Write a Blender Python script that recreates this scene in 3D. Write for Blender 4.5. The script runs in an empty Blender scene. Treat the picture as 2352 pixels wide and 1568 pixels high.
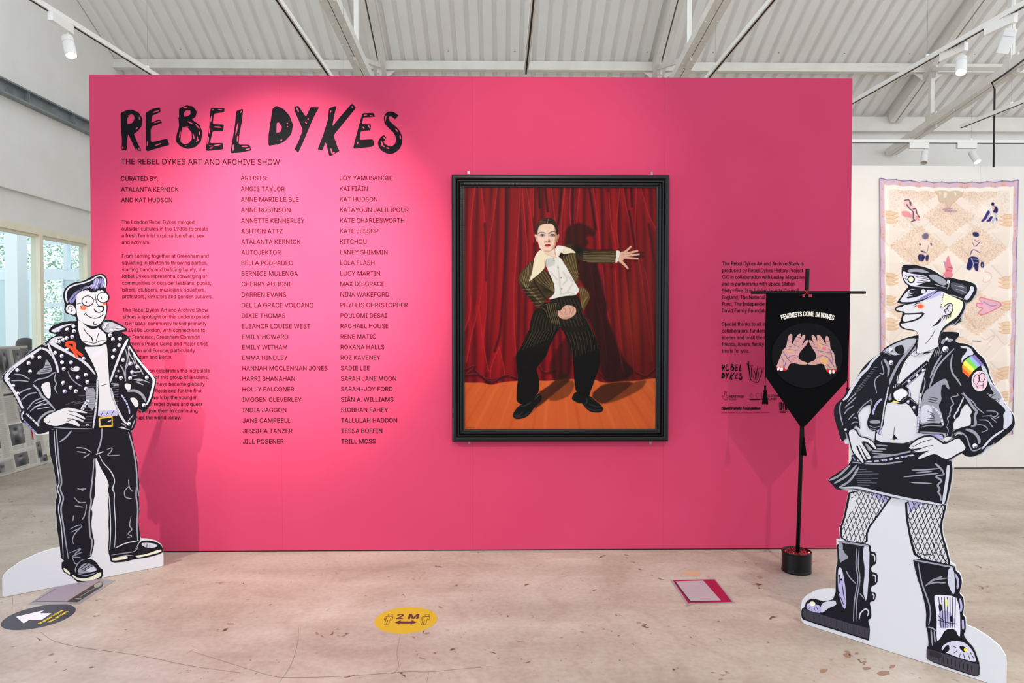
import bpy, bmesh, math, random
import numpy as np
from mathutils import Vector, Matrix, Euler
from mathutils.geometry import tessellate_polygon, delaunay_2d_cdt

SC = bpy.context.scene
COL = SC.collection

# ------------------------------------------------------------------ camera
F = 1568.0                      # focal length in pixels of the 2352x1568 frame
CX, CY = 1176.0, 784.0
H = 1.42
cam_d = bpy.data.cameras.new('camera')
cam_d.sensor_width = 36.0
cam_d.lens = 36.0 * F / 2352.0
cam_d.clip_start = 0.05
cam_d.clip_end = 200
cam = bpy.data.objects.new('camera', cam_d)
COL.objects.link(cam)
cam.location = (0, 0, H)
cam.rotation_euler = (math.radians(90 - 1.17), 0, math.radians(-0.84))
SC.camera = cam
CAM = Vector((0, 0, H))
RM = cam.rotation_euler.to_matrix()

# ------------------------------------------------------------------ world, view
w = bpy.data.worlds.new('world')
SC.world = w
w.use_nodes = True
bg = w.node_tree.nodes['Background']
bg.inputs[0].default_value = (0.86, 0.93, 1.0, 1)
bg.inputs[1].default_value = 1.9
vs = SC.view_settings
SC.display_settings.display_device = 'sRGB'
vs.view_transform = 'Standard'
vs.look = 'None'
vs.exposure = 0.0
vs.gamma = 1.0
vs.use_curve_mapping = False

def spot(name, loc, aim, energy, angle, blend, color=(1, .84, .68), size=.03):
    l = bpy.data.lights.new(name, 'SPOT')
    l.energy = energy
    l.spot_size = math.radians(angle)
    l.spot_blend = blend
    l.color = color
    l.shadow_soft_size = size
    o = bpy.data.objects.new(name, l)
    COL.objects.link(o)
    o.location = loc
    o.rotation_euler = (Vector(aim) - Vector(loc)).to_track_quat('-Z', 'Y').to_euler()
    return o

# gallery spotlights on the ceiling tracks, thrown onto the pink wall and the floor before it
WARM = (1, .92, .75)
spot('spot_light', (-3.75, 1.3, 3.45), (-1.45, 4.35, .85), 640, 44, 1, WARM)
spot('spot_light', (-1.15, 1.62, 3.42), (-1.35, 4.35, 1.85), 1500, 42, 1, WARM)
spot('spot_light', (0.15, 1.62, 3.42), (0.2, 4.35, 2.3), 170, 46, .9, WARM)
spot('spot_light', (0.15, 1.2, 3.42), (-.5, 4.3, 0.2), 170, 62, 1, WARM)
spot('spot_light', (2.6, 4.9, 3.45), (3.75, 6.9, 1.6), 60, 70, .9, WARM)
spot('spot_light', (4.0, 3.2, 3.45), (4.4, 6.9, 1.2), 60, 80, .9, WARM)
spot('spot_light', (1.95, 1.5, 3.42), (2.0, 3.0, 0.9), 170, 60, .9, WARM)

# daylight falling in through the glazed screen on the left
al = bpy.data.lights.new('window_daylight', 'AREA')
al.shape = 'RECTANGLE'; al.size = 5.2; al.size_y = 2.2; al.energy = 280; al.color = (.72, .84, 1)
ao = bpy.data.objects.new('window_daylight', al); COL.objects.link(ao)
ao.location = (-5.7, 1.4, 1.35); ao.rotation_euler = (0, math.radians(-90), 0)

# ------------------------------------------------------------------ helpers
def ray(px, py):
    d = RM @ Vector(((px - CX) / F, -(py - CY) / F, -1.0))
    return d

def hit(p, pt, n):
    d = ray(*p)
    t = (Vector(pt) - CAM).dot(n) / d.dot(n)
    return CAM + d * t

def floor_hit(px, py, z=0.0):
    return hit((px, py), (0, 0, z), Vector((0, 0, 1)))

def hy(px, py, y):
    return hit((px, py), (0, y, 0), Vector((0, 1, 0)))

def hx(px, py, x):
    return hit((px, py), (x, 0, 0), Vector((1, 0, 0)))

def lin(c):
    return tuple(((v / 255) / 12.92 if v / 255 <= .04045 else ((v / 255 + .055) / 1.055) ** 2.4) for v in c)

MATS = {}
def mat(name, rgb, rough=.6, metal=0, emit=None, spec=.4):
    key = name
    if key in MATS:
        return MATS[key]
    m = bpy.data.materials.new(name)
    m.use_nodes = True
    b = m.node_tree.nodes['Principled BSDF']
    b.inputs['Base Color'].default_value = (*lin(rgb), 1)
    b.inputs['Roughness'].default_value = rough
    b.inputs['Metallic'].default_value = metal
    b.inputs['Specular IOR Level'].default_value = spec
    if emit:
        b.inputs['Emission Color'].default_value = (*lin(rgb), 1)
        b.inputs['Emission Strength'].default_value = emit
    MATS[key] = m
    return m

def ink(rgb):
    return mat('ink_%d_%d_%d' % rgb, rgb, .6, spec=.14)

def noise_mat(name, c1, c2, scale=4, rough=.6, bump=0, detail=6, c3=None, metal=0, stretch=(1, 1, 1), lo=.3, hi=.7, spec=.35):
    m = bpy.data.materials.new(name)
    m.use_nodes = True
    nt = m.node_tree
    b = nt.nodes['Principled BSDF']
    b.inputs['Roughness'].default_value = rough
    b.inputs['Metallic'].default_value = metal
    b.inputs['Specular IOR Level'].default_value = spec
    tc = nt.nodes.new('ShaderNodeTexCoord')
    mp = nt.nodes.new('ShaderNodeMapping')
    mp.inputs['Scale'].default_value = stretch
    n = nt.nodes.new('ShaderNodeTexNoise')
    n.inputs['Scale'].default_value = scale
    n.inputs['Detail'].default_value = detail
    r = nt.nodes.new('ShaderNodeValToRGB')
    r.color_ramp.elements[0].position = lo
    r.color_ramp.elements[1].position = hi
    r.color_ramp.elements[0].color = (*lin(c1), 1)
    r.color_ramp.elements[1].color = (*lin(c2), 1)
    if c3:
        e = r.color_ramp.elements.new((lo + hi) / 2)
        e.color = (*lin(c3), 1)
    nt.links.new(tc.outputs['Object'], mp.inputs[0])
    nt.links.new(mp.outputs[0], n.inputs['Vector'])
    nt.links.new(n.outputs['Fac'], r.inputs[0])
    nt.links.new(r.outputs[0], b.inputs['Base Color'])
    if bump:
        bp = nt.nodes.new('ShaderNodeBump')
        bp.inputs['Strength'].default_value = bump
        bp.inputs['Distance'].default_value = .01
        nt.links.new(n.outputs['Fac'], bp.inputs['Height'])
        nt.links.new(bp.outputs[0], b.inputs['Normal'])
    MATS[name] = m
    return m

def attr_mat(name, rough=.5, spec=.3):
    m = bpy.data.materials.new(name)
    m.use_nodes = True
    b = m.node_tree.nodes['Principled BSDF']
    b.inputs['Roughness'].default_value = rough
    b.inputs['Specular IOR Level'].default_value = spec
    a = m.node_tree.nodes.new('ShaderNodeAttribute')
    a.attribute_name = 'Col'
    m.node_tree.links.new(a.outputs['Color'], b.inputs['Base Color'])
    return m

ROOT = {}
def tag(o, label=None, cat=None, group=None, kind=None):
    if label: o['label'] = label
    if cat: o['category'] = cat
    if group: o['group'] = group
    if kind: o['kind'] = kind
    return o

def thing(name, loc, label, cat, group=None):
    o = bpy.data.objects.new(name, None)
    COL.objects.link(o)
    o.location = loc
    o.empty_display_size = .1
    ROOT[o] = Vector(loc)
    return tag(o, label, cat, group)

class MB:
    """collects world-space geometry for ONE mesh object"""
    def __init__(s):
        s.v = []; s.f = []; s.m = []; s.mats = []; s.smooth = []
    def mi(s, m):
        if m not in s.mats: s.mats.append(m)
        return s.mats.index(m)
    def add(s, vs, fs, m, smooth=False):
        o = len(s.v); k = s.mi(m)
        s.v += [tuple(v) for v in vs]
        for f in fs:
            s.f.append([i + o for i in f]); s.m.append(k); s.smooth.append(smooth)
    def box(s, a, b, m, M=None):
        x0, y0, z0 = a; x1, y1, z1 = b
        vs = [Vector(p) for p in ((x0,y0,z0),(x1,y0,z0),(x1,y1,z0),(x0,y1,z0),(x0,y0,z1),(x1,y0,z1),(x1,y1,z1),(x0,y1,z1))]
        if M is not None: vs = [M @ v for v in vs]
        s.add(vs, [(0,3,2,1),(4,5,6,7),(0,1,5,4),(1,2,6,5),(2,3,7,6),(3,0,4,7)], m)
    def bar(s, p, q, wd, ht, m, up=(0, 0, 1)):
        """rectangular bar from p to q"""
        p = Vector(p); q = Vector(q)
        d = (q - p).normalized()
        u = Vector(up)
        sd = d.cross(u).normalized()
        u = sd.cross(d).normalized()
        vs = []
        for c in (p, q):
            for a, b in ((-1,-1),(1,-1),(1,1),(-1,1)):
                vs.append(c + sd * a * wd / 2 + u * b * ht / 2)
        s.add(vs, [(0,1,2,3),(7,6,5,4),(0,4,5,1),(1,5,6,2),(2,6,7,3),(3,7,4,0)], m)
    def tube(s, pts, r, m, n=12, cap=True):
        pts = [Vector(p) for p in pts]
        rs = r if isinstance(r, (list, tuple)) else [r] * len(pts)
        vs = []; fs = []
        for i, p in enumerate(pts):
            a = pts[max(i - 1, 0)]; b = pts[min(i + 1, len(pts) - 1)]
            d = (b - a).normalized()
            u = Vector((0, 0, 1)) if abs(d.z) < .9 else Vector((1, 0, 0))
            s1 = d.cross(u).normalized(); s2 = s1.cross(d)
            for k in range(n):
                t = 2 * math.pi * k / n
                vs.append(p + (s1 * math.cos(t) + s2 * math.sin(t)) * rs[i])
        for i in range(len(pts) - 1):
            for k in range(n):
                k2 = (k + 1) % n
                fs.append((i*n + k, i*n + k2, (i+1)*n + k2, (i+1)*n + k))
        s.add(vs, fs, m, True)
        if cap:
            o = len(s.v) - len(vs)
            s.f.append([o + k for k in range(n)][::-1]); s.m.append(s.mi(m)); s.smooth.append(False)
            s.f.append([o + (len(pts)-1)*n + k for k in range(n)]); s.m.append(s.mi(m)); s.smooth.append(False)
    def lathe(s, c, prof, m, n=32, axis=None):
        """profile of (radius, height) about the vertical through c"""
        c = Vector(c); vs = []; fs = []
        R3 = Matrix.Identity(3) if axis is None else Vector((0, 0, 1)).rotation_difference(Vector(axis)).to_matrix()
        for r, z in prof:
            for k in range(n):
                t = 2 * math.pi * k / n
                vs.append(c + R3 @ Vector((r * math.cos(t), r * math.sin(t), z)))
        for i in range(len(prof) - 1):
            for k in range(n):
                k2 = (k + 1) % n
                fs.append((i*n + k, i*n + k2, (i+1)*n + k2, (i+1)*n + k))
        s.add(vs, fs, m, True)
    def flat(s, loops3, m, pts2=None):
        """one flat polygon (first loop) with holes (the rest)"""
        l2 = pts2 or loops3
        tris = tessellate_polygon([[Vector((p[0], p[1], 0)) for p in l] for l in l2])
        s.add([p for l in loops3 for p in l], tris, m)
    def build(s, name, parent=None, label=None, auto=False):
        root = parent
        off = Vector((0, 0, 0))
        while root is not None and root.parent is not None: root = root.parent
        if root is not None: off = ROOT.get(root, Vector((0, 0, 0)))
        me = bpy.data.meshes.new(name)
        me.from_pydata([(x - off.x, y - off.y, z - off.z) for x, y, z in s.v], [], s.f)
        for m in s.mats: me.materials.append(m)
        me.polygons.foreach_set('material_index', s.m)
        me.polygons.foreach_set('use_smooth', s.smooth)
        me.update()
        o = bpy.data.objects.new(name, me)
        COL.objects.link(o)
        if parent is not None: o.parent = parent
        if label: o['label'] = label
        return o

# ---- pixel tracing helpers: coordinates are read in enlarged crops of the frame
A_ = (0, 600, 3.92); B_ = (0, 960, 3.136); C_ = (1880, 580, 3.5636); D_ = (1880, 980, 2.6674)
E_ = (1450, 1180, 4.0422); F_ = (250, 220, 3.3127); P_ = (1030, 390, 2.45); Q_ = (1180, 480, 5.6)
S_ = (1160, 720, 6.0308); T_ = (1640, 820, 11.2); U_ = (1640, 580, 3.9194); Y_ = (1960, 780, 4.9)
W_ = (1950, 380, 5.8507); G_ = (0, 1290, 7.84); K_ = (850, 1380, 13.835); X_ = (0, 0, 1.0)
J_ = (1780, 940, 3.92)

def tp(s, reg):
    ox, oy, k = reg
    out = []
    for t in s.split():
        x, y = t.split(',')
        out.append((ox + float(x) / k, oy + float(y) / k))
    return out

def chaikin(p, n=2, closed=True, a=.22):
    for _ in range(n):
        q = []
        L = len(p)
        if not closed: q.append(p[0])
        for i in range(L if closed else L - 1):
            x0, y0 = p[i]; x1, y1 = p[(i + 1) % L]
            q.append((x0 + (x1 - x0) * a, y0 + (y1 - y0) * a))
            q.append((x0 + (x1 - x0) * (1 - a), y0 + (y1 - y0) * (1 - a)))
        if not closed: q.append(p[-1])
        p = q
    return p

def ell(cx, cy, rx, ry, n=24, rot=0):
    c, s_ = math.cos(rot), math.sin(rot)
    return [(cx + rx * math.cos(t) * c - ry * math.sin(t) * s_, cy + rx * math.cos(t) * s_ + ry * math.sin(t) * c)
            for t in (2 * math.pi * k / n for k in range(n))]

def ribbon(p, wd, taper=.35, closed=False):
    """outline quads of a stroke; wd may be a list (one width per point)"""
    n = len(p)
    L = []; R = []
    for i in range(n):
        if closed:
            a = p[i - 1]; b = p[(i + 1) % n]
        else:
            a = p[max(i - 1, 0)]; b = p[min(i + 1, n - 1)]
        dx, dy = b[0] - a[0], b[1] - a[1]
        l = math.hypot(dx, dy) or 1
        nx, ny = -dy / l, dx / l
        t = i / max(n - 1, 1)
        if isinstance(wd, (list, tuple)):
            f = t * (len(wd) - 1); k = min(int(f), len(wd) - 2); ww = wd[k] + (wd[k + 1] - wd[k]) * (f - k)
        else:
            ww = wd if closed else wd * (taper + (1 - taper) * min(1, 4 * min(t, 1 - t) + .02))
        L.append((p[i][0] + nx * ww / 2, p[i][1] + ny * ww / 2))
        R.append((p[i][0] - nx * ww / 2, p[i][1] - ny * ww / 2))
    return L, R

def inside(p, poly):
    x, y = p; c = False
    for i in range(len(poly)):
        x0, y0 = poly[i - 1]; x1, y1 = poly[i]
        if (y0 > y) != (y1 > y) and x < (x1 - x0) * (y - y0) / (y1 - y0) + x0: c = not c
    return c

class Plane:
    """a real plane in the room; pt + n. Flat prints lie on it, lifted by thin layers"""
    def __init__(s, pt, n):
        s.pt = Vector(pt); s.n = Vector(n).normalized(); s.lift = 0.0
    def at(s, p):
        return hit(p, s.pt, s.n) + s.n * s.lift
    def step(s, d=6e-5):
        s.lift += d

class Print:
    """layers of flat print on a Plane, all in one mesh"""
    def __init__(s, plane, reg, k=1.0):
        s.pl = plane; s.reg = reg; s.mb = MB()
    def P(s, t, reg=None):
        return tp(t, reg or s.reg) if isinstance(t, str) else t
    def poly(s, t, rgb, sm=2, reg=None, holes=(), a=.22):
        loops = [s.P(t, reg)] + [s.P(h, reg) for h in holes]
        if sm: loops = [chaikin(l, sm, True, a) for l in loops]
        s.pl.step()
        s.mb.flat([[s.pl.at(p) for p in l] for l in loops], rgb if not isinstance(rgb, tuple) else ink(rgb), loops)
    def strokes(s, ts, wd, rgb, taper=.3, sm=2, reg=None, closed=False, clip=None):
        s.pl.step()
        m = rgb if not isinstance(rgb, tuple) else ink(rgb)
        k = (reg or s.reg)[2]
        for t in (ts if isinstance(ts, (list, tuple)) else [ts]):
            p = s.P(t, reg)
            if clip and len(p) == 2: p = [(p[0][0] + (p[1][0] - p[0][0]) * u / 7, p[0][1] + (p[1][1] - p[0][1]) * u / 7) for u in range(8)]
            if sm: p = chaikin(p, sm, closed)
            if clip:
                q = []
                for a_, b_ in zip(p[:-1], p[1:]):
                    n_ = max(1, int(math.hypot(b_[0] - a_[0], b_[1] - a_[1]) / 1.2))
                    q += [(a_[0] + (b_[0] - a_[0]) * u / n_, a_[1] + (b_[1] - a_[1]) * u / n_) for u in range(n_)]
                p = q + [p[-1]]
            ww = [x / k for x in wd] if isinstance(wd, (list, tuple)) else wd / k
            L, R = ribbon(p, ww, taper, closed)
            n = len(L)
            vs = [s.pl.at(q) for q in L] + [s.pl.at(q) for q in R]
            fs = [(i, i + 1, n + i + 1, n + i) for i in range(n - 1)]
            if closed: fs.append((n - 1, 0, n, 2 * n - 1))
            if clip: fs = [f for f in fs if inside(((L[f[0]][0] + R[f[0]][0]) / 2, (L[f[0]][1] + R[f[0]][1]) / 2), clip)]
            s.mb.add(vs, fs, m)
    def dots(s, ts, r, rgb, reg=None, ry=None, n=14):
        s.pl.step()
        m = rgb if not isinstance(rgb, tuple) else ink(rgb)
        k = (reg or s.reg)[2]
        for c in s.P(ts, reg):
            e = ell(c[0], c[1], r / k, (ry or r) / k, n)
            s.mb.add([s.pl.at(q) for q in e], [tuple(range(n))], m)
    def studs(s, ts, r=17, reg=None, tint=(214, 212, 226)):
        s.dots(ts, r, tint, reg)
        k = (reg or s.reg)[2]
        P = s.P(ts, reg)
        s.dots([(x + r * .2 / k, y + r * .25 / k) for x, y in P], r * .6, (90, 88, 110), reg)
        s.dots([(x - r * .15 / k, y - r * .2 / k) for x, y in P], r * .55, (240, 238, 245), reg)
    def done(s, name, parent, label=None):
        o = s.mb.build(name, parent, label)
        s.mb = MB()
        return o

# ---- text
def load_font():
    try:
        return bpy.data.fonts.load(bpy.utils.system_resource('DATAFILES') + '/fonts/Inter.woff2')
    except Exception:
        return None
FONT = load_font()

def text_geo(body, bold=0.0, space=1.0, res=2):
    """outlines of the lettering, each closed contour filled on its own (holes cut out): (x, y, layer), triangles"""
    cu = bpy.data.curves.new('t', 'FONT')
    if FONT: cu.font = FONT
    cu.body = body
    cu.resolution_u = res
    cu.space_character = space
    cu.fill_mode = 'NONE'
    o = bpy.data.objects.new('t', cu)
    m = bpy.data.meshes.new_from_object(o)
    co = [(v.co.x, v.co.y) for v in m.vertices]
    nb = {}
    for e in m.edges:
        a, b = e.vertices
        nb.setdefault(a, []).append(b); nb.setdefault(b, []).append(a)
    bpy.data.objects.remove(o); bpy.data.meshes.remove(m); bpy.data.curves.remove(cu)
    seen = set(); loops = []
    for s0 in range(len(co)):
        if s0 in seen or s0 not in nb: continue
        l = [s0]; seen.add(s0); c = s0
        # contours are stored in order: follow rising indices so that winding is kept
        nx = s0 + 1 if s0 + 1 in nb[s0] else nb[s0][0]
        while nx not in seen:
            l.append(nx); seen.add(nx)
            n2 = [k for k in nb[nx] if k not in seen]
            if not n2: break
            nx = n2[0]
        if len(l) > 2: loops.append([co[k] for k in l])
    if not loops: return [], []
    ed = []; pts = []
    for l in loops:
        o_ = len(pts); n = len(l)
        pts += [Vector(q) for q in l]
        ed += [(o_ + k, o_ + (k + 1) % n) for k in range(n)]
    V2, _, F2, *_ = delaunay_2d_cdt(pts, ed, [], 0, 1e-5)
    C = np.array([[(V2[a].x + V2[b].x + V2[c].x) / 3, (V2[a].y + V2[b].y + V2[c].y) / 3] for a, b, c in F2])
    E = np.array([[pts[a].x, pts[a].y, pts[b].x, pts[b].y] for a, b in ed])
    X = C[:, 0:1]; Yc = C[:, 1:2]
    x0, y0, x1, y1 = E.T
    up = (y0 <= Yc) & (y1 > Yc); dn = (y0 > Yc) & (y1 <= Yc)
    side = (x1 - x0) * (Yc - y0) - (X - x0) * (y1 - y0)
    wn = (up & (side > 0)).sum(1) - (dn & (side < 0)).sum(1)
    tri = [F2[k] for k in range(len(F2)) if wn[k] != 0]
    vs, fs = [], []
    for n_, (dx, dy) in enumerate(((0, 0),) if not bold else ((-bold, 0), (bold, 0), (0, bold * .7), (0, -bold * .7))):
        o_ = len(vs)
        vs += [(v.x + dx, v.y + dy, n_) for v in V2]
        fs += [tuple(t + o_ for t in f) for f in tri]
    return vs, fs
CAP = max(v[1] for v in text_geo('H')[0])

def text_line(mb, body, org, ux, uy, m, cap, width=None, bold=0.0, bend=0.0, space=1.0):
    """lettering with its lower-left corner at org; ux, uy unit vectors in the plane"""
    vs, fs = text_geo(body, bold, space)
    if not vs: return 0
    x0 = min(v[0] for v in vs); x1 = max(v[0] for v in vs)
    sy = cap / CAP
    sx = width / (x1 - x0) if width else sy
    Wd = (x1 - x0) * sx
    out = []
    nn = ux.cross(uy).normalized()
    for x, y, z in vs:
        out.append(org + ux * ((x - x0) * sx) + uy * (y * sy) + nn * (z * 2e-5))
    mb.add(out, fs, m)
    return sx

# ---- raster painter: fills a grid whose colours become a colour attribute of a mesh
class Painter:
    def __init__(s, x0, y0, x1, y1, res=1.0, base=(200, 200, 200)):
        s.x0, s.y0, s.res = x0, y0, res
        s.w = int(round((x1 - x0) * res)) + 1; s.h = int(round((y1 - y0) * res)) + 1
        s.x1, s.y1 = x1, y1
        s.img = np.zeros((s.h, s.w, 3), np.float32) + np.array(base, np.float32)
        s.yy, s.xx = np.mgrid[0:s.h, 0:s.w].astype(np.float32)
        s.xx = s.xx * (x1 - x0) / (s.w - 1) + x0
        s.yy = s.yy * (y1 - y0) / (s.h - 1) + y0
    def box(s, p, pad):
        xs = [q[0] for q in p]; ys = [q[1] for q in p]
        f = lambda v, o, n: int(min(max((v - o) * s.res, 0), n))
        return (slice(f(min(ys) - pad, s.y0, s.h), f(max(ys) + pad, s.y0, s.h) + 2),
                slice(f(min(xs) - pad, s.x0, s.w), f(max(xs) + pad, s.x0, s.w) + 2))
    def segd(s, X, Y, p, closed):
        d = np.full(X.shape, 1e9, np.float32); tt = np.zeros(X.shape, np.float32)
        n = len(p); L = n if closed else n - 1
        for i in range(L):
            ax, ay = p[i]; bx, by = p[(i + 1) % n]
            dx, dy = bx - ax, by - ay
            l2 = dx * dx + dy * dy + 1e-9
            t = np.clip(((X - ax) * dx + (Y - ay) * dy) / l2, 0, 1)
            dd = np.hypot(X - ax - t * dx, Y - ay - t * dy)
            k = dd < d
            d[k] = dd[k]; tt[k] = ((i + t) / L)[k]
        return d, tt
    def mask(s, p, fe=.8):
        m = np.zeros((s.h, s.w), np.float32)
        b = s.box(p, fe + 1)
        X, Y = s.xx[b], s.yy[b]
        if X.size == 0: return m
        c = np.zeros(X.shape, bool)
        for i in range(len(p)):
            xa, ya = p[i - 1]; xb, yb = p[i]
            if ya == yb: continue
            c ^= ((ya > Y) != (yb > Y)) & (X < (xb - xa) * (Y - ya) / (yb - ya) + xa)
        d, _ = s.segd(X, Y, p, True)
        m[b] = np.clip(.5 + np.where(c, d, -d) / fe, 0, 1)
        return m
    def put(s, m, rgb, a=1.0):
        m = (m * a)[..., None]
        s.img = s.img * (1 - m) + np.array(rgb, np.float32) * m
    def poly(s, p, rgb, fe=.8, a=1.0, clip=None, sm=2):
        if sm: p = chaikin(p, sm)
        m = s.mask(p, fe)
        if clip is not None: m = m * clip
        s.put(m, rgb, a)
        return m
    def stroke(s, p, wd, rgb, fe=.8, a=1.0, clip=None, sm=2, w2=None):
        if sm: p = chaikin(p, sm, False)
        pad = max(wd, w2 or 0) + fe + 1
        b = s.box(p, pad)
        X, Y = s.xx[b], s.yy[b]
        if X.size == 0: return
        d, t = s.segd(X, Y, p, False)
        hw = (wd + ((w2 if w2 is not None else wd) - wd) * t) / 2
        m = np.clip(.5 + (hw - d) / fe, 0, 1) * a
        if clip is not None: m = m * clip[b]
        m = m[..., None]
        s.img[b] = s.img[b] * (1 - m) + np.array(rgb, np.float32) * m
    def blob(s, cx, cy, rx, ry, rgb, a=1.0, clip=None, rot=0):
        X = s.xx - cx; Y = s.yy - cy
        c, q = math.cos(rot), math.sin(rot)
        m = np.exp(-(((X * c + Y * q) / rx) ** 2 + ((-X * q + Y * c) / ry) ** 2))
        if clip is not None: m = m * clip
        s.put(m, rgb, a)
    def mesh(s, name, fn, parent, material, keep=None):
        """fn(u, v) -> world point; u right, v down in 0..1"""
        off = Vector((0, 0, 0)); root = parent
        while root is not None and root.parent is not None: root = root.parent
        if root is not None: off = ROOT[root]
        V = fn(np.linspace(0, 1, s.w)[None, :] + np.zeros((s.h, 1)), np.linspace(0, 1, s.h)[:, None] + np.zeros((1, s.w)))
        V = V - np.array(off)
        idx = np.arange(s.w * s.h).reshape(s.h, s.w)
        q = np.stack([idx[1:, :-1], idx[1:, 1:], idx[:-1, 1:], idx[:-1, :-1]], -1).reshape(-1, 4)
        me = bpy.data.meshes.new(name)
        me.vertices.add(s.w * s.h)
        me.vertices.foreach_set('co', V.reshape(-1).astype(np.float32))
        me.loops.add(q.size); me.polygons.add(len(q))
        me.polygons.foreach_set('loop_start', np.arange(0, q.size, 4, dtype=np.int32))
        me.loops.foreach_set('vertex_index', q.reshape(-1).astype(np.int32))
        me.update(calc_edges=True)
        ca = me.color_attributes.new('Col', 'FLOAT_COLOR', 'POINT')
        c = np.clip(s.img, 0, 255) / 255
        c = np.where(c <= .04045, c / 12.92, ((c + .055) / 1.055) ** 2.4)
        ca.data.foreach_set('color', np.concatenate([c, np.ones((s.h, s.w, 1))], -1).reshape(-1).astype(np.float32))
        me.materials.append(material)
        o = bpy.data.objects.new(name, me)
        COL.objects.link(o)
        if parent is not None: o.parent = parent
        return o

# ================================================================== SETTING
WY = floor_hit(1086, 1265).y          # front face of the pink wall
WZ = 2.993
XL = -5.0                             # left gable wall
YB = 9.86                             # wall at the eaves
def roof_z(y): return 9.336 - .497 * y
RN = Vector((0, .497, 1)).normalized(); RP = Vector((0, 0, 9.336))

white_paint = noise_mat('white_wall_paint', (226, 223, 218), (231, 229, 225), 3, .75)
cream_paint = noise_mat('cream_frame_paint', (232, 223, 198), (238, 230, 208), 6, .5)
sheet_paint = noise_mat('white_sheet_paint', (238, 236, 232), (243, 241, 238), 2, .45)
steel_paint = noise_mat('white_steel_paint', (222, 218, 210), (232, 228, 221), 5, .45)
galv = noise_mat('grey_steel', (124, 130, 132), (150, 155, 156), 9, .5, metal=.15)
dark = mat('shadow_gap_black', (18, 17, 18), .8)
black_gloss = mat('black_lacquer', (10, 10, 11), .34, spec=.28)

# floor: worn concrete with cloudy stains, trowel bands, hairline cracks and flecks
def concrete():
    m = bpy.data.materials.new('worn_concrete')
    m.use_nodes = True
    nt = m.node_tree; b = nt.nodes['Principled BSDF']
    N = lambda t: nt.nodes.new(t)
    tc = N('ShaderNodeTexCoord')
    def noise(scale, detail, st=(1, 1, 1), dist=0):
        mp = N('ShaderNodeMapping'); mp.inputs['Scale'].default_value = st
        n = N('ShaderNodeTexNoise'); n.inputs['Scale'].default_value = scale
        n.inputs['Detail'].default_value = detail; n.inputs['Distortion'].default_value = dist
        nt.links.new(tc.outputs['Object'], mp.inputs[0]); nt.links.new(mp.outputs[0], n.inputs['Vector'])
        return n
    def ramp(n, stops):
        r = N('ShaderNodeValToRGB')
        for i, (p, c) in enumerate(stops):
            e = r.color_ramp.elements[i] if i < 2 else r.color_ramp.elements.new(p)
            e.position = p; e.color = (*lin(c), 1)
        nt.links.new(n.outputs['Fac'], r.inputs[0])
        return r
    big = ramp(noise(.9, 7, (1, 1.3, 1), .6), [(.34, (176, 164, 152)), (.66, (200, 190, 180)), (.5, (189, 178, 167))])
    streak = ramp(noise(2.2, 8, (.45, 2.2, 1), .4), [(.3, (232, 226, 220)), (.72, (255, 253, 250))])
    fine = ramp(noise(38, 5), [(.3, (241, 238, 235)), (.62, (255, 255, 255))])
    spots = ramp(noise(15, 2, (1, 1, 1), 1.2), [(.25, (150, 125, 105)), (.31, (255, 255, 255))])
    edge = ramp(noise(1.6, 3, (1, 1, 1), 1.2), [(.44, (255, 255, 255)), (.58, (255, 255, 255)), (.5, (246, 243, 240))])
    prev = big
    for l in (streak, fine, spots, edge):
        mx = N('ShaderNodeMix'); mx.data_type = 'RGBA'; mx.blend_type = 'MULTIPLY'
        mx.inputs[0].default_value = 1
        nt.links.new(prev.outputs[0] if prev is big else prev.outputs[2], mx.inputs[6])
        nt.links.new(l.outputs[0], mx.inputs[7])
        prev = mx
    nt.links.new(prev.outputs[2], b.inputs['Base Color'])
    rr = N('ShaderNodeMapRange'); rr.inputs[3].default_value = .38; rr.inputs[4].default_value = .62
    nt.links.new(noise(2.2, 5).outputs['Fac'], rr.inputs[0])
    nt.links.new(rr.outputs[0], b.inputs['Roughness'])
    b.inputs['Specular IOR Level'].default_value = .3
    return m
fl = MB()
conc = concrete()
fl.add([(-13, -6, 0), (13, -6, 0), (13, 12, 0), (-13, 12, 0)], [(0, 1, 2, 3)], conc)
crack = mat('floor_crack', (138, 122, 110), .8)
for t in ('920,1456 910,1500 918,1530 905,1545', '440,1495 520,1520 600,1545 640,1556 720,1555 800,1552 880,1546 940,1541 985,1543 1060,1535 1130,1530',
          '686,1440 684,1480 668,1530 640,1568', '90,1448 120,1472 180,1486 260,1496 330,1506 440,1530 560,1545', '30,1372 27,1400', '985,1543 980,1568'):
    L, R = ribbon(chaikin(tp(t, X_), 2, False), 1.0, .4)
    vs = [floor_hit(*p, .0006) for p in L + R]
    n = len(L)
    fl.add(vs, [(i, i + 1, n + i + 1, n + i) for i in range(n - 1)], crack)
stain = mat('floor_fleck', (152, 120, 100), .8)
rng = random.Random(4)
flecks = [(981, 1454, 6, 2), (1011, 1394, 5, 2), (528, 1432, 9, 2), (950, 1463, 4, 2), (728, 1454, 4, 3), (740, 1461, 5, 2),
          (1945, 1505, 9, 5), (1968, 1500, 5, 3), (1990, 1535, 9, 4), (2030, 1545, 14, 6), (2050, 1530, 8, 4), (1892, 1540, 10, 5), (1985, 1520, 5, 3),
          (1655, 1560, 6, 2), (1764, 1475, 4, 2), (1745, 1325, 6, 4), (840, 1368, 3, 1), (668, 1336, 2, 1), (1536, 1438, 2, 1), (1950, 1500, 12, 3)]
for i in range(95):
    flecks.append((rng.uniform(350, 2000), rng.uniform(1290, 1565), rng.choice((.7, .9, 1.2, 1.6, 2.5)), rng.choice((.5, .7, 1))))
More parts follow.
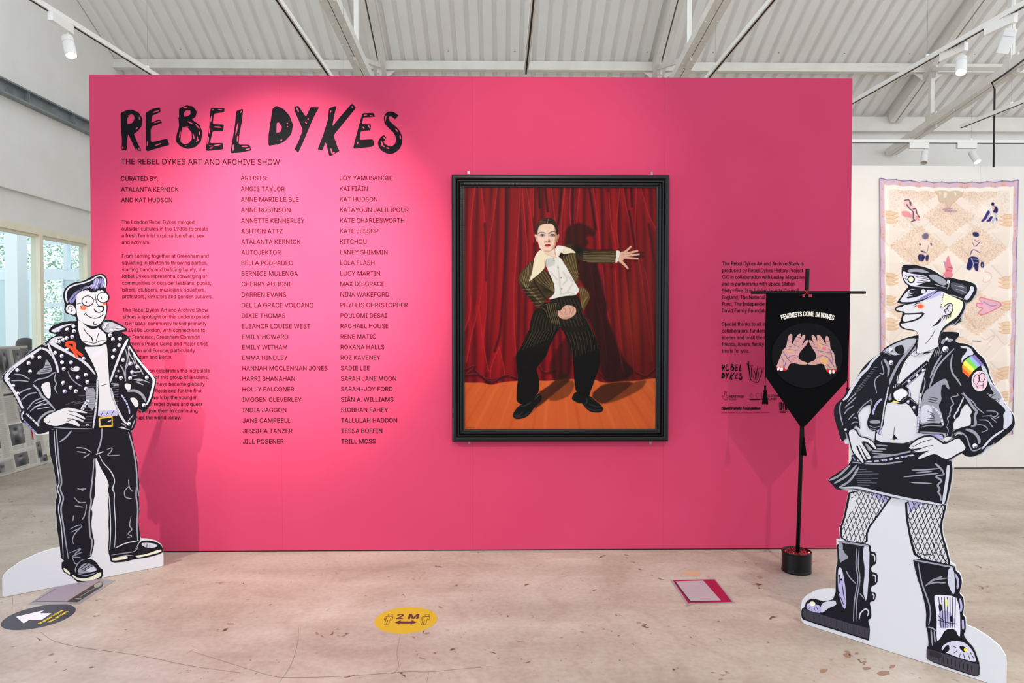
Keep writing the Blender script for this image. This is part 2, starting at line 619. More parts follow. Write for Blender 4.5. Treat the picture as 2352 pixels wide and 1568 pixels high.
for i, (x, y, a, b) in enumerate(flecks):
    e = [(px + rng.uniform(-.25, .25) * a, py + rng.uniform(-.25, .25) * b) for px, py in ell(x, y, a, b, 10, rng.uniform(-.3, .6))]
    fl.add([floor_hit(*p, .0004) for p in e], [tuple(range(10))[::-1]], stain)
patch = mat('floor_tape_residue', (188, 150, 118), .7)
fl.flat([[floor_hit(*p, .0005) for p in tp('1559,1316 1575,1312 1590,1310 1611,1313 1608,1322 1592,1322 1575,1318', X_)]], patch,
        [tp('1559,1316 1575,1312 1590,1310 1611,1313 1608,1322 1592,1322 1575,1318', X_)])
tag(fl.build('floor'), kind='structure', label='worn pinkish beige concrete floor with hairline cracks')

# roof: ribbed sheet, two slopes meeting at a ridge over the camera
def sheet(y0, y1, zf, name, label):
    mb = MB()
    pitch, rib, dep, sl = .170, .068, .036, .012
    xs = []
    x = -5.35 + .02
    while x < 12:
        xs += [(x, 0), (x + pitch - rib, 0), (x + pitch - rib + sl, dep), (x + pitch - sl, dep)]
        x += pitch
    n = len(xs)
    ys = [y0, y1]
    vs = [(x, y, zf(y) + d) for y in ys for x, d in xs]
    mb.add(vs, [(i, i + 1, n + i + 1, n + i) for i in range(n - 1)], sheet_paint)
    vs2 = [(xs[0][0], y0, zf(y0) + .09), (xs[-1][0], y0, zf(y0) + .09), (xs[-1][0], y1, zf(y1) + .09), (xs[0][0], y1, zf(y1) + .09)]
    mb.add(vs2, [(0, 1, 2, 3)], sheet_paint)
    screw = mat('roof_screw', (120, 118, 116), .5)
    for k in range(2, 96, 5):
        for j in range(7):
            yy = y0 + (y1 - y0) * (.62 + j * .055)
            if not (7.4 < yy < 9.0): continue
            xx = -5.33 + k * pitch + .05
            mb.box((xx, yy, zf(yy) - .006), (xx + .012, yy + .012, zf(yy) + .002), screw)
    return tag(mb.build(name), kind='structure', label=label)
sheet(6.9, YB + .12, roof_z, 'ceiling', 'white ribbed metal roof sheeting above the exhibition')
RID = roof_z(4.2)
rear = lambda y: RID - .497 * (4.2 - y)
sheet(4.2, 4.7, roof_z, 'ceiling', 'strip of white roof sheeting in front of the ridge')  # open band from here to the main sheet added to let sky light in
# rear slope left open between two strips, an added unseen gap for sky light
sheet(3.5, 4.2, rear, 'ceiling', 'strip of white roof sheeting under the ridge')
sheet(-1.6, 0.0, rear, 'ceiling', 'rear slope of the white ribbed metal roof')

# left gable wall, its set-back lintel, and the wall at the eaves
wl = MB()
g = lambda y: min(roof_z(y), RID - .497 * (4.2 - y))
def gable(mb, x0, x1, zb, m):
    ys = [-1.6, 4.2, YB]
    v = [(x0, y, zb) for y in ys] + [(x0, y, g(y) + .02) for y in ys] + [(x1, y, zb) for y in ys] + [(x1, y, g(y) + .02) for y in ys]
    mb.add(v, [(0, 1, 4, 3), (1, 2, 5, 4), (7, 6, 9, 10), (8, 7, 10, 11), (0, 6, 7, 1), (1, 7, 8, 2), (2, 8, 11, 5), (0, 3, 9, 6)], m)
gable(wl, XL, XL - .3, 2.83, white_paint)
wl.box((XL - .3, -1.6, 2.50), (XL - .045, YB, 2.83), white_paint)
wl.box((XL - .12, 8.44, 0), (XL - .045, YB, 2.5), white_paint)
tag(wl.build('wall_left'), kind='structure', label='white gable wall above the glazed screen')
wb = MB()
wb.box((XL - .12, YB, 0), (12.5, YB + .25, roof_z(YB) - .17), white_paint)
tag(wb.build('wall_back'), kind='structure', label='white wall below the eaves behind the white partition')
tb = MB()
tb.box((XL, YB - .1, roof_z(YB) - .2), (12.5, YB, roof_z(YB) - .0), steel_paint)
tag(tb.build('trim_1'), kind='structure', label='white eaves beam carrying the low edge of the roof')

# purlin
pu = MB()
py_ = 8.96; pz = roof_z(py_)
pu.box((XL + .0, py_ - .03, pz - .115), (12.3, py_ + .035, pz - .008), steel_paint)
pu.box((XL + .0, py_ - .05, pz - .125), (12.3, py_ + .04, pz - .113), steel_paint)
tag(pu.build('roof_purlin'), 'long white steel purlin running under the ribbed roof above the pink wall', 'beam')

# grey beam on the gable wall
sb = MB()
sb.box((XL, -1.5, 3.752), (XL + .012, YB, 3.888), galv)
sb.box((XL, -1.5, 3.876), (XL + .075, YB, 3.893), galv)
sb.box((XL, -1.5, 3.740), (XL + .085, YB, 3.756), galv)
for y in (7.25, 8.0):
    sb.box((XL + .012, y, 3.757), (XL + .07, y + .006, 3.876), galv)
for y in np.arange(6.7, 8.5, .28):
    sb.box((XL + .011, y, 3.80), (XL + .018, y + .015, 3.815), galv)
tag(sb.build('steel_beam'), 'grey steel beam fixed along the white gable wall at the left', 'beam')

# ---- window_1: glazed screen of cream timber in the gable wall
def glass_mat():
    m = bpy.data.materials.new('window_glass'); m.use_nodes = True
    nt = m.node_tree; nt.nodes.remove(nt.nodes['Principled BSDF'])
    out = nt.nodes['Material Output']
    t = nt.nodes.new('ShaderNodeBsdfTransparent'); t.inputs[0].default_value = (.90, .96, .97, 1)
    gl = nt.nodes.new('ShaderNodeBsdfGlossy'); gl.inputs['Roughness'].default_value = .02
    lw = nt.nodes.new('ShaderNodeLayerWeight'); lw.inputs[0].default_value = .5
    pw_ = nt.nodes.new('ShaderNodeMath'); pw_.operation = 'POWER'; pw_.inputs[1].default_value = 4
    fr = nt.nodes.new('ShaderNodeMath'); fr.operation = 'MULTIPLY_ADD'; fr.inputs[1].default_value = .5; fr.inputs[2].default_value = .04
    nt.links.new(lw.outputs['Facing'], pw_.inputs[0]); nt.links.new(pw_.outputs[0], fr.inputs[0])
    mx = nt.nodes.new('ShaderNodeMixShader')
    nt.links.new(fr.outputs[0], mx.inputs[0]); nt.links.new(t.outputs[0], mx.inputs[1]); nt.links.new(gl.outputs[0], mx.inputs[2])
    nt.links.new(mx.outputs[0], out.inputs[0])
    return m
GLASS = glass_mat()
win = MB()
gx0, gx1 = XL - .13, XL - .03
win.box((gx0, -1.6, 2.43), (gx1, 8.44, 2.505), cream_paint)
win.box((gx0 - .01, -1.6, 2.405), (gx1 - .03, 8.44, 2.43), cream_paint)
win.box((gx0, -1.6, 0), (gx1, 8.44, .09), cream_paint)
mull = [-1.55, .45, 2.2, 3.95, 5.7, 7.555, 8.40]
for y in mull:
    win.box((gx0, y - .028, .09), (gx1, y + .028, 2.43), cream_paint)
wino = tag(win.build('window_1'), kind='structure', label='cream timber glazed screen at the left')
gp = MB()
for a, b in zip(mull[:-1], mull[1:]):
    gp.box((XL - .085, a + .028, .09), (XL - .079, b - .028, 2.43), GLASS)
gp.build('glass', wino)

# ---- beyond the glass: a white panelled screen of small panes, garden outside
wp = mat('white_gloss_paint', (232, 238, 242), .4)
w2 = MB()
yw = 10.2
def wx(px, py=700): return hy(px, py, yw).x
def wz(py, px=60): return hy(px, py, yw).z
xl0, xl1 = wx(-90), XL - .16
pb_ = mat('pale_blue_panel', (205, 221, 226), .6)
def w2b(px0, px1, py0, py1, d, m):
    a, b = max(wx(px0), xl0), min(wx(px1), xl1)
    if b > a: w2.box((a, yw - d, max(wz(py1), 0)), (b, yw + d, wz(py0)), m)
for px, wd in ((-30, 8), (44, 9), (156, 8), (201, 9), (250, 8)):
    w2b(px - wd / 2, px + wd / 2, 480, 620, .05, wp)
w2b(-90, 400, 470, 533, .03, wp)
w2b(-90, 400, 553, 560, .04, wp); w2b(-90, 400, 617, 643, .04, wp)
w2b(-90, 73, 643, 1100, .03, pb_); w2b(151, 400, 643, 1100, .03, pb_)
for a, b in ((73, 78), (147, 151), (52, 56), (178, 181)): w2b(a, b, 640, 1100, .05, wp)
for a, b in ((696, 704), (755, 764), (812, 820)): w2b(78, 147, a, b, .04, wp)
w2b(78, 147, 860, 1100, .03, pb_)
w2o = tag(w2.build('window_2'), kind='structure', label='white multi-pane garden window beyond the cream glazed screen')
gp = MB()
gp.box((wx(-2), yw - .004, wz(900)), (xl1, yw + .004, wz(516)), GLASS)
gp.build('glass', w2o)
pl = MB()
pl.box((hy(12, 700, 9.3).x, 9.3, 0), (hy(41, 700, 9.3).x, 9.5, 4.2), mat('bright_white_paint', (246, 247, 248), .5))
tag(pl.build('trim_2'), kind='structure', label='white pillar beyond the cream glazed screen')

leafm = [mat('leaf_green', (156, 184, 132), .6), mat('leaf_pale', (190, 210, 168), .6), mat('leaf_dark', (124, 158, 124), .6)]
barkm = mat('bark', (96, 80, 66), .9)
def tree(x, y, z0, z1, r, n, seed, label):
    t = thing('garden_tree', (x, y, 0), label, 'tree', 'trees in the garden beyond the windows')
    rg = random.Random(seed)
    mb = MB()
    for i in range(n):
        u = rg.uniform(0, 2 * math.pi); q = rg.random() ** .4; zz = rg.uniform(z0, z1)
        k = 1 - abs((zz - (z0 + z1) / 2) / ((z1 - z0) / 2)) ** 3
        c = Vector((x + r * q * k * math.cos(u), y + .7 * r * q * k * math.sin(u), zz))
        a = Vector((rg.gauss(0, 1), rg.gauss(0, 1), rg.gauss(0, .6))).normalized(); b = a.orthogonal().normalized()
        s = rg.uniform(.02, .042)
        mb.add([c - a * s, c + b * s * .45, c + a * s, c - b * s * .45], [(0, 1, 2, 3)], rg.choice(leafm))
    mb.build('foliage', t)
    mb = MB()
    mb.tube([(x, y, -.1), (x + .05, y, z0 + .3), (x, y, z1 - .4)], [.09, .06, .02], barkm, 8)
    mb.build('trunk', t)
tree(-8.75, 12.4, .5, 3.7, .5, 3000, 1, 'leafy green garden tree seen through the leftmost pane of the glazed screen')
tree(-8.4, 13.4, .4, 3.8, .62, 3600, 2, 'leafy green garden tree seen between the cream mullion and the pink wall')
tree(-10.3, 13.2, .4, 2.9, .7, 900, 3, 'leafy green garden tree farthest left beyond the glazed screen')

# ================================================================== PINK PARTITION WALL
PX0, PX1 = -2.568, 2.216
pink = noise_mat('pink_wall_paint', (185, 57, 90), (188, 60, 94), 2.5, .8, spec=.12)
pw = thing('partition_wall', ((PX0 + PX1) / 2, WY + .06, 0), 'large free-standing pink exhibition wall printed with black lettering', 'wall')
seams = [PX0, hy(645, 700, WY).x, hy(1086, 700, WY).x, hy(1525, 700, WY).x, PX1]
for a, b in zip(seams[:-1], seams[1:]):
    mb = MB()
    mb.box((a + .0002, WY, .009), (b - .0002, WY + .02, WZ), pink)
    mb.build('panel', pw)
mb = MB()
mb.box((PX0 + .01, WY + .02, .012), (PX1 - .01, WY + .14, WZ - .004), noise_mat('timber_stud', (190, 160, 118), (208, 180, 140), 7, .7))
mb.box((PX0 + .02, WY + .012, 0), (PX1 - .02, WY + .13, .010), dark)
mb.build('stud_frame', pw)

vinyl = mat('black_vinyl_lettering', (15, 14, 19), .7, spec=.06)
PL = Plane((0, WY, 0), (0, -1, 0))
PL.lift = .0008
UX = Vector((1, 0, 0)); UZ = Vector((0, 0, 1))

# title, hand-cut brush letters with scratches
pr = Print(PL, F_)
LET = {
 'R': ('90,130 130,112 175,105 225,125 255,170 250,230 225,265 190,290 215,350 250,420 205,415 175,350 148,290 140,330 135,415 98,415 100,330 92,240', ['140,170 165,140 190,145 195,180 175,210 140,215']),
 'E': ('280,130 330,100 390,88 392,125 330,150 322,205 370,185 392,184 404,205 390,212 330,232 318,260 320,355 445,325 462,375 380,395 285,425 282,300', []),
 'B': ('535,95 590,72 640,80 670,120 660,160 630,180 690,220 715,280 700,350 660,390 600,405 545,385 512,350 515,300 535,230 530,172 518,170 534,165', ['570,130 590,108 620,110 622,140 600,155 572,160', '560,235 600,240 630,280 632,330 610,360 575,370 545,350 548,290']),
 'F': ('775,92 830,92 880,95 878,125 800,135 790,215 875,218 872,270 790,268 770,360 870,358 872,408 735,420 750,330 765,230', []),
 'L': ('970,115 1022,98 1015,180 995,290 988,370 1070,372 1088,415 1000,432 925,437 940,340 960,220', []),
 'D': ('1245,98 1275,76 1330,100 1375,150 1402,220 1390,290 1340,345 1290,370 1213,380 1215,300 1230,200', ['1278,205 1295,203 1318,240 1305,275 1275,283']),
 'Y': ('1410,85 1440,75 1455,95 1500,160 1535,86 1600,88 1570,140 1530,230 1480,350 1440,434 1414,405 1450,330 1475,260 1420,130', []),
 'K': ('1675,95 1732,76 1715,150 1700,235 1760,160 1850,57 1882,90 1800,190 1710,300 1740,390 1757,420 1678,462 1650,350 1625,415 1588,410 1630,300 1665,190', []),
 'G': ('1930,133 2015,130 2025,160 1935,165 1925,215 1995,218 1990,262 1918,268 1908,335 2010,330 2020,375 2000,388 1858,404 1875,330 1905,220', []),
}
S_LINE, S_W = '2190,165 2165,142 2130,136 2110,160 2115,200 2150,235 2190,270 2212,325 2200,385 2145,420 2090,395 2066,360 2085,325 2102,308', [42, 38, 36, 36, 40, 44, 46, 48, 50, 58, 56, 44, 36, 22]
for k, (o, hs) in LET.items():
    pr.poly(o, vinyl, 1, holes=hs, a=.1)
pr.strokes(S_LINE, S_W, vinyl)
# scratches where the pink shows through the lettering
pr.strokes(['335,128 385,112', '345,206 392,193', '350,380 400,362', '295,345 293,385', '205,255 222,240', '232,160 236,185', '108,385 107,405', '205,400 216,412', '225,395 235,410',
            '545,270 538,320', '600,195 640,215', '660,215 690,250', '690,270 690,300', '665,350 685,330', '565,95 600,85', '640,285 650,330', '675,310 672,340',
            '785,110 800,104', '830,105 865,108', '783,150 776,200', '770,240 765,290', '760,310 752,370', '800,236 860,240', '800,378 850,372', '765,400 790,395',
            '985,200 965,300', '1000,130 1012,115', '983,300 978,350', '1010,385 1060,385', '1040,410 1075,402', '948,370 945,420',
            '1430,90 1445,125', '1495,195 1505,215', '1518,170 1516,185', '1690,110 1686,130', '1848,80 1858,92', '1690,400 1700,445', '1700,440 1720,430',
            '1940,150 1965,145', '1985,150 2010,155', '1975,225 1985,245', '1930,235 1945,250', '1895,350 1892,368', '2110,150 2100,200', '2150,180 2175,175', '2085,310 2120,345', '2150,330 2180,310',
            '2070,370 2100,390', '2110,395 2135,400', '2090,345 2130,365', '2180,250 2200,275', '2215,300 2220,330', '2070,340 2085,380', '1305,342 1320,335', '1358,205 1360,215'],
           9, pink, .15, 1)
pr.strokes(['145,150 185,150 200,175', '565,240 610,235', '1360,230 1362,240', '2120,330 2170,325', '760,380 800,385', '585,380 592,382'], 5, pink, .2, 1)
pr.done('title_lettering', pw)

def block(lines, x0, y0, dy, ref, refw, cap_px, bold=0.0, centre=True, m=None, space=1.0):
    """lines of lettering at pixel rows y0 + i*dy, all one size; refw is the pixel width of the line ref"""
    mb = MB()
    PL.step()
    o0 = PL.at((x0, y0)); o1 = PL.at((x0, y0 + dy))
    dz = o0.z - o1.z
    cap = (PL.at((x0, y0)).z - PL.at((x0, y0 + cap_px)).z)
    wr = PL.at((x0 + refw, y0)).x - o0.x
    vs, _ = text_geo(ref, bold, space)
    nat = (max(v[0] for v in vs) - min(v[0] for v in vs)) * cap / CAP
    k = wr / nat
    for i, t in enumerate(lines):
        if not t: continue
        vs, _ = text_geo(t, bold, space)
        wd = (max(v[0] for v in vs) - min(v[0] for v in vs)) * cap / CAP * k
        text_line(mb, t, Vector((o0.x, o0.y, o0.z - i * dz - cap / 2)), UX, UZ, m or vinyl, cap, wd, bold, 0, space)
    return mb

block(['THE REBEL DYKES ART AND ARCHIVE SHOW'], 278, 371, 20, 'THE REBEL DYKES ART AND ARCHIVE SHOW', 365, 12.4, .006).build('subtitle_lettering', pw)
block(['CURATED BY:', 'ATALANTA KERNICK', 'AND KAT HUDSON'], 278, 410, 24.5, 'ATALANTA KERNICK', 132, 10.2, .006).build('curator_lettering', pw)
A1 = ['ARTISTS:', 'ANGIE TAYLOR', 'ANNE MARIE LE BLE', 'ANNE ROBINSON', 'ANNETTE KENNERLEY', 'ASHTON ATTZ', 'ATALANTA KERNICK', 'AUTOJEKTOR', 'BELLA PODPADEC', 'BERNICE MULENGA', 'CHERRY AUHONI', 'DARREN EVANS', 'DEL LA GRACE VOLCANO', 'DIXIE THOMAS', 'ELEANOR LOUISE WEST', 'EMILY HOWARD', 'EMILY WITHAM', 'EMMA HINDLEY', 'HANNAH MCCLENNAN JONES', 'HARRI SHANAHAN', 'HOLLY FALCONER', 'IMOGEN CLEVERLEY', 'INDIA JAGGON', 'JANE CAMPBELL', 'JESSICA TANZER', 'JILL POSENER']
A2 = ['JOY YAMUSANGIE', 'KAI FIÁIN', 'KAT HUDSON', 'KATAYOUN JALILIPOUR', 'KATE CHARLESWORTH', 'KATE JESSOP', 'KITCHOU', 'LANEY SHIMMIN', 'LOLA FLASH', 'LUCY MARTIN', 'MAX DISGRACE', 'NINA WAKEFORD', 'PHYLLIS CHRISTOPHER', 'POULOMI DESAI', 'RACHAEL HOUSE', 'RENE MATIĆ', 'ROXANA HALLS', 'ROZ KAVENEY', 'SADIE LEE', 'SARAH JANE MOON', 'SARAH-JOY FORD', 'SIÂN A. WILLIAMS', 'SIOBHAN FAHEY', 'TALLULAH HADDON', 'TESSA BOFFIN', 'TRILL MOSS']
block(A1, 553, 409, 24.36, 'HANNAH MCCLENNAN JONES', 197.5, 10.2, .006).build('artist_list', pw)
block(A2, 780.5, 408.6, 24.36, 'PHYLLIS CHRISTOPHER', 155, 10.2, .006).build('artist_list', pw)
INTRO = ['The London Rebel Dykes merged', 'outsider cultures in the 1980s to create', 'a fresh feminist exploration of art, sex', 'and activism.', '',
 'From coming together at Greenham and', 'squatting in Brixton to throwing parties,', 'starting bands and building family, the', 'Rebel Dykes represent a converging of', 'communities of outsider lesbians: punks,', 'bikers, clubbers, musicians, squatters,', 'protestors, kinksters and gender outlaws.', '',
 'The Rebel Dykes Art and Archive Show', 'shines a spotlight on this underexposed', 'LGBTQIA+ community based primarily', 'in 1980s London, with connections to', 'San Francisco, Greenham Common', "Women's Peace Camp and major cities", 'in Britain and Europe, particularly', 'Amsterdam and Berlin.', '',
 'This exhibition celebrates the incredible', 'achievements of this group of lesbians,', 'many of whom have become globally', 'known in their fields and for the first', 'time curates work by the younger', 'generation of rebel dykes and queer', 'artists who join them in continuing', 'to disrupt the world today.']
block(INTRO, 279.5, 509.5, 15.57, 'protestors, kinksters and gender outlaws.', 207, 8.2, .004).build('introduction_lettering', pw)
CRED = ['The Rebel Dykes Art and Archive Show is', 'produced by Rebel Dykes History Project', 'CiC in collaboration with Lesley Magazine', 'and in partnership with Space Station', 'Sixty-Five. It is funded by Arts Council', 'England, The National Lottery Heritage', 'Fund, The Independent Dance Fund and', 'David Family Foundation.', '',
 'Special thanks to all involved, our', 'collaborators, funders, artists, sister', 'scenes and to all the rebels, their', 'friends, lovers, family and allies,', 'this is for you.']
block(CRED, 1659, 605, 15.45, 'CiC in collaboration with Lesley Magazine', 188.5, 8.4, .008).build('credits_lettering', pw)

# funders' marks at the foot of the credits
pr = Print(PL, T_)
def remap(s, src, dst):
    out = []
    for x, y in (tuple(map(float, t.split(','))) for t in s.split()):
        out.append('%.1f,%.1f' % (dst[0] + (x - src[0]) * (dst[2] - dst[0]) / (src[2] - src[0]), dst[1] + (y - src[1]) * (dst[3] - dst[1]) / (src[3] - src[1])))
    return ' '.join(out)
for ks, src, dst in (('REBFL', (90, 72, 1088, 437), (195, 172, 722, 368)), ('DYKG', (1213, 57, 2236, 462), (185, 380, 728, 592))):
    for k in ks:
        pr.poly(remap(LET[k][0], src, dst), vinyl, 1, holes=[remap(h, src, dst) for h in LET[k][1]])
pr.strokes(remap(S_LINE, (1213, 57, 2236, 462), (185, 380, 728, 592)), [x * .54 for x in S_W], vinyl)
pr.strokes(['835,150 880,210 905,350 925,560 980,600', '880,90 885,200 895,300'], [8, 26, 30, 22, 8], vinyl)
pr.strokes(['915,215 945,230 1000,200', '945,230 960,420 950,510 1000,530 985,400', '1000,200 960,300 975,400', '1040,280 1010,330 1050,400 1070,520 1040,600', '1060,270 1080,400 1045,590', '1115,210 1090,420 1085,590',
            '1120,290 1130,540 1090,590', '1210,230 1160,300 1110,300 1140,420 1130,540', '1220,260 1190,420', '1240,260 1215,400 1230,390', '1300,240 1230,400 1180,520 1140,640 1080,655 1000,625 940,635'], 14, vinyl, .3, 0)
pr.strokes(['190,990 230,990 260,1010 255,960 275,920 255,900 270,882 295,900 290,920 300,890 325,895 320,930 300,980 340,975 360,1000 350,1060 310,1105 260,1100 225,1050 215,1010 190,990',
            '265,960 290,920', '265,1060 290,1085 320,1080', '295,1010 300,1030 350,1045', '300,985 330,1000'], 7, vinyl, .7, 2)
pr.strokes(['910,975 940,985 950,930 965,920 975,970 1000,980 1010,1010 985,1040 950,1035 930,1000 910,975'], 6, vinyl, .8, 2)
pr.strokes('1070,985 1080,940 1120,920 1165,930 1185,975 1165,1020 1120,1035 1080,1020', 7, vinyl, .8, 2, closed=True)
pr.poly('910,1080 1190,1078 1190,1100 910,1104', vinyl, 0)
pr.poly('1222,910 1228,910 1228,1105 1222,1105', vinyl, 0)
for o in ('1680,1160 1750,1157 1750,1355 1680,1355', '1768,1182 1800,1178 1800,1200 1785,1202 1785,1250 1798,1250 1798,1270 1785,1270 1785,1335 1768,1335', '1816,1185 1880,1190 1880,1355 1816,1355'):
    pr.poly(o, vinyl, 0, holes=(['1707,1195 1724,1195 1724,1320 1707,1320'] if '1680,1160' in o else ['1840,1215 1858,1215 1858,1320 1840,1320'] if '1816,1185' in o else []))
pr.poly('1690,1382 1868,1382 1868,1396 1690,1396', vinyl, 0)
pr.poly('1700,1416 1850,1416 1850,1430 1700,1430', vinyl, 0)
mb = pr.mb
def mark(t, x, y, cap, wd, bold):
    """lettering in crop T_: left x, baseline y, cap height, width"""
    o = PL.at(tp('%f,%f' % (x, y), T_)[0])
    c = o.z - PL.at(tp('%f,%f' % (x, y + cap), T_)[0]).z
    q = PL.at(tp('%f,%f' % (x + wd, y), T_)[0])
    text_line(mb, t, o, UX, UZ, vinyl, c, q.x - o.x, bold)
PL.step()
mark('HERITAGE', 385, 1040, 56, 378, .03)
mark('FUND', 385, 1108, 46, 190, 0)
mark('ARTS COUNCIL', 1240, 1022, 56, 560, .014)
mark('ENGLAND', 1240, 1100, 56, 368, .014)
mark('David Family Foundation', 190, 1348, 74, 1000, .045)
mark('Charity number: 1123198 Company number: 6414494', 185, 1440, 32, 1232, 0)
pr.done('sponsor_marks', pw)

# ================================================================== WHITE PARTITION WALL
Y2 = 6.78
ww = thing('partition_wall', (6, Y2 + .06, 0), 'white exhibition wall standing behind the pink wall, hung with the quilt', 'wall')
wpaint = noise_mat('warm_white_paint', (219, 213, 206), (225, 219, 212), 3, .75)
x2 = [2.95, 4.78, 6.0, 7.22, 8.6]
for a, b in zip(x2[:-1], x2[1:]):
    mb = MB(); mb.box((a + .0005, Y2, .012), (b - .0005, Y2 + .02, 3.03), wpaint); mb.build('panel', ww)
mb = MB(); mb.box((2.97, Y2 + .02, .01), (8.58, Y2 + .13, 3.025), MATS['timber_stud']); mb.box((2.96, Y2 + .008, 0), (8.59, Y2 + .12, .013), dark)
mb.build('stud_frame', ww)

# ================================================================== ROOF STEEL
sl = mat('slit_black', (30, 28, 26), .8)
def on_roof(px, py): return hit((px, py), RP, RN)
def truss(px, py, label, zc0, slope):
    p = on_roof(px, py); x = p.x
    t = thing('roof_truss', (x, 8.2, roof_z(8.2) - .5), label, 'truss', 'white steel trusses under the roof')
    dz = -.075
    y0, y1 = 4.4, YB - .12
    for s in (-1, 1):
        mb = MB()
        mb.bar((x + s * .045, y0, roof_z(y0) - .09), (x + s * .045, y1, roof_z(y1) - .09), .07, .14, steel_paint)
        mb.build('top_chord', t)
    zb = lambda y: zc0 - slope * (y - 7.87)
    for s in (-1, 1):
        mb = MB()
        mb.bar((x + s * .042, y0, zb(y0)), (x + s * .042, YB - .05, zb(YB - .05)), .074, .09, steel_paint)
        for y in np.arange(5.0, 9.6, .42):
            mb.box((x + s * .06 - .009, y, zb(y) - .055), (x + s * .06 + .009, y + .018, zb(y) - .04), steel_paint)
        mb.build('bottom_chord', t)
    for ya, yb in ((8.9, 8.9), (7.5, 8.9), (7.5, 7.5), (6.0, 7.5)):
        mb = MB()
        mb.bar((x, ya, zb(ya)), (x, yb, roof_z(yb) - .12), .05, .05, steel_paint, (1, 0, 0))
        mb.build('web_member', t)
    for y in (7.5, 8.9):
        for zc in (zb(y) + .02, roof_z(y) - .16):
            mb = MB()
            mb.box((x - .012, y - .11, zc - .09), (x + .012, y + .11, zc + .12), steel_paint)
            for k in range(4):
                c = (x - .02, y - .07 + .05 * k, zc + (.05 if k % 2 else -.02))
                mb.box(c, (c[0] + .04, c[1] + .018, c[2] + .018), steel_paint)
            mb.build('gusset_plate', t)
    for s in (-1, 1):
        mb = MB()
        a = [(x + s * .08, py_, roof_z(py_) - .13), (x + s * .2, py_, roof_z(py_) - .125), (x + s * .08, py_, roof_z(py_) - .22)]
        b = [(q[0], q[1] + .01, q[2]) for q in a]
        mb.add(a + b, [(0, 1, 2), (5, 4, 3), (0, 3, 4, 1), (1, 4, 5, 2), (2, 5, 3, 0)], steel_paint)
        mb.build('purlin_cleat', t)
    return x
truss(880, 170, 'white steel roof truss above the artist list on the pink wall', 4.33, .06)
truss(1505, 170, 'white steel roof truss above the right edge of the framed painting', 4.33, .10)
TX3 = truss(2035, 285, 'white steel roof truss at the right, above the white wall with the quilt', 4.215, .139)

# ================================================================== TRACKS AND SPOTLIGHTS
trackm = mat('white_track', (232, 229, 224), .4)
TZ = 3.5
def tz(px, py, z=TZ): return hit((px, py), (0, 0, z), Vector((0, 0, 1)))
wire = mat('steel_wire', (176, 174, 172), .5, .2)
def track(p, q, label, wires=(.2, .8), z=TZ):
    p = Vector(p); q = Vector(q)
    t = thing('lighting_track', (p + q) / 2, label, 'track', 'white lighting tracks hung below the roof')
    mb = MB(); mb.bar(p, q, .036, .034, trackm); mb.build('rail', t)
    mb = MB(); mb.bar(p - Vector((0, 0, .0175)), q - Vector((0, 0, .0175)), .012, .004, sl); mb.build('conductor_slot', t)
    for k in wires:
        c = p + (q - p) * k
        mb = MB(); mb.tube([c + Vector((0, 0, .015)), (c.x, c.y, g(c.y) - .005)], .0013, wire, 6)
        mb.lathe(c, [(.0, .04), (.012, .035), (.012, .016)], trackm, 10); mb.build('suspension_wire', t)
    return t
a = tz(160, 50); b = tz(352, 170)
xa = (a.x + b.x) / 2
track((a.x - (b.x - a.x) / (b.y - a.y) * (a.y - 1.2), 1.2, TZ), b + (b - a) * .55, 'white lighting track at the left, running over the corner of the pink wall', (.35, .62, .88))
a = tz(640, 0); b = tz(755, 170)
track((a.x, .5, TZ), (b.x, 7.2, TZ), 'white lighting track passing over the end of the black title lettering', (.3, .85))
a = tz(1222, 0); b = tz(1208, 165)
track((a.x + .02, 1.0, TZ), (b.x, b.y, TZ), 'white lighting track ending above the framed painting', (.3, .8))
a = tz(1777, 0); b = tz(1625, 177)
track((a.x, 1.0, TZ), (b.x, 7.0, TZ), 'white lighting track passing over the right part of the pink wall', (.3, .75))
a = tz(2340, 16); b = tz(1960, 233)
track(a + (a - b) * .6, b + (b - a) * .12, 'white lighting track at the right carrying two lit spotlights', (.3, .62))
a = tz(2500, 172); b = tz(2208, 290)
track(a, b, 'short white lighting track at the right beside the black cable', (.55,))
c0 = hy(1900, 324, 7.6); c1 = hy(2500, 328.5, 7.6)
track((c0.x, 7.6, c0.z), (c1.x, 7.6, c0.z), 'white lighting track running across above the top of the white wall', (.55,))

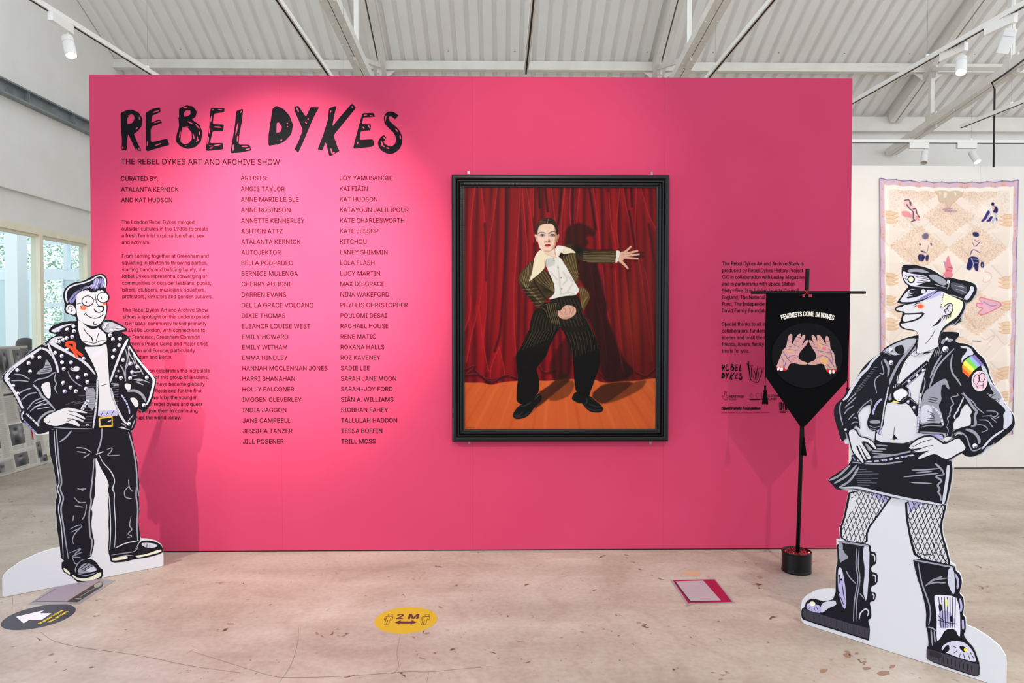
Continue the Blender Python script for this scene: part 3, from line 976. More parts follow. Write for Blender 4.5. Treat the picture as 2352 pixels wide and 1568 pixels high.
lampm = mat('lamp_glow', (255, 246, 230), .4, emit=9)
lamp_off = mat('lamp_glass', (214, 205, 190), .3)
def spotlight(base, aim, label, lit=True, side=(0, 1, 0), L=.12, r=.036):
    """base: point on the underside of a track"""
    base = Vector(base); d = Vector(aim).normalized()
    t = thing('track_spotlight', base, label, 'spotlight', 'white track spotlights')
    s = Vector(side)
    mb = MB(); mb.bar(base - s * .11 - Vector((0, 0, .03)), base + s * .11 - Vector((0, 0, .03)), .034, .06, trackm); mb.build('adapter', t)
    k = base + s * .07 - Vector((0, 0, .06))
    mb = MB(); mb.tube([k, k - Vector((0, 0, .045))], .008, trackm, 10)
    mb.tube([k - Vector((0, 0, .03)), k - Vector((0, 0, .05))], .014, trackm, 10); mb.build('stem', t)
    c = k - Vector((0, 0, .06))
    mb = MB(); mb.lathe(c - d * .03, [(0, 0), (r * .9, 0), (r * .9, 0), (r, .006), (r, .006), (r, .045), (r, .045), (r * .95, .045), (r * .95, .045), (r * .95, .05), (r * .95, .05), (r, .05), (r, .05), (r, L + .03), (r, L + .03), (r * .88, L + .03), (r * .88, L + .03), (r * .88, L + .02)], trackm, 24, d)
    hs = mb.build('lamp_housing', t)
    mb = MB(); mb.lathe(c - d * .03, [(0, L + .022), (r * .88, L + .022)], lampm if lit else lamp_off, 24, d); mb.build('lens', t)
p = tz(140, 36)
spotlight((p.x, p.y, TZ - .017), (.35, -.25, -1), 'white lit track spotlight at the top left, before the white gable wall')
p = tz(2190, 105)
spotlight((p.x, p.y, TZ - .017), (-.35, -.5, -1), 'white lit spotlight hanging right of the top corner of the pink wall', True, (.2, -.98, 0))
p = tz(2298, 40)
spotlight((p.x, p.y, TZ - .017), (-.1, .5, -1), 'white spotlight nearest the right edge, on the same track as the lit one', False, (.2, -.98, 0))
for px, lit, aim, lab in ((2110, False, (-.3, -.35, -1), 'left of the two small spotlights above the white wall'), (2220, True, (.15, -.6, -1), 'right of the two small spotlights above the white wall, lit')):
    q = hy(px, 327, 7.6)
    spotlight((q.x, 7.6, c0.z - .017), aim, lab, lit, (1, 0, 0))
# the fittings whose beams fall on the pink wall hang out of frame on the same tracks
for (x, y), aim in (((-1.15, 1.62), (0, 2.6, -1.7)), ((.15, 1.62), (0, 2.6, -1.5)), ((2.05, 1.5), (0, 1.6, -2.5))):
    pass

# black cable dropping from the truss at the right
cb = MB()
rub = mat('black_cable', (25, 24, 25), .6)
tq = tz(2277, 262); cy0 = tq.y
cxx = tq.x + .029
pts = [Vector((TX3 - .04, cy0, 4.215 - (cy0 - 7.87) * .139))] + [hy(px, py, cy0) for px, py in ((2308, 170), (2278, 190))] + [Vector((cxx, cy0, hy(2276, py, cy0).z)) for py in (205, 235, 250, 262, 300, 384)]
cb.tube(pts, .009, rub, 8)
tag(cb.build('power_cable'), 'thin black power cable dropping from the truss beside the short track', 'cable')

# ================================================================== FRAMED PAINTING
FY = WY - .052
pf = thing('framed_painting', hy(1287, 706, FY), 'large painting of a figure in a pinstripe suit in a black frame', 'painting')
def q3(px, py, y=FY): return hy(px, py, y)
o = [q3(1037, 398), q3(1538, 402.5), q3(1536, 1014.5), q3(1038.5, 1014.5)]
X0 = (o[0].x + o[3].x) / 2; X1 = (o[1].x + o[2].x) / 2; Z1 = (o[0].z + o[1].z) / 2; Z0 = (o[2].z + o[3].z) / 2
def ring(mb, prof, m):
    """mitred moulding: profile of (inset, y)"""
    n = len(prof); vs = []
    for ins, y in prof:
        vs += [(X0 + ins, y, Z0 + ins), (X1 - ins, y, Z0 + ins), (X1 - ins, y, Z1 - ins), (X0 + ins, y, Z1 - ins)]
    fs = []
    for i in range(n - 1):
        for k in range(4):
            k2 = (k + 1) % 4
            fs.append((i * 4 + k, i * 4 + k2, (i + 1) * 4 + k2, (i + 1) * 4 + k))
    mb.add(vs, fs, m)
fw = (q3(1066, 700).x - X0)
mb = MB()
ring(mb, [(0, WY), (0, FY + .012), (.004, FY + .004), (.012, FY), (fw * .28, FY), (fw * .36, FY + .006), (fw * .42, FY + .012), (fw * .47, FY + .006), (fw * .56, FY + .004), (fw * .62, FY + .016)], black_gloss)
frame = mb.build('frame', pf)
mb = MB()
ring(mb, [(fw * .62, FY + .016), (fw * .66, FY + .012), (fw * .74, FY + .010), (fw * .82, FY + .016), (fw * .88, FY + .022), (fw, FY + .024), (fw, FY + .04)], black_gloss)
# rippled bead
n = 150
for k in range(n):
    for (ax, s, e, fx) in (('x', X0 + fw, X1 - fw, Z0 + fw * .74), ('x', X0 + fw, X1 - fw, Z1 - fw * .74), ('z', Z0 + fw, Z1 - fw, X0 + fw * .74), ('z', Z0 + fw, Z1 - fw, X1 - fw * .74)):
        c = s + (e - s) * (k + .5) / n; h = (e - s) / n * .40
        if ax == 'x': mb.box((c - h, FY + .0085, fx - .006), (c + h, FY + .016, fx + .006), black_gloss)
        else: mb.box((fx - .006, FY + .0085, c - h), (fx + .006, FY + .016, c + h), black_gloss)
mb.build('inner_moulding', frame)
for px, py in ((1076, 396), (1497, 398), (1078, 1016), (1494, 1017)):
    c = hy(px, py, WY - .004)
    mb = MB(); mb.box((c.x - .007, WY - .004, c.z - .009), (c.x + .007, WY - .001, c.z + .009), mat('mirror_plate', (150, 120, 125), .3, .8)); mb.build('mirror_plate', pf)

# the painted picture
pc = Painter(1066, 429, 1509.5, 987, 1.4, (150, 16, 26))
R_ = random.Random(3)
def PP(s, reg=P_): return tp(s, reg)
top, bot = 429, 880
# folds: broad soft darks, then bright velvet edges
allx = [(1066, 1066), (1080, 1076), (1090, 1082), (1108, 1112), (1122, 1110), (1140, 1118), (1160, 1148), (1178, 1172), (1190, 1182), (1205, 1200), (1222, 1222), (1238, 1240), (1262, 1268), (1280, 1282), (1300, 1302), (1318, 1322), (1336, 1342), (1358, 1372), (1375, 1392), (1392, 1410), (1412, 1432), (1432, 1452), (1450, 1474), (1468, 1494), (1488, 1508), (1505, 1520)]
for i, (a, b) in enumerate(allx):
    wv = R_.uniform(-3, 3)
    lnp = [(a + (b - a) * t + wv * math.sin(t * 7 + i), top - 5 + (bot - top + 10) * t) for t in np.linspace(0, 1, 7)]
    dk = [(x + 5 + R_.uniform(0, 3), y) for x, y in lnp]
    pc.stroke(dk, 7, (72, 4, 14), 9, .75)
for i, (a, b) in enumerate(allx):
    if i % 2 == 0:
        pc.stroke([(a + (b - a) * t - 4, top + (bot - top) * t) for t in (0, .5, 1)], 8, (182, 22, 36), 10, .6)
for s_ in ('150,95 135,200 125,330 120,560 118,690 127,720 120,820 90,900', '185,95 205,280 205,480 195,570 190,640 170,780 130,920 100,1080', '275,95 262,200 230,420 210,620 215,780 190,1000',
           '405,100 395,280 380,500 365,690 370,900 380,1040', '415,95 430,280 445,450 440,560', '440,100 470,280 480,400', '480,100 478,260', '580,95 600,280 610,300', '655,100 635,280 635,420', '690,100 680,200 690,300',
           '740,100 725,250 725,300', '815,95 850,350 855,440', '905,130 915,300 950,440', '965,100 945,320 960,430', '985,100 1010,250 1040,330', '1060,100 1050,380 1075,500 1120,800 1155,1070', '1085,100 1130,250 1172,330',
           '170,760 190,940 222,1130 240,1130', '285,1000 240,1100 235,1170', '285,1000 310,1100 320,1160', '1005,560 1010,700 1040,1000 1050,1140', '940,560 960,800 980,1010', '870,540 890,760 935,950', '1110,560 1140,700 1160,980'):
    pc.stroke(PP(s_), 2.0, (214, 62, 72), 2.2, .75)
    pc.stroke([(x - 4, y) for x, y in PP(s_)], 7, (186, 24, 38), 8, .5)
for s_ in ('325,95 325,300 320,500 300,800 290,930 260,1020', '205,300 210,480 212,620', '510,100 515,210', '545,95 560,230', '1030,100 1035,200', '640,100 618,300', '700,100 700,300', '795,100 830,330', '1020,230 1060,480', '1000,500 1040,900', '1130,300 1172,560'):
    pc.stroke(PP(s_), 4, (34, 6, 12), 5, .85)
# left and right tone of the cloth
m_r = np.clip((pc.xx - 1300) / 160, 0, 1)
pc.put(m_r * np.clip((pc.yy - 500) / 350, 0, 1), (92, 34, 20), .55)
pc.blob(1450, 720, 26, 90, (176, 60, 34), .55)
pc.blob(1500, 600, 40, 160, (150, 62, 60), .4)
pc.blob(1120, 650, 40, 160, (176, 14, 28), .45)
# pooled hem
for s_ in ('88,1130 150,1100 130,1130 100,1150', '90,1160 160,1150 230,1190 330,1160', '150,1130 240,1210 320,1150 390,1180', '510,1100 540,1150 600,1130', '860,1150 900,1190 960,1180', '1060,1140 1120,1170 1170,1120'):
    pc.stroke(PP(s_), 5, (66, 6, 14), 6, .8)
    pc.stroke([(x, y - 3) for x, y in PP(s_)], 1.6, (190, 60, 70), 2, .6)
# floor boards
fm = pc.poly(PP('-300,1195 80,1195 130,1198 190,1196 240,1212 290,1198 340,1190 420,1186 500,1185 560,1188 640,1180 705,1176 780,1188 830,1180 860,1194 900,1200 960,1190 1060,1188 1120,1178 1180,1172 1600,1172 1600,1800 -300,1800'), (222, 116, 58), 1.2)
for k in range(26):
    u = k / 25
    xa = 70 + 1120 * u; xb = 600 + (xa - 600) * 1.5
    pc.stroke(PP('%f,1180 %f,1470' % (xa, xb)), 1.2 + 3 * (k % 3), (234, 134, 74) if k % 2 else (204, 98, 46), 4, .45, fm)
pc.put(fm * np.clip((1250 - pc.xx) / 300, 0, 1), (172, 74, 30), .25)
for s_, al in (('590,1200 640,1130 700,1176 620,1240 540,1310 480,1350 500,1260', .85), ('640,1180 720,1190 690,1270 620,1300 560,1300 600,1240', .45), ('880,1200 1060,1190 1000,1240 900,1310 860,1320 800,1270', .85), ('1060,1190 1130,1180 1090,1240 960,1300 860,1325 960,1260', .5), ('480,1360 520,1310 440,1390', .5)):
    pc.poly(PP(s_), (74, 34, 14), 4, al, sm=1)
# cast shadow on the cloth
for s_, al in (('655,380 660,335 700,305 735,290 800,318 832,350 815,375 790,362 770,385 795,400 770,430 700,440 650,425', .62), ('640,430 720,410 800,450 950,440 940,520 830,510 860,600 880,700 900,760 890,820 930,900 960,1000 1000,1080 1060,1130 1000,1190 880,1192 850,1080 840,950 800,860 770,800 800,690 740,620 700,540', .72),
               ('1040,480 1080,455 1110,460 1080,470 1112,485 1080,490 1050,520', .6), ('720,880 700,1000 690,1170 590,1180 560,1100 640,960', .5)):
    pc.poly(PP(s_), (38, 16, 12), 6, al)
pc.stroke(PP('860,560 900,760 960,1000 1000,1150'), 1.2, (120, 40, 44), 2, .6)
pc.stroke(PP('800,540 830,720 880,900 900,1100'), 1.2, (110, 40, 44), 2, .5)
pc.stroke(PP('905,540 950,900 985,1130'), 2, (140, 40, 34), 3, .6)
# shoes
for s_ in ('105,1430 115,1380 200,1270 330,1230 440,1130 480,1100 520,1160 500,1220 420,1290 330,1420 250,1460 150,1472', '930,1170 985,1075 1060,1130 1190,1140 1260,1210 1330,1260 1380,1320 1350,1380 1200,1375 1130,1320 1070,1240 1040,1255 940,1200'):
    pc.poly(PP(s_, S_), (22, 21, 23), 1)
for s_ in ('130,1410 200,1420 240,1370', '220,1280 260,1290 350,1240', '150,1440 260,1430 330,1380', '420,1180 480,1130', '1140,1180 1150,1230 1120,1260', '1200,1180 1230,1200', '1120,1290 1220,1350 1340,1340', '1180,1260 1290,1300 1330,1290'):
    pc.stroke(PP(s_, S_), 2.2, (92, 92, 96), 3, .7)
# trousers
Lg = pc.poly(PP('440,0 345,200 280,340 200,510 150,560 155,640 170,760 185,900 165,1020 158,1200 195,1255 300,1265 420,1150 470,1090 482,990 470,880 430,760 500,680 580,580 620,450 690,310 780,170 770,60 600,0', S_), (16, 13, 12), 1)
Rg = pc.poly(PP('760,120 850,330 910,470 950,600 960,850 975,990 985,1070 1040,1135 1130,1165 1180,1140 1200,1060 1240,960 1260,890 1300,800 1330,640 1310,470 1250,300 1150,90 1080,-20 900,-20', S_), (17, 14, 13), 1)
pc.blob(1225, 775, 28, 22, (44, 34, 22), .7, Lg); pc.blob(1325, 780, 30, 30, (40, 31, 22), .7, Rg)
tan = (170, 146, 96)
for k in range(9):
    x = 350 + k * 44
    pc.stroke(PP('%f,%f %f,%f %f,%f' % (x + 90 + k * 6, 130 - k * 3, x - 10, 320 - k * 12, x - 100 + k * 5, 500 - k * 20), S_), .9, tan, 1.2, .75, Lg, w2=.4)
for k in range(9):
    x = 800 + k * 46
    pc.stroke(PP('%f,%f %f,%f %f,%f' % (x, 150 - k * 14, x + 110, 350 - k * 10, x + 150 - k * 3, 600 - k * 14), S_), .9, tan, 1.2, .75, Rg, w2=.4)
# shirt, waist, jacket
wm = pc.poly(PP('440,1170 560,1130 700,1100 830,1110 860,1170 890,1310 940,1450 1000,1580 620,1580 600,1480 570,1290 540,1200', Q_), (34, 27, 19), 1)
for k in range(8):
    pc.stroke(PP('%f,1150 %f,1250 %f,1400' % (560 + k * 42, 590 + k * 44, 640 + k * 46), Q_), .8, tan, 1.1, .6, wm)
hm = pc.poly(PP('200,1500 260,1300 330,1250 430,1330 600,1470 560,1568 230,1568', Q_), (30, 24, 17), 1)
for k in range(8):
    pc.stroke(PP('%f,1330 %f,1450 %f,1568' % (300 + k * 40, 260 + k * 40, 235 + k * 42), Q_), .8, tan, 1.1, .55, hm)
pc.poly(PP('420,620 480,600 590,590 700,770 800,950 845,1020 840,1060 800,1105 650,1110 430,1170 530,1080 530,1000 490,880 430,760', Q_), (236, 232, 226), 1)
for s_ in ('570,720 590,850 600,1000 610,1090', '640,800 700,900 640,960', '760,960 700,1050', '480,800 560,900', '610,1100 700,1060 790,1090', '700,850 760,920'):
    pc.stroke(PP(s_, Q_), 2.5, (198, 192, 186), 4, .7)
pc.poly(PP('415,640 470,615 530,640 540,700 480,730 410,750', Q_), (206, 208, 202), 2, .9)
for s_ in ('515,622 517,624', '520,655 522,657', '572,745 574,748', '612,875 614,878', '620,1018 622,1020'):
    pc.stroke(PP(s_, Q_), 2.6, (176, 150, 110), 1)
jk = (86, 66, 36); jd = (44, 34, 20)
def cloth(s_, rgb, lines, reg=Q_, al=.85, shade=()):
    m = pc.poly(PP(s_, reg), rgb, 1)
    for (cx, cy, rx, ry, c, a_) in shade:
        pc.blob(cx, cy, rx, ry, c, a_, m)
    for l in lines:
        pc.stroke(PP(l, reg), .8, (196, 178, 128), 1.1, al, m)
    return m
cloth('640,470 740,430 850,490 1000,520 1150,530 1320,520 1330,600 1310,682 1200,690 1000,682 850,650 810,600 790,560', (74, 58, 34),
      ['%d,%d %d,%d %d,%d' % (900, 540 + k * 22, 1100, 550 + k * 20, 1330, 540 + k * 21) for k in range(7)],
      shade=((1330, 570, 14, 14, (18, 14, 12), .95), (1352, 572, 10, 20, (40, 30, 18), .8), (1385, 590, 16, 8, (104, 82, 46), .6)))
cloth('255,640 180,700 110,780 65,860 58,910 80,970 140,1050 150,1090 230,1170 300,1250 340,1270 390,1200 430,1150 330,1010 270,930 255,860 230,830', jk,
      ['%d,%d %d,%d %d,%d' % (240 - k * 22, 660 + k * 28, 220 - k * 14, 800 + k * 22, 270 - k * 18, 900 + k * 20) for k in range(7)] + ['%d,%d %d,%d %d,%d' % (90 + k * 34, 900 + k * 34, 150 + k * 34, 1000 + k * 30, 200 + k * 36, 1060 + k * 34) for k in range(6)],
      shade=((1208, 672, 12, 16, (40, 32, 18), .8), (1222, 690, 10, 14, (30, 24, 14), .8), (1200, 630, 12, 14, (112, 88, 48), .6)))
cloth('255,880 400,760 440,800 490,880 530,1000 520,1080 440,1150 400,1130 330,1010 270,930', jk,
      ['%d,%d %d,%d %d,%d' % (280 + k * 30, 880 - k * 22, 350 + k * 32, 960 - k * 10, 530 - 6 * k, 1060 - k * 12) for k in range(6)],
      shade=((1258, 664, 12, 8, (36, 28, 18), .8), (1250, 642, 8, 14, (60, 46, 26), .6)))
cloth('585,570 600,545 700,560 790,550 805,590 820,700 835,850 838,985 780,900 700,770 620,630', (96, 76, 42),
      ['%d,%d %d,%d %d,%d' % (640 + k * 34, 600 - k * 8, 690 + k * 30, 740, 800 + k * 10, 930 - k * 20) for k in range(6)], shade=((1292, 585, 8, 8, (24, 18, 14), .8),))
cloth('850,970 930,1020 980,1080 985,1150 940,1230 890,1320 860,1150 850,1050', (108, 84, 46), ['%d,%d %d,%d %d,%d' % (850 + k * 26, 1000 + k * 12, 870 + k * 24, 1110, 885 + k * 8, 1260 - k * 20) for k in range(5)])
cloth('345,1240 400,1200 520,1180 560,1200 570,1290 580,1390 612,1480 540,1510 430,1410 340,1330', (46, 36, 22),
      ['%d,1220 %d,1320 %d,1480' % (430 + k * 28, 450 + k * 26, 500 + k * 24) for k in range(6)] + ['360,1260 420,1300 440,1380', '380,1230 480,1200 560,1210'], shade=((1250, 715, 12, 10, (20, 16, 12), .7),))
for k in range(6):
    pc.stroke(PP('%d,%d %d,%d %d,%d' % (112 + k * 30, 1010 + k * 42, 200 + k * 28, 1010 + k * 40, 300 + k * 24, 985 + k * 44), Q_), 2.4, (46, 36, 20), 3, .75)
    pc.stroke(PP('%d,%d %d,%d %d,%d' % (118 + k * 30, 1026 + k * 42, 200 + k * 28, 1030 + k * 40, 296 + k * 24, 1006 + k * 44), Q_), .9, (196, 178, 128), 1.2, .55)
pc.stroke(PP('250,860 262,930 330,1030 400,1130 440,1165', Q_), 3, (30, 22, 14), 3, .9)
pc.stroke(PP('258,650 232,760 240,860', Q_), 2, (52, 40, 22), 3, .7)
pc.stroke(PP('400,770 470,860 520,960', Q_), 1.4, (40, 30, 18), 2, .8)
pc.stroke(PP('350,960 430,1020 500,1090', Q_), 3, (52, 40, 22), 4, .7)
pc.stroke(PP('345,1245 430,1200 560,1195', Q_), 2, (18, 14, 10), 2, .9)
for k in range(6):
    pc.stroke(PP('%d,40 %d,100 %d,170' % (800 + k * 46, 815 + k * 48, 835 + k * 50), S_), .9, (170, 146, 96), 1.2, .6, Rg)
pc.poly(PP('590,545 650,560 720,575 640,600 600,610', Q_), (20, 16, 15), 1)
# neck, face, ears, hair
V_ = (1220, 490, 14.256)
def VP(s): return tp(s, V_)
def vb(x, y, rx, ry, c, a=1, clip=None, rot=0):
    q = VP('%f,%f' % (x, y))[0]; pc.blob(q[0], q[1], rx / 14.256, ry / 14.256, c, a, clip, rot)
nk = pc.poly(VP('300,1100 420,1230 560,1245 700,1180 790,1080 800,1250 850,1400 830,1480 740,1420 560,1400 420,1320'), (236, 222, 206), 1.5)
vb(560, 1300, 200, 50, (232, 204, 176), .6, nk)
pc.stroke(VP('785,1110 800,1280 845,1440'), 2.2, (206, 140, 92), 2.5, .9, nk)
pc.poly(VP('108,690 140,655 195,680 212,770 225,955 170,880 135,770'), (240, 204, 184), 1); pc.stroke(VP('150,700 180,780 195,860'), 1.4, (196, 140, 116), 1.6, .7)
pc.poly(VP('845,720 880,650 925,660 930,720 900,830 862,920 836,905'), (206, 158, 138), 1); pc.stroke(VP('880,680 890,760 860,860'), 2, (120, 72, 60), 2, .7)
hr = pc.poly(VP('200,690 150,665 143,520 168,400 225,275 300,190 400,142 520,122 650,128 750,180 822,270 880,400 902,480 892,610 868,695 840,690 700,500 420,480'), (64, 42, 34), 1)
vb(330, 260, 90, 70, (128, 78, 54), .8, hr); vb(640, 220, 90, 70, (44, 26, 24), .8, hr); vb(860, 500, 40, 160, (36, 26, 26), .8, hr); vb(190, 520, 30, 130, (66, 50, 46), .7, hr)
for k in range(9):
    pc.stroke(VP('%d,%d %d,%d %d,%d' % (520 - k * 26, 150 + k * 5, 400 - k * 22, 230 + k * 16, 250 - k * 8, 420 + k * 14)), .7, (148, 98, 70) if k % 2 else (50, 32, 28), 1, .5, hr)
fc = pc.poly(VP('205,690 215,560 255,420 340,345 440,322 545,312 620,312 700,335 760,400 800,500 830,600 850,710 842,850 828,960 790,1080 720,1150 640,1212 540,1242 440,1232 350,1182 290,1122 248,1000 214,850'), (241, 214, 198), 1.3)
vb(540, 440, 180, 60, (244, 206, 182), .8, fc); vb(400, 560, 160, 60, (243, 218, 204), .7, fc)
pc.stroke(VP('790,480 822,640 815,850 800,960 770,1090 690,1180'), 4.2, (196, 118, 78), 3.5, .8, fc, w2=3)
pc.stroke(VP('215,700 235,560 290,420 360,350'), 2, (232, 178, 140), 3, .6, fc)
vb(570, 1210, 130, 22, (216, 150, 116), .7, fc); vb(720, 1080, 60, 80, (226, 172, 146), .5, fc); vb(290, 950, 60, 150, (244, 214, 196), .6, fc)
vb(560, 1150, 90, 40, (244, 216, 202), .8, fc); vb(540, 1095, 90, 16, (216, 176, 160), .6, fc)
vb(420, 850, 80, 50, (246, 222, 210), .6, fc); vb(690, 850, 60, 60, (240, 200, 182), .6, fc)
vb(545, 690, 26, 110, (248, 226, 214), .7, fc); vb(580, 720, 22, 70, (206, 162, 146), .6, fc); vb(370, 690, 100, 50, (214, 172, 158), .6, fc); vb(700, 680, 100, 60, (196, 146, 136), .65, fc)
pc.stroke(VP('235,640 290,604 360,598 430,610 472,634'), 2.0, (120, 98, 90), 1.6, .85, w2=1.6); pc.stroke(VP('580,640 640,600 720,572 780,574 818,604'), 1.9, (104, 82, 76), 1.6, .88, w2=2.0)
for cx_, x0_, x1_ in ((372, 300, 452), (696, 618, 786)):
    pc.poly(VP('%d,695 %d,668 %d,672 %d,700 %d,728 %d,730' % (x0_, cx_ - 20, cx_ + 40, x1_, cx_ + 30, cx_ - 30)), (222, 216, 212), .9)
    vb(cx_ + 4, 698, 34, 32, (58, 62, 62), .95); vb(cx_ + 4, 698, 14, 14, (14, 14, 16), .95)
    pc.stroke(VP('%d,694 %d,664 %d,664 %d,700' % (x0_, cx_ - 24, cx_ + 36, x1_)), 1.1, (56, 36, 36), 1, .95)
    pc.stroke(VP('%d,710 %d,738 %d,738 %d,706' % (x0_ + 8, cx_ - 20, cx_ + 30, x1_ - 6)), .8, (176, 124, 112), 1.2, .7)
vb(765, 695, 24, 34, (70, 40, 44), .7, fc)
vb(596, 885, 36, 42, (128, 66, 50), .85, fc); vb(495, 905, 17, 15, (96, 48, 42), .9, fc); vb(575, 905, 18, 12, (82, 38, 34), .9, fc); pc.stroke(VP('445,880 435,930 470,945'), 1.2, (206, 140, 112), 1.6, .8); vb(535, 880, 26, 26, (242, 208, 192), .8, fc); vb(540, 940, 40, 10, (210, 166, 148), .7, fc)
pc.poly(VP('432,1032 490,992 545,1000 590,984 662,1026 600,1064 540,1073 480,1066'), (206, 62, 76), .9); pc.poly(VP('432,1030 490,992 545,1000 590,984 662,1024 560,1030'), (160, 34, 50), .9)
pc.stroke(VP('540,320 548,240 568,160'), .9, (196, 158, 132), 1, .9)
# cuff and hands
pc.poly(PP('1325,516 1382,535 1365,610 1335,684 1312,682 1325,600', Q_), (236, 230, 220), 1)
sk = (232, 194, 170)
pc.poly(PP('1380,540 1430,535 1460,560 1450,610 1420,640 1400,665 1345,662 1365,600', Q_), sk, 1)
for s_, w1, w2_ in (('1425,552 1470,515 1515,472', 5.5, 3.4), ('1435,566 1520,545 1600,528', 5.5, 3.6), ('1435,592 1540,580 1620,570', 5.4, 3.4), ('1425,612 1520,620 1605,628', 5, 3.4), ('1370,650 1430,700 1475,752', 7, 3.4)):
    pc.stroke([(x, y + .8) for x, y in PP(s_, Q_)], w1, (196, 140, 116), 1, 1, w2=w2_)
    pc.stroke(PP(s_, Q_), w1 * .9, sk, 1, 1, w2=w2_ * .9)
pc.stroke(PP('1400,580 1430,590', Q_), 2, (214, 168, 146), 3, .6)
fs_ = pc.poly(PP('568,1290 600,1312 640,1250 690,1228 720,1232 760,1240 800,1262 812,1320 770,1375 690,1415 610,1405 572,1360', Q_), (226, 184, 164), 1)
for s_ in ('640,1250 680,1300 660,1330', '700,1235 740,1290 720,1340', '760,1245 780,1290 750,1340', '600,1312 640,1350 690,1345'):
    pc.stroke(PP(s_, Q_), 1.2, (166, 112, 96), 1.6, .75, fs_)
pc.blob(*PP('690,1400', Q_)[0], 16, 4, (190, 138, 118), .6, fs_)
# collars
pc.poly(PP('350,510 290,560 262,640 235,830 183,938 300,850 405,755 412,660 440,612 530,610 480,595 400,562', Q_), (240, 228, 202), 1)
pc.poly(PP('548,455 640,468 745,500 815,562 740,552 655,578 610,545 590,590 550,622 535,600 560,540', Q_), (238, 226, 202), 1)
pc.poly(VP('790,1120 870,1040 950,1030 1080,1060 1110,1110 1100,1170 990,1215 920,1330 850,1440 800,1260'), (240, 234, 226), 1.2)
pc.stroke(PP('400,562 480,600 550,612', Q_), 1, (206, 170, 130), 1.5, .7); pc.stroke(PP('400,650 400,740', Q_), 1.2, (210, 196, 168), 2, .7); pc.stroke(PP('650,480 640,540 655,572', Q_), 1, (204, 186, 150), 1.5, .8)
# cuff and hands
pc.poly(PP('1325,516 1382,535 1365,610 1335,684 1312,682 1325,600', Q_), (236, 230, 220), 1)
sk = (232, 194, 170)
pc.poly(PP('1380,540 1430,535 1460,560 1450,610 1420,640 1400,665 1345,662 1365,600', Q_), sk, 1)
for s_, w1, w2_ in (('1425,552 1470,515 1515,472', 5.5, 3.4), ('1435,566 1520,545 1600,528', 5.5, 3.6), ('1435,592 1540,580 1620,570', 5.4, 3.4), ('1425,612 1520,620 1605,628', 5, 3.4), ('1370,650 1430,700 1475,752', 7, 3.4)):
    pc.stroke([(x, y + .8) for x, y in PP(s_, Q_)], w1, (196, 140, 116), 1, 1, w2=w2_)
    pc.stroke(PP(s_, Q_), w1 * .9, sk, 1, 1, w2=w2_ * .9)
pc.stroke(PP('1400,580 1430,590', Q_), 2, (214, 168, 146), 3, .6)
fs_ = pc.poly(PP('568,1290 600,1312 640,1250 690,1228 720,1232 760,1240 800,1262 812,1320 770,1375 690,1415 610,1405 572,1360', Q_), (226, 184, 164), 1)
for s_ in ('640,1250 680,1300 660,1330', '700,1235 740,1290 720,1340', '760,1245 780,1290 750,1340', '600,1312 640,1350 690,1345'):
    pc.stroke(PP(s_, Q_), 1.2, (166, 112, 96), 1.6, .75, fs_)
pc.blob(*PP('690,1400', Q_)[0], 16, 4, (190, 138, 118), .6, fs_)
lum = pc.img / 255.0
pc.img = 255 * lum * (.52 + .30 * lum)
pc.img += np.random.default_rng(1).normal(0, 2.2, pc.img.shape[:2])[..., None]
CYp = FY + .03
pq = [np.array(hy(*p, CYp)) for p in ((1066, 429), (1509.5, 431), (1508, 988), (1066.5, 987))]
xx0, xx1 = X0 + fw * .98, X1 - fw * .98
zz1, zz0 = Z1 - fw * .98, Z0 + fw * .98
def canvas_fn(u, v):
    return np.stack([xx0 + (xx1 - xx0) * u, np.full(u.shape, CYp), zz1 + (zz0 - zz1) * v], -1)
cv = pc.mesh('canvas', canvas_fn, pf, attr_mat('oil_paint', .5, .08))
mb = MB(); mb.box((xx0, CYp + .002, zz0), (xx1, WY - .001, zz1), mat('stretcher', (150, 120, 90), .8)); mb.build('backing_board', pf)
PC = Plane((0, CYp, 0), (0, -1, 0)); PC.lift = .0006
mb = MB(); o_ = PC.at(tp('98,1452', P_)[0]); e_ = PC.at(tp('165,1452', P_)[0])
text_line(mb, 'SADIE LEE 1997'[:9], o_, UX, UZ, mat('signature_ink', (40, 20, 14), .6), .006, (e_.x - o_.x) * .75)
mb.build('signature', cv)

# ================================================================== CARDBOARD CUT-OUT FIGURES
K = (22, 21, 29); WH = (210, 208, 212); LG = (198, 198, 210); GR = (146, 147, 158); GD = (92, 93, 104)
VI = (128, 126, 178); VL = (178, 172, 212); RD = (228, 74, 42)
board_m = mat('white_foam_board', (211, 210, 215), .45, spec=.35)
edge_m = mat('board_core', (206, 186, 150), .8)

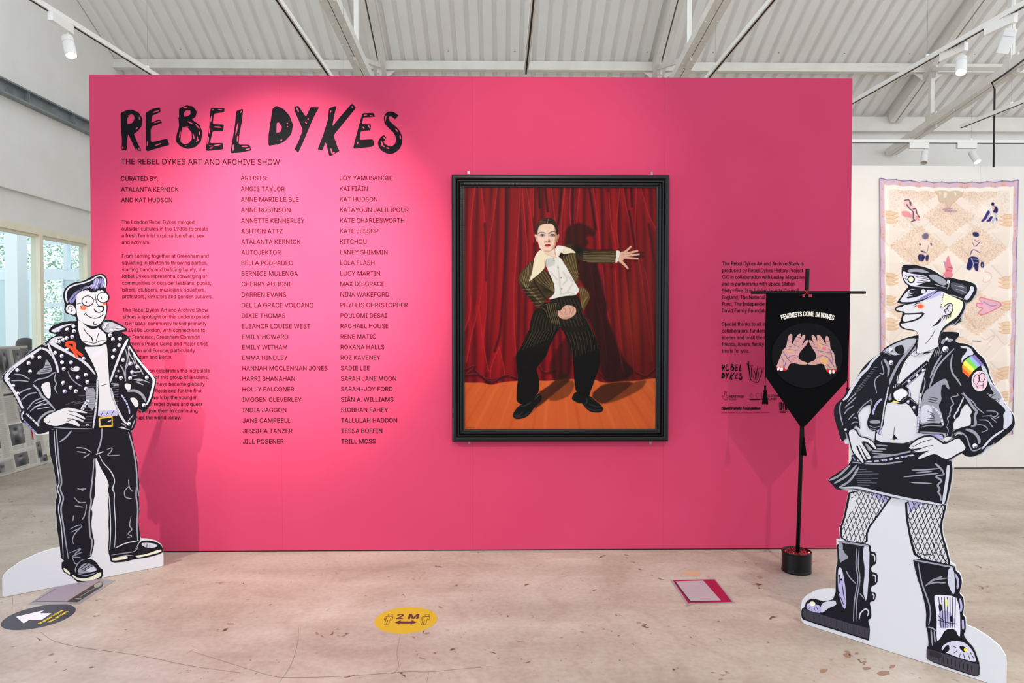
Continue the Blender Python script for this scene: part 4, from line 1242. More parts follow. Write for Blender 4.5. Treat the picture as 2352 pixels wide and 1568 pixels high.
def standee(pa, pb, outline, label):
    """flat board standing on the floor line pa-pb, cut along outline (frame pixels), 10 mm thick"""
    a, b = floor_hit(*pa), floor_hit(*pb)
    d = (b - a).normalized()
    n = Vector((d.y, -d.x, 0))
    if n.y > 0: n = -n
    t = thing('cardboard_cutout', ((a + b) / 2).to_tuple(), label, 'cardboard cutout', 'life-size cartoon cutouts')
    pl = Plane(a, n)
    mb = MB()
    fr = [pl.at(p) for p in outline]
    for v in fr: v.z = max(v.z, 0.0018)
    bk = [v - n * .010 for v in fr]
    L = len(fr)
    mb.flat([fr], board_m, [outline])
    mb.flat([bk], edge_m, [outline])
    mb.add(fr + bk, [(i, (i + 1) % L, L + (i + 1) % L, L + i) for i in range(L)], board_m)
    mb.build('board', t)
    # folding strut behind
    c = (a + b) / 2 - n * .011
    mb = MB()
    v = [c + Vector((0, 0, .002)), c - n * .30 + Vector((0, 0, .002)), c - n * .26 + Vector((0, 0, .05)), c + Vector((0, 0, .75))]
    w_ = d * .006
    vs = [x + w_ for x in v] + [x - w_ for x in v]
    mb.add(vs, [(0, 1, 2, 3), (7, 6, 5, 4), (0, 4, 5, 1), (1, 5, 6, 2), (2, 6, 7, 3), (3, 7, 4, 0)], edge_m)
    mb.build('support_strut', t)
    pl.lift = .0003
    return t, pl

# ---------------------------------------------------------------- left figure
out = (tp('600,225 660,190 740,180 800,150 850,122 905,108 945,120 967,165 964,215 948,262 977,290 987,325 977,355 962,370 970,420 957,490 938,524 960,520 1010,528 1070,556 1122,588 1147,610 1137,630 1090,637 1132,660 1177,690 1167,725 1202,783 1262,878 1312,958 1347,1008 1392,1033 1408,1080 1397,1140 1372,1242 1342,1312 1307,1354 1277,1362 1266,1332 1242,1332 1227,1370 1232,1420 1217,1482 1192,1528', A_)
       + tp('942,100 962,190 987,290 997,400 1005,480 999,560 1005,650 997,730 1002,790 1012,850 1016,866 1060,868 1120,880 1160,905 1174,935 1178,1000 1178,1060 1170,1076', B_)
       + [(375 - 2, 1301), (6 + 4, 1371.3)]
       + tp('18,1280 16,1160 26,1130 60,1095 150,1032 270,975 350,948 432,930 420,850 411,800 408,720 400,660 400,600 413,550 403,510 408,470 393,400 378,320 360,260 353,190 352,112 300,120 262,120 213,68', B_)
       + tp('238,1454 185,1450 180,1360 192,1335 166,1290 136,1220 96,1160 56,1112 22,1075 18,1040 46,998 106,946 196,876 296,796 366,752 427,718 436,698 510,662 500,654 446,642 436,620 472,578 536,552 620,536 676,538 688,522 676,496 638,482 588,468 574,430 586,400 577,370 566,310 571,270', A_))
TL, pl = standee((6, 1372), (375, 1300), out, 'cartoon cutout of a smiling figure in glasses and studded black jacket, standing at the left')
pr = Print(pl, B_)
# trousers
pr.poly('352,60 353,190 360,260 378,320 393,400 408,470 403,510 413,550 400,600 400,660 408,720 411,800 420,850 432,930 440,1025 540,1040 655,1004 667,960 682,890 667,840 657,760 667,680 657,650 672,600 687,540 682,470 692,400 687,300 692,282 720,350 762,420 786,478 776,520 786,550 775,600 784,680 780,760 785,830 778,962 800,990 960,965 1000,895 1014,870 1002,790 997,730 1005,650 999,560 1005,480 997,400 987,290 962,190 940,60', K, 1)
pr.strokes(['405,80 415,200 425,330 447,460 430,512 462,575 435,645 455,760 472,880 492,1012', '925,100 962,220 985,380 985,470 1000,560', '985,470 978,560 995,650 985,760 992,880', '735,70 730,160 698,255', '678,290 668,420 650,560 660,600 640,680 647,850 668,885 650,990', '515,90 475,140 428,172'], 11, GR, .5, 2)
pr.strokes(['390,90 397,220 412,350 430,465 408,512 440,575 416,645 440,760 450,880 455,1010', '715,265 740,320 800,380 830,450 808,510 826,540 820,600 835,780 825,930', '690,262 745,240', '785,560 795,700 797,830 790,950', '830,935 900,900 1000,880'], 7, LG, .4, 2)
pr.strokes(['550,210 610,215 662,248', '600,285 650,255', '555,240 620,250', '556,506 600,520', '570,512 622,508', '533,570 570,610 620,605', '538,630 600,640', '625,620 612,700 588,735', '530,700 525,740', '500,800 560,770 600,770 538,830 518,880 535,912', '515,820 590,785',
            '500,970 600,930 520,990 612,958 500,1000 580,1000', '770,225 812,210 800,242 765,272 865,265', '925,440 930,500 957,530', '930,490 893,525 900,572 950,580', '945,700 930,780 957,800 913,835 957,850 918,862'], 7, GR, .3, 2)
pr.done('trousers', TL, 'printed black trousers with grey seams')
# shoes
pr.poly('444,1020 560,1036 640,1008 690,1030 722,1080 742,1088 742,1140 702,1174 600,1190 560,1182 515,1140 444,1100', K, 1)
pr.poly('520,1122 560,1152 640,1152 727,1102 730,1135 690,1160 600,1175 550,1162 520,1138', (226, 221, 200), 1)
pr.poly('456,1072 500,1105 506,1130 462,1100', (226, 221, 200), 1)
pr.poly('560,1090 600,1045 650,1045 690,1075 702,1095 650,1110 600,1118 565,1120', GR, 2); pr.poly('610,1085 660,1062 692,1085 690,1100 640,1110', LG, 2)
pr.strokes(['580,1085 640,1040', '590,1095 660,1050', '600,1100 670,1060'], 6, K)
pr.strokes(['545,1110 540,1080 575,1030 600,1015', '520,1000 545,1060 590,1020', '560,1120 620,1135 700,1110'], 6, GR)
pr.done('shoe', TL, 'printed black shoe with cream sole, toe towards the viewer')
pr.poly('778,962 800,990 960,965 1010,885 1060,878 1122,888 1160,912 1174,940 1172,972 1060,1004 990,1012 940,1022 918,1032 798,1042 792,1000', K, 1)
pr.poly('805,1008 915,990 922,1012 812,1028', (226, 221, 200), 1); pr.poly('970,990 1050,980 1160,940 1164,962 1060,990 992,1004', (226, 221, 200), 1)
pr.poly('1010,900 1060,896 1110,902 1140,920 1100,935 1040,930', LG, 2); pr.strokes(['1020,900 1010,935', '1040,900 1032,935', '1060,900 1056,935', '1080,905 1078,935'], 5, K); pr.strokes(['800,985 900,970 980,960 1000,900', '850,1000 910,985 960,990'], 6, GR)
pr.done('shoe', TL, 'printed black shoe with cream sole, seen from the side')
pr.reg = A_
# jacket silhouette
pr.poly('690,530 676,538 620,536 536,552 472,578 436,620 446,642 500,654 510,662 436,698 427,718 366,752 296,796 196,876 106,946 46,998 18,1040 22,1075 56,1112 96,1160 136,1220 166,1290 192,1335 180,1360 185,1450 238,1454 300,1526 345,1560 440,1530 480,1505 840,1518 860,1490 1085,1480 1150,1510 1192,1528 1217,1482 1232,1420 1227,1370 1242,1332 1266,1332 1277,1362 1307,1354 1342,1312 1372,1242 1397,1140 1408,1080 1392,1033 1347,1008 1312,958 1262,878 1202,783 1167,725 1177,690 1132,660 1090,637 1137,630 1147,610 1122,588 1070,556 1010,528 950,520 930,560 890,610 820,630 740,600', K, 1)
jacket_lift = pl.lift
pr.poly('455,626 500,600 560,575 655,556 640,572 590,582 540,612 500,642 472,634', LG, 1)
pr.poly('440,722 470,690 540,672 582,682 520,696 490,712 498,738 600,800 700,858 782,908 832,968 865,1022 848,1018 800,960 720,892 600,827 480,767 442,742', LG, 1)
pr.poly('905,582 940,545 990,540 1060,570 1120,600 1128,612 1080,620 1010,634 970,642 925,622', (172, 172, 182), 1)
pr.poly('1160,695 1130,770 1100,822 1045,960 1000,1082 988,1100 990,1060 1035,930 1085,800 1138,700', LG, 1)
pr.poly('868,1040 886,1050 882,1200 868,1350 846,1505 830,1500 852,1350 866,1200', LG, 1)
pr.poly('985,1130 1010,1148 1030,1250 1100,1395 1150,1468 1122,1462 1060,1372 1000,1250', LG, 1)
pr.strokes(['430,735 470,840 512,930 522,1000', '375,780 430,800 470,850'], 20, LG, .5)
pr.strokes(['372,778 230,872 100,972 44,1046 88,1110 150,1205 205,1325'], [18, 26, 30, 34, 26, 24, 16], LG)
pr.strokes(['265,800 215,860', '130,950 70,1010', '60,1100 40,1085', '80,1130 55,1120', '95,1160 75,1150', '120,1190 95,1180', '140,1220 115,1212', '155,1250 135,1245', '170,1280 150,1278', '190,1305 170,1305'], 5, K, .3)
pr.strokes(['130,1015 200,1020 268,1062', '100,1075 180,1070 258,1082', '300,1090 340,1060 430,1045 480,1003 508,1000', '505,1000 485,1060 512,1100 488,1140 518,1192', '150,1200 220,1158 285,1140', '190,1250 260,1190 335,1180', '245,1335 300,1258 375,1228', '270,1350 330,1300 400,1270'], 11, GR, .3)
pr.strokes(['295,1105 350,1160 372,1210 425,1255 495,1335', '340,1485 350,1420 420,1360 498,1340'], 19, GR, .4)
pr.strokes(['300,1120 340,1150', '320,1280 420,1240', '300,1310 430,1280', '330,1330 450,1310', '1150,760 1165,840 1200,890 1215,940'], 6, LG, .3)
pr.poly('362,1112 440,1078 456,1130 456,1222 435,1238 400,1202', WH, 1)
pr.strokes(['235,1370 290,1420 352,1482'], 16, LG, .6); pr.strokes(['200,1355 195,1400 205,1425', '215,1345 205,1375'], 12, LG); pr.strokes(['218,1432 270,1490 325,1545'], 15, VI, .7)
pr.strokes(['240,1385 255,1370', '260,1405 278,1388', '282,1425 300,1410', '305,1448 322,1430', '230,1455 245,1440', '255,1485 270,1470', '280,1510 296,1496'], 6, K)
pr.poly('415,870 460,940 470,1000 322,1020 345,985 400,955', GR, 1); pr.strokes(['340,1005 460,985', '350,990 465,970', '390,965 462,955', '405,940 455,935', '408,915 445,915', '412,895 432,895'], 5, K)
pr.strokes(['610,990 635,1050 690,1100 740,1125', '480,1495 640,1505 830,1508', '560,1120 580,1075'], 9, GR, .4)
pr.strokes(['%d,%d %d,%d' % (770 - (i * 37) % 60 - i * 3, 1130 + i * 27, 862 - i * 3, 1126 + i * 27) for i in range(14)], 6, GR, .2, 0)
pr.strokes(['%d,%d %d,%d' % (590 + i * 24, 1290 - (i % 3) * 8, 660 + i * 26, 1262 - (i % 2) * 8) for i in range(7)], 5, GR, .2, 0)
pr.poly('765,1150 862,1130 850,1350 780,1300', GR, 1); pr.strokes(['%d,%d %d,%d' % (765 + (i % 3) * 12, 1150 + i * 20, 850, 1145 + i * 20) for i in range(9)], 7, K, .3, 0)
pr.strokes(['728,1330 785,1245', '745,1336 800,1248'], 14, LG, .8); pr.strokes(['745,1310 765,1320', '760,1285 780,1298', '775,1262 795,1275'], 6, K)
pr.strokes(['%d,%d %d,%d' % (872 - i * .3 * i * .12 - i * 1.6, 1070 + i * 32, 886 - i * 2.6, 1072 + i * 32) for i in range(14)], 5, K, .8, 0)
pr.strokes(['1130,790 1150,880 1125,970 1132,1062', '1165,770 1152,850 1168,900 1130,970', '1080,930 1112,980 1132,1080', '1200,830 1222,920 1260,960 1290,1020'], 11, GR, .3)
pr.strokes(['1160,760 1232,872 1302,960 1378,1045 1386,1090 1350,1230 1318,1290'], [8, 16, 20, 22, 20, 18, 10], LG)
pr.strokes(['1190,1000 1275,990', '1200,1065 1262,1058 1345,1092', '1220,1082 1292,1112', '1160,1040 1240,1020', '1230,1075 1300,1070'], 10, GR, .3)
pr.strokes(['1140,1168 1220,1160 1282,1200 1312,1262'], 24, GR, .4)
pr.poly('1130,1095 1180,1105 1176,1150 1145,1166 1118,1120', WH, 1); pr.poly('1165,1230 1210,1224 1246,1260 1246,1302 1220,1318 1190,1272', WH, 1)
pr.strokes(['1092,1200 1132,1260 1160,1320 1165,1372'], 15, VL, .6); pr.strokes(['1110,1240 1128,1232', '1128,1270 1145,1262', '1140,1300 1160,1295', '1150,1330 1170,1328'], 6, K)
pr.strokes(['%d,%d %d,%d' % (998 + i * 4, 1135 + i * 22, 1068 - i, 1128 + i * 22) for i in range(11)], 6, GR, .3, 0)
pr.strokes(['1000,1100 1060,1105', '1015,1120 1070,1110'], 12, GR, .3); pr.strokes(['1050,1450 1110,1460 1135,1490', '1150,1440 1200,1380', '1185,1500 1215,1420'], 9, GR, .3)
pr.studs('605,613 665,628 660,583 648,678 598,690 570,705 605,793 750,875 495,822 555,850 558,908 573,966 697,1043 785,1083 635,1134 682,1167 772,1145 355,863 257,916 270,990 155,977 75,1063 118,1117 160,1190 290,858 568,1092 770,1020')
pr.studs('638,908 580,1170 1175,920 1188,996 525,618', 18, None, VL)
pr.studs('955,568 938,600 1000,625 990,665 1015,700 1080,695 1072,755 1030,800 1015,860 1108,888 1235,948 1320,1045 1170,1050 1087,1047 1295,1293 710,1475 1160,1462 510,720 535,722'); pr.studs('1065,988 1045,1035 1050,595', 12, None, (120, 120, 130))
pr.strokes(['628,965 660,985 705,985 712,955 690,945', '640,955 665,972'], 9, LG); pr.dots('682,966', 22, WH); pr.strokes(['775,1480 785,1460 798,1478'], 8, LG)
pr.strokes(['985,590 1090,600', '990,610 1060,620', '500,605 560,595', '380,745 425,760', '390,735 432,752'], 5, WH, .3)
jk = pr.done('jacket', TL, 'printed black leather jacket covered in studs')
pr.strokes('693,862 672,820 640,775 600,757 596,742 615,730 650,727 670,737 666,785 698,818 742,850', 26, RD, .9); pr.strokes(['598,740 645,728', '640,775 660,800'], 3, (180, 40, 30))
rb = pr.done('ribbon', jk, 'printed red ribbon on the lapel')
# shirt
pr.poly('750,765 830,766 955,735 966,800 970,900 978,1000 984,1100 994,1200 1032,1290 1068,1388 1000,1388 880,1402 884,1330 894,1200 884,1050 850,950 800,852', WH, 1)
pr.poly('884,1345 950,1342 1045,1336 1068,1388 880,1402', VL, 1); pr.poly('830,830 920,770 940,790 900,850 840,870', (214, 212, 226), 2)
pr.strokes(['905,1120 960,1105', '905,1390 930,1350', '950,1390 975,1350', '1000,1385 1022,1345', '750,765 830,768 955,738'], 5, K, .3)
pr.done('shirt', TL, 'printed white vest')
pr.poly('872,1404 1072,1386 1088,1440 1092,1495 866,1495', K, 0)
bel = pr.done('belt', TL)
pr.strokes('895,1412 1008,1396 1010,1478 900,1488', 17, (226, 178, 58), 1, 0, closed=True); pr.strokes(['890,1415 893,1485', '970,1440 1000,1432'], 6, WH)
pr.done('buckle', bel, 'printed gold buckle')
# hand
pr.poly('372,1432 418,1380 480,1350 540,1324 600,1305 660,1314 742,1335 795,1356 788,1376 745,1372 772,1402 780,1420 762,1432 762,1448 730,1448 730,1478 712,1496 660,1478 600,1462 560,1482 500,1496 425,1478', K, 1)
pr.poly('384,1432 424,1388 482,1358 542,1333 600,1314 660,1322 738,1343 784,1358 780,1368 715,1358 672,1350 690,1362 752,1396 770,1414 755,1420 700,1396 650,1380 700,1408 748,1428 752,1440 735,1440 690,1426 640,1410 690,1440 722,1474 710,1486 662,1468 602,1448 556,1470 500,1484 430,1468', WH, 1)
pr.strokes(['600,1368 680,1392 748,1420', '610,1345 700,1358', '600,1415 660,1420 735,1440', '595,1440 640,1430', '425,1445 440,1450 445,1435'], 5, K, .3)
pr.done('hand', TL, 'printed white hand resting on the hip')
# head and neck
pr.poly('600,225 660,190 740,180 800,150 850,122 905,108 945,120 967,165 964,215 948,262 977,290 987,325 977,355 962,370 970,420 957,490 935,540 905,590 950,640 968,700 960,735 900,765 800,770 745,765 715,690 692,560 688,522 676,496 638,482 588,468 574,430 586,400 577,370 566,310 571,270', K, 1)
pr.poly('700,525 735,548 770,570 820,600 880,592 890,605 950,650 960,700 955,722 900,752 800,757 742,722 718,682 702,600', WH, 1)
pr.poly('735,548 765,556 820,585 880,580 895,575 880,600 840,612 800,602', K, 1)
pr.strokes(['750,598 780,650 820,680 832,715', '825,680 834,722'], 8, K, .3); pr.strokes(['890,640 875,680 864,722', '735,718 800,726 850,742 900,712 952,712'], 6, K, .3)
pr.poly('688,298 735,265 780,248 820,282 850,276 880,258 910,256 936,272 958,300 955,380 958,430 946,490 920,540 880,580 830,584 780,570 732,546 702,520 692,480 686,420 684,370 682,330', WH, 1)
pr.poly('624,386 655,396 676,420 684,460 665,482 630,472 600,456 591,430 600,402', WH, 1)
pr.strokes(['610,440 614,405 640,400 658,415', '655,420 636,430 640,445 660,440', '640,445 650,458'], 5, K, .4)
pr.dots('752,418', 40, (243, 190, 178), None, 26); pr.dots('750,420', 27, (236, 110, 78), None, 17); pr.dots('938,384', 17, (238, 120, 90), None, 13); pr.dots('936,378', 10, (230, 76, 44), None, 8)
pr.strokes(['715,412 735,398 770,402', '722,426 740,408'], 4, K)
pr.dots('788,357', 55, K, None, 49, 28); pr.dots('926,325', 54, K, None, 50, 28); pr.dots('788,357', 48, WH, None, 42, 28); pr.dots('926,325', 47, WH, None, 43, 28)
pr.dots('775,367 910,330', 7, K); pr.strokes(['838,346 858,338 876,344', '742,372 690,384', '855,292 860,340 866,372 885,398 905,404'], 5, K, .6)
pr.poly('842,428 850,452 890,466 928,452 942,425 932,400 905,398 868,404 878,412 905,408 924,414 930,428 918,446 890,456 862,446 852,428', K, 1)
pr.strokes(['745,266 765,252 788,262', '858,268 885,257 908,262', '765,470 800,500 850,514 900,502 934,472', '755,484 775,460', '848,540 838,560 852,574 872,562'], 7, K, .4)
hd = pr.done('head', TL, 'printed white cartoon face with round glasses and red cheeks')
pr.poly('600,225 660,190 740,180 800,150 850,122 905,108 945,120 967,165 964,215 948,262 930,268 905,252 880,254 850,272 820,278 782,244 735,262 700,282 684,310 682,390 640,372 600,390 577,370 566,310 571,270', K, 1)
pr.strokes(['606,378 590,322 594,272 620,235 680,210 750,196 830,166 860,140 905,126 940,150 950,190 944,236'], [8, 14, 15, 14, 12, 12, 12, 10, 12, 14, 12, 8], LG)
pr.strokes(['628,378 655,330 690,290', '612,370 640,330 670,290', '645,380 668,340 684,318', '660,300 720,255 790,225', '690,275 740,245 800,232', '840,250 868,200 878,150', '870,250 900,200 905,150', '905,240 920,200 922,150', '810,235 840,215 850,170'], 16, VI, .2)
pr.strokes(['850,262 880,200 890,150', '822,250 850,210 866,150', '920,240 936,200 936,160', '790,236 830,210'], 9, VL, .2)
pr.strokes(['640,350 680,300', '880,235 910,190', '800,260 850,240', '810,272 842,262', '848,280 872,266', '700,262 760,235'], 6, K, .2)
pr.done('hair', hd, 'printed dark quiff with violet strands')

# ---------------------------------------------------------------- right figure
def sh(a): return a
outR = (tp('690,108 720,98 800,101 870,118 942,143 1002,183 1042,208 1077,203 1142,218 1222,233 1282,253 1305,290 1298,332 1262,388 1232,412 1208,424 1198,472 1184,508 1178,560 1150,580 1106,602 1090,590 1052,607 1022,640 1022,648 1080,646 1154,653 1154,682 1118,720 1142,738 1202,743 1262,766 1312,828 1352,858 1392,938 1402,1000 1442,1088 1492,1158 1527,1238 1572,1288 1603,1340 1611,1400 1588,1452 1523,1504 1442,1570', C_)
        + tp('1032,148 1022,168 942,185 905,183 880,163 835,188 816,204 818,250 826,250 818,330 803,402 787,472 778,520 758,590 762,660 788,740 808,828 838,848 841,880 868,900 881,950 868,1000 864,1018 888,1045 893,1100 884,1148 901,1170 903,1212 960,1236 1040,1286 1110,1344 1145,1402 1152,1450 1148,1604', D_)
        + [(2308, 1581), (1847, 1434), (1840.5, 1424), (1839, 1395), (1842, 1378), (1853, 1366), (1870, 1357)]
        + tp('0,996 50,990 104,992 104,860 115,838 109,688 132,688 127,620 147,570 167,480 184,390 118,384 86,348 58,322 108,288 178,243 207,203 202,165 192,102 163,103 152,77 136,85', D_)
        + tp('164,1450 147,1402 126,1312 137,1248 177,1208 212,1178 232,1128 277,1093 317,1018 367,938 427,877 517,817 547,777 617,737 717,697 820,672 822,650 798,640 718,632 672,612 661,580 676,560 686,520 696,494 640,484 626,462 646,438 686,426 652,412 677,368 717,308 746,276 706,242 686,180 696,140', C_))
TR, pl = standee((1843, 1432), (2310, 1582), outR, 'cartoon cutout of a figure in peaked cap and short black skirt, standing at the right')
pr = Print(pl, D_)
# legs
LL = '188,380 430,420 448,436 420,470 380,530 302,634 302,720 138,698 129,620 150,566 168,480'
LR = '528,436 786,472 776,520 757,590 761,660 786,740 808,832 800,850 590,806 560,700 535,560'
pr.poly(LL, K, 1); pr.poly(LR, K, 1)
LLi = '202,386 424,424 432,440 404,474 366,530 290,632 290,716 150,694 142,622 162,566 182,480'; LRi = '542,442 772,476 764,520 744,590 748,660 774,744 796,836 790,842 604,798 572,690 549,560'
pr.poly(LLi, WH, 1); pr.poly(LRi, WH, 1)
pr.poly('310,402 424,424 428,442 404,474 350,430', VL, 1); pr.poly('545,446 640,460 690,470 620,478 570,520 553,520', VL, 1)
cl, cr = tp(LLi, D_), tp(LRi, D_)
lines = ['%d,%d %d,%d' % (100 + i * 27, 720 + (i % 2) * 4, 290 + i * 27, 380) for i in range(-4, 14)]
pr.strokes(['%d,%d %d,%d %d,%d' % (x0, 740, x0 + 55, 640, x0 + 190, 370) for x0 in range(60, 420, 27)], 4, K, .8, 2, clip=cl)
pr.strokes(['%d,%d %d,%d %d,%d' % (x0, 380, x0 + 80, 560, x0 + 120, 740) for x0 in range(40, 420, 27)], 4, K, .8, 2, clip=cl)
pr.strokes(['%d,%d %d,%d %d,%d' % (x0, 860, x0 + 90, 650, x0 + 210, 440) for x0 in range(400, 820, 28)], 4.5, K, .8, 2, clip=cr)
pr.strokes(['%d,%d %d,%d %d,%d' % (x0, 430, x0 + 70, 640, x0 + 170, 860) for x0 in range(400, 800, 28)], 4.5, K, .8, 2, clip=cr)
pr.poly('182,480 205,400 235,440 222,500 190,530 165,560', WH, 2)
pr.strokes(['620,770 650,785 690,780', '700,700 720,760 690,790', '200,435 215,430', '740,760 760,800 790,830'], 5, K, .2)
pr.done('legs', TR, 'printed legs in black fishnet')
# left boot
bt = tp('112,690 322,716 320,765 354,768 357,835 322,858 326,888 364,895 362,960 322,978 320,1010 354,1015 347,1065 312,1072 324,1115 324,1172 302,1182 317,1230 310,1312', D_) + [(1996, 1470.5), (1846, 1424), (1840.5, 1416), (1841, 1398), (1848, 1394), (1852, 1380), (1866, 1373), (1884, 1378), (1893, 1381)] + tp('105,1052 106,860 118,840', D_)
pr.poly(bt, K, 1)
pr.poly('122,860 140,860 152,900 168,1000 172,1100 158,1118 136,1070 122,1000 118,920', VL, 1); pr.poly('124,862 140,864 148,920 126,960', WH, 1); pr.strokes(['132,900 128,960', '145,960 160,1060', '135,1040 155,1090', '124,1010 140,1020'], 5, K)
pr.dots('128,912 140,935', 7, K)
pr.poly('120,705 150,712 150,760 190,800 150,820 130,835', GR, 1); pr.poly('280,725 314,732 310,900 296,1080 272,1010 286,880 272,780', LG, 1)
pr.strokes(['236,740 228,850 246,930 220,1060 214,1190', '250,745 242,850 258,930 234,1060 230,1190', '170,880 190,920 230,960', '255,1020 280,1050'], 7, GR, .4); pr.strokes(['120,700 220,715 310,730'], 12, GR, .6)
pr.strokes(['325,780 345,785 345,825', '330,905 352,910 350,950', '328,1022 342,1028 338,1055', '250,1180 255,1140 290,1110 310,1130 300,1160'], 8, LG, .4)
pr.poly('20,1080 60,1065 105,1062 112,1090 60,1110 25,1140 10,1130', LG, 1)
pr.done('boot', TR, 'printed tall black buckled boot on the left')
pr.reg = X_
pr.poly([(1845, 1397), (1868, 1405), (1900, 1415), (1950, 1430), (1996, 1442)] + [(1994, 1466), (1946, 1452), (1890, 1434), (1849, 1421), (1844, 1412)], (62, 58, 68), 0)
pr.strokes(['%d,%d %d,%d' % (1856 + i * 13, 1404 + i * 4, 1857 + i * 13, 1420 + i * 4) for i in range(11)], .9, K)
pr.poly([(1853, 1386), (1862, 1384), (1886, 1390), (1887, 1408), (1870, 1405), (1853, 1399)], VL, 1); pr.dots('1866,1386', 7, (240, 236, 214), None, 5.5); pr.strokes(['1862,1390 1858,1399', '1866,1391 1865,1402', '1870,1390 1873,1403', '1874,1389 1880,1403'], 1, K)
pr.done('boot_sole', TR, 'printed thick dark sole of the left boot')
pr.reg = D_
# right boot
pr.poly('576,792 838,848 841,880 868,900 881,950 868,1000 864,1018 888,1045 893,1100 884,1148 901,1170 903,1250 888,1268 912,1310 952,1350 974,1410 988,1450 986,1536 850,1492 662,1428 664,1348 676,1338 668,1240 657,1222 662,1130 638,1020 598,900', K, 1)
pr.poly('800,858 832,866 838,1000 828,1030 800,980 790,930', LG, 1); pr.strokes(['590,815 700,835 830,860'], 10, GR, .6); pr.strokes(['612,830 630,950 680,1080 690,1150 675,1215', '655,975 700,935 790,925', '660,965 720,950 780,955', '690,940 760,915'], 9, GR, .3)
pr.strokes(['690,1240 700,1340', '710,1250 716,1320', '670,1225 700,1230 720,1250'], 9, GR)
pr.poly('708,1040 722,1026 842,1036 858,1080 868,1130 870,1280 858,1282 840,1238 780,1236 744,1300 724,1312 726,1150', (222, 218, 232), 1)
pr.poly('735,1130 800,1120 850,1200 790,1235 740,1230', VL, 1); pr.strokes(['%d,1040 %d,1230' % (738 + i * 17, 752 + i * 14) for i in range(7)], 5, K, .8)
pr.poly('735,1090 752,1080 760,1120 742,1135', K, 1); pr.poly('808,1160 822,1150 826,1190 810,1196', K, 1); pr.strokes(['720,1180 800,1200 850,1205', '730,1150 790,1210'], 4, K); pr.poly('775,1050 790,1048 792,1100 778,1100', (236, 230, 150), 1)
pr.strokes(['840,900 858,940 852,990', '868,1050 878,1100 872,1130', '885,1180 888,1240'], 13, VL, .6)
pr.poly('748,1368 768,1330 830,1306 900,1318 950,1372 970,1440 930,1432 860,1412', (206, 202, 220), 2); pr.poly('780,1340 800,1330 805,1370 770,1385 758,1372', K, 2); pr.poly('862,1340 890,1340 918,1366 900,1380 872,1366', K, 2); pr.poly('895,1350 918,1364 905,1378 890,1366', (236, 220, 60), 2)
pr.strokes(['870,1385 865,1412', '890,1385 895,1418', '915,1385 930,1425', '930,1375 955,1420', '850,1370 830,1385', '845,1350 820,1340'], 4, K)
pr.done('boot', TR, 'printed tall black boot with ribbed shin plate on the right')
pr.poly('668,1356 760,1384 860,1416 984,1454 981,1528 850,1485 668,1424', (66, 62, 70), 0); pr.strokes(['%d,%d %d,%d' % (690 + i * 25, 1378 + i * 8, 690 + i * 25, 1420 + i * 8) for i in range(11)], 4, K)
pr.poly('676,1362 760,1388 750,1420 676,1400', (44, 40, 46), 1)
pr.done('boot_sole', TR, 'printed thick dark sole of the right boot')
# torso skin
pr.reg = Y_
pr.poly('700,0 710,100 640,160 560,260 500,420 440,560 380,680 350,780 330,990 250,1040 240,1150 500,1190 700,1140 1040,1190 1030,1100 1010,1060 730,1050 725,880 750,640 800,420 850,240 930,100 980,0', K, 0)
pr.poly('722,0 716,110 648,160 570,262 512,420 450,560 392,690 362,780 340,1000 262,1045 256,1140 500,1180 700,1130 1030,1175 1018,1110 1000,1064 720,1056 722,890 745,640 795,430 850,250 925,100 965,0', WH, 1)
pr.poly('850,1062 1000,1062 1016,1130 960,1120', VL, 1)
pr.strokes(['640,150 665,182 720,185 745,150 800,115 925,98', '715,60 716,150', '565,252 590,255 605,272', '475,950 462,1020 456,1080'], 6, K, .3); pr.poly('780,170 800,140 890,130 860,150 810,155', K, 1)
pr.poly('460,1062 475,1080 500,1110 455,1130 440,1110', K, 1); pr.dots('452,1132', 8, (236, 222, 90)); pr.strokes(['420,1120 470,1112 512,1120'], 6, VI)
pr.poly('258,1000 300,1010 325,1010 318,1070 282,1062', VL, 1); pr.strokes(['300,1010 286,1060 318,1070', '256,1000 250,1140'], 7, K)
pr.done('torso', TR, 'printed bare white torso')
# harness
pr.strokes(['480,490 498,420 515,330'], 36, K, .9); pr.strokes(['495,480 505,400 512,330'], 9, WH, .8)
pr.strokes(['545,520 680,400 850,255'], 72, K, .9, 0); pr.strokes(['548,512 680,395 835,265', '590,540 700,440 800,350'], 9, GR, .8, 0); pr.strokes(['650,440 700,400', '660,430 740,360', '700,390 760,340', '620,450 680,420'], 5, GR)
pr.strokes(['530,680 600,640 740,770', '560,660 660,720 735,850'], 60, K, .9, 0); pr.strokes(['545,690 610,640 745,740'], 9, GR, .6, 0); pr.strokes(['570,690 610,710', '580,675 625,700', '590,665 640,690'], 5, LG)
pr.poly('450,490 545,490 560,530 440,560', K, 1); pr.strokes(['455,500 460,540', '475,498 480,535', '495,496 500,530', '515,496 520,530'], 8, LG)
pr.poly('400,590 470,580 470,690 380,720', K, 1); pr.poly('400,610 440,600 450,660 400,690', GR, 1)
pr.strokes('450,570 545,520 620,560 640,620 610,680 540,712 470,690 440,630', 34, K, 1, 2, closed=True); pr.poly('455,590 545,545 605,580 612,630 560,650 530,690 490,680 462,650', (226, 222, 226), 1)
pr.strokes(['632,560 640,600 632,640'], 18, VL, .8); pr.poly('440,690 470,680 540,712 500,705 460,712', (236, 218, 96), 1)
pr.studs('472,443 632,468 722,400 793,345 625,697 690,762', 20, None, VL)
pr.done('harness', TR, 'printed studded strap harness with a ring')
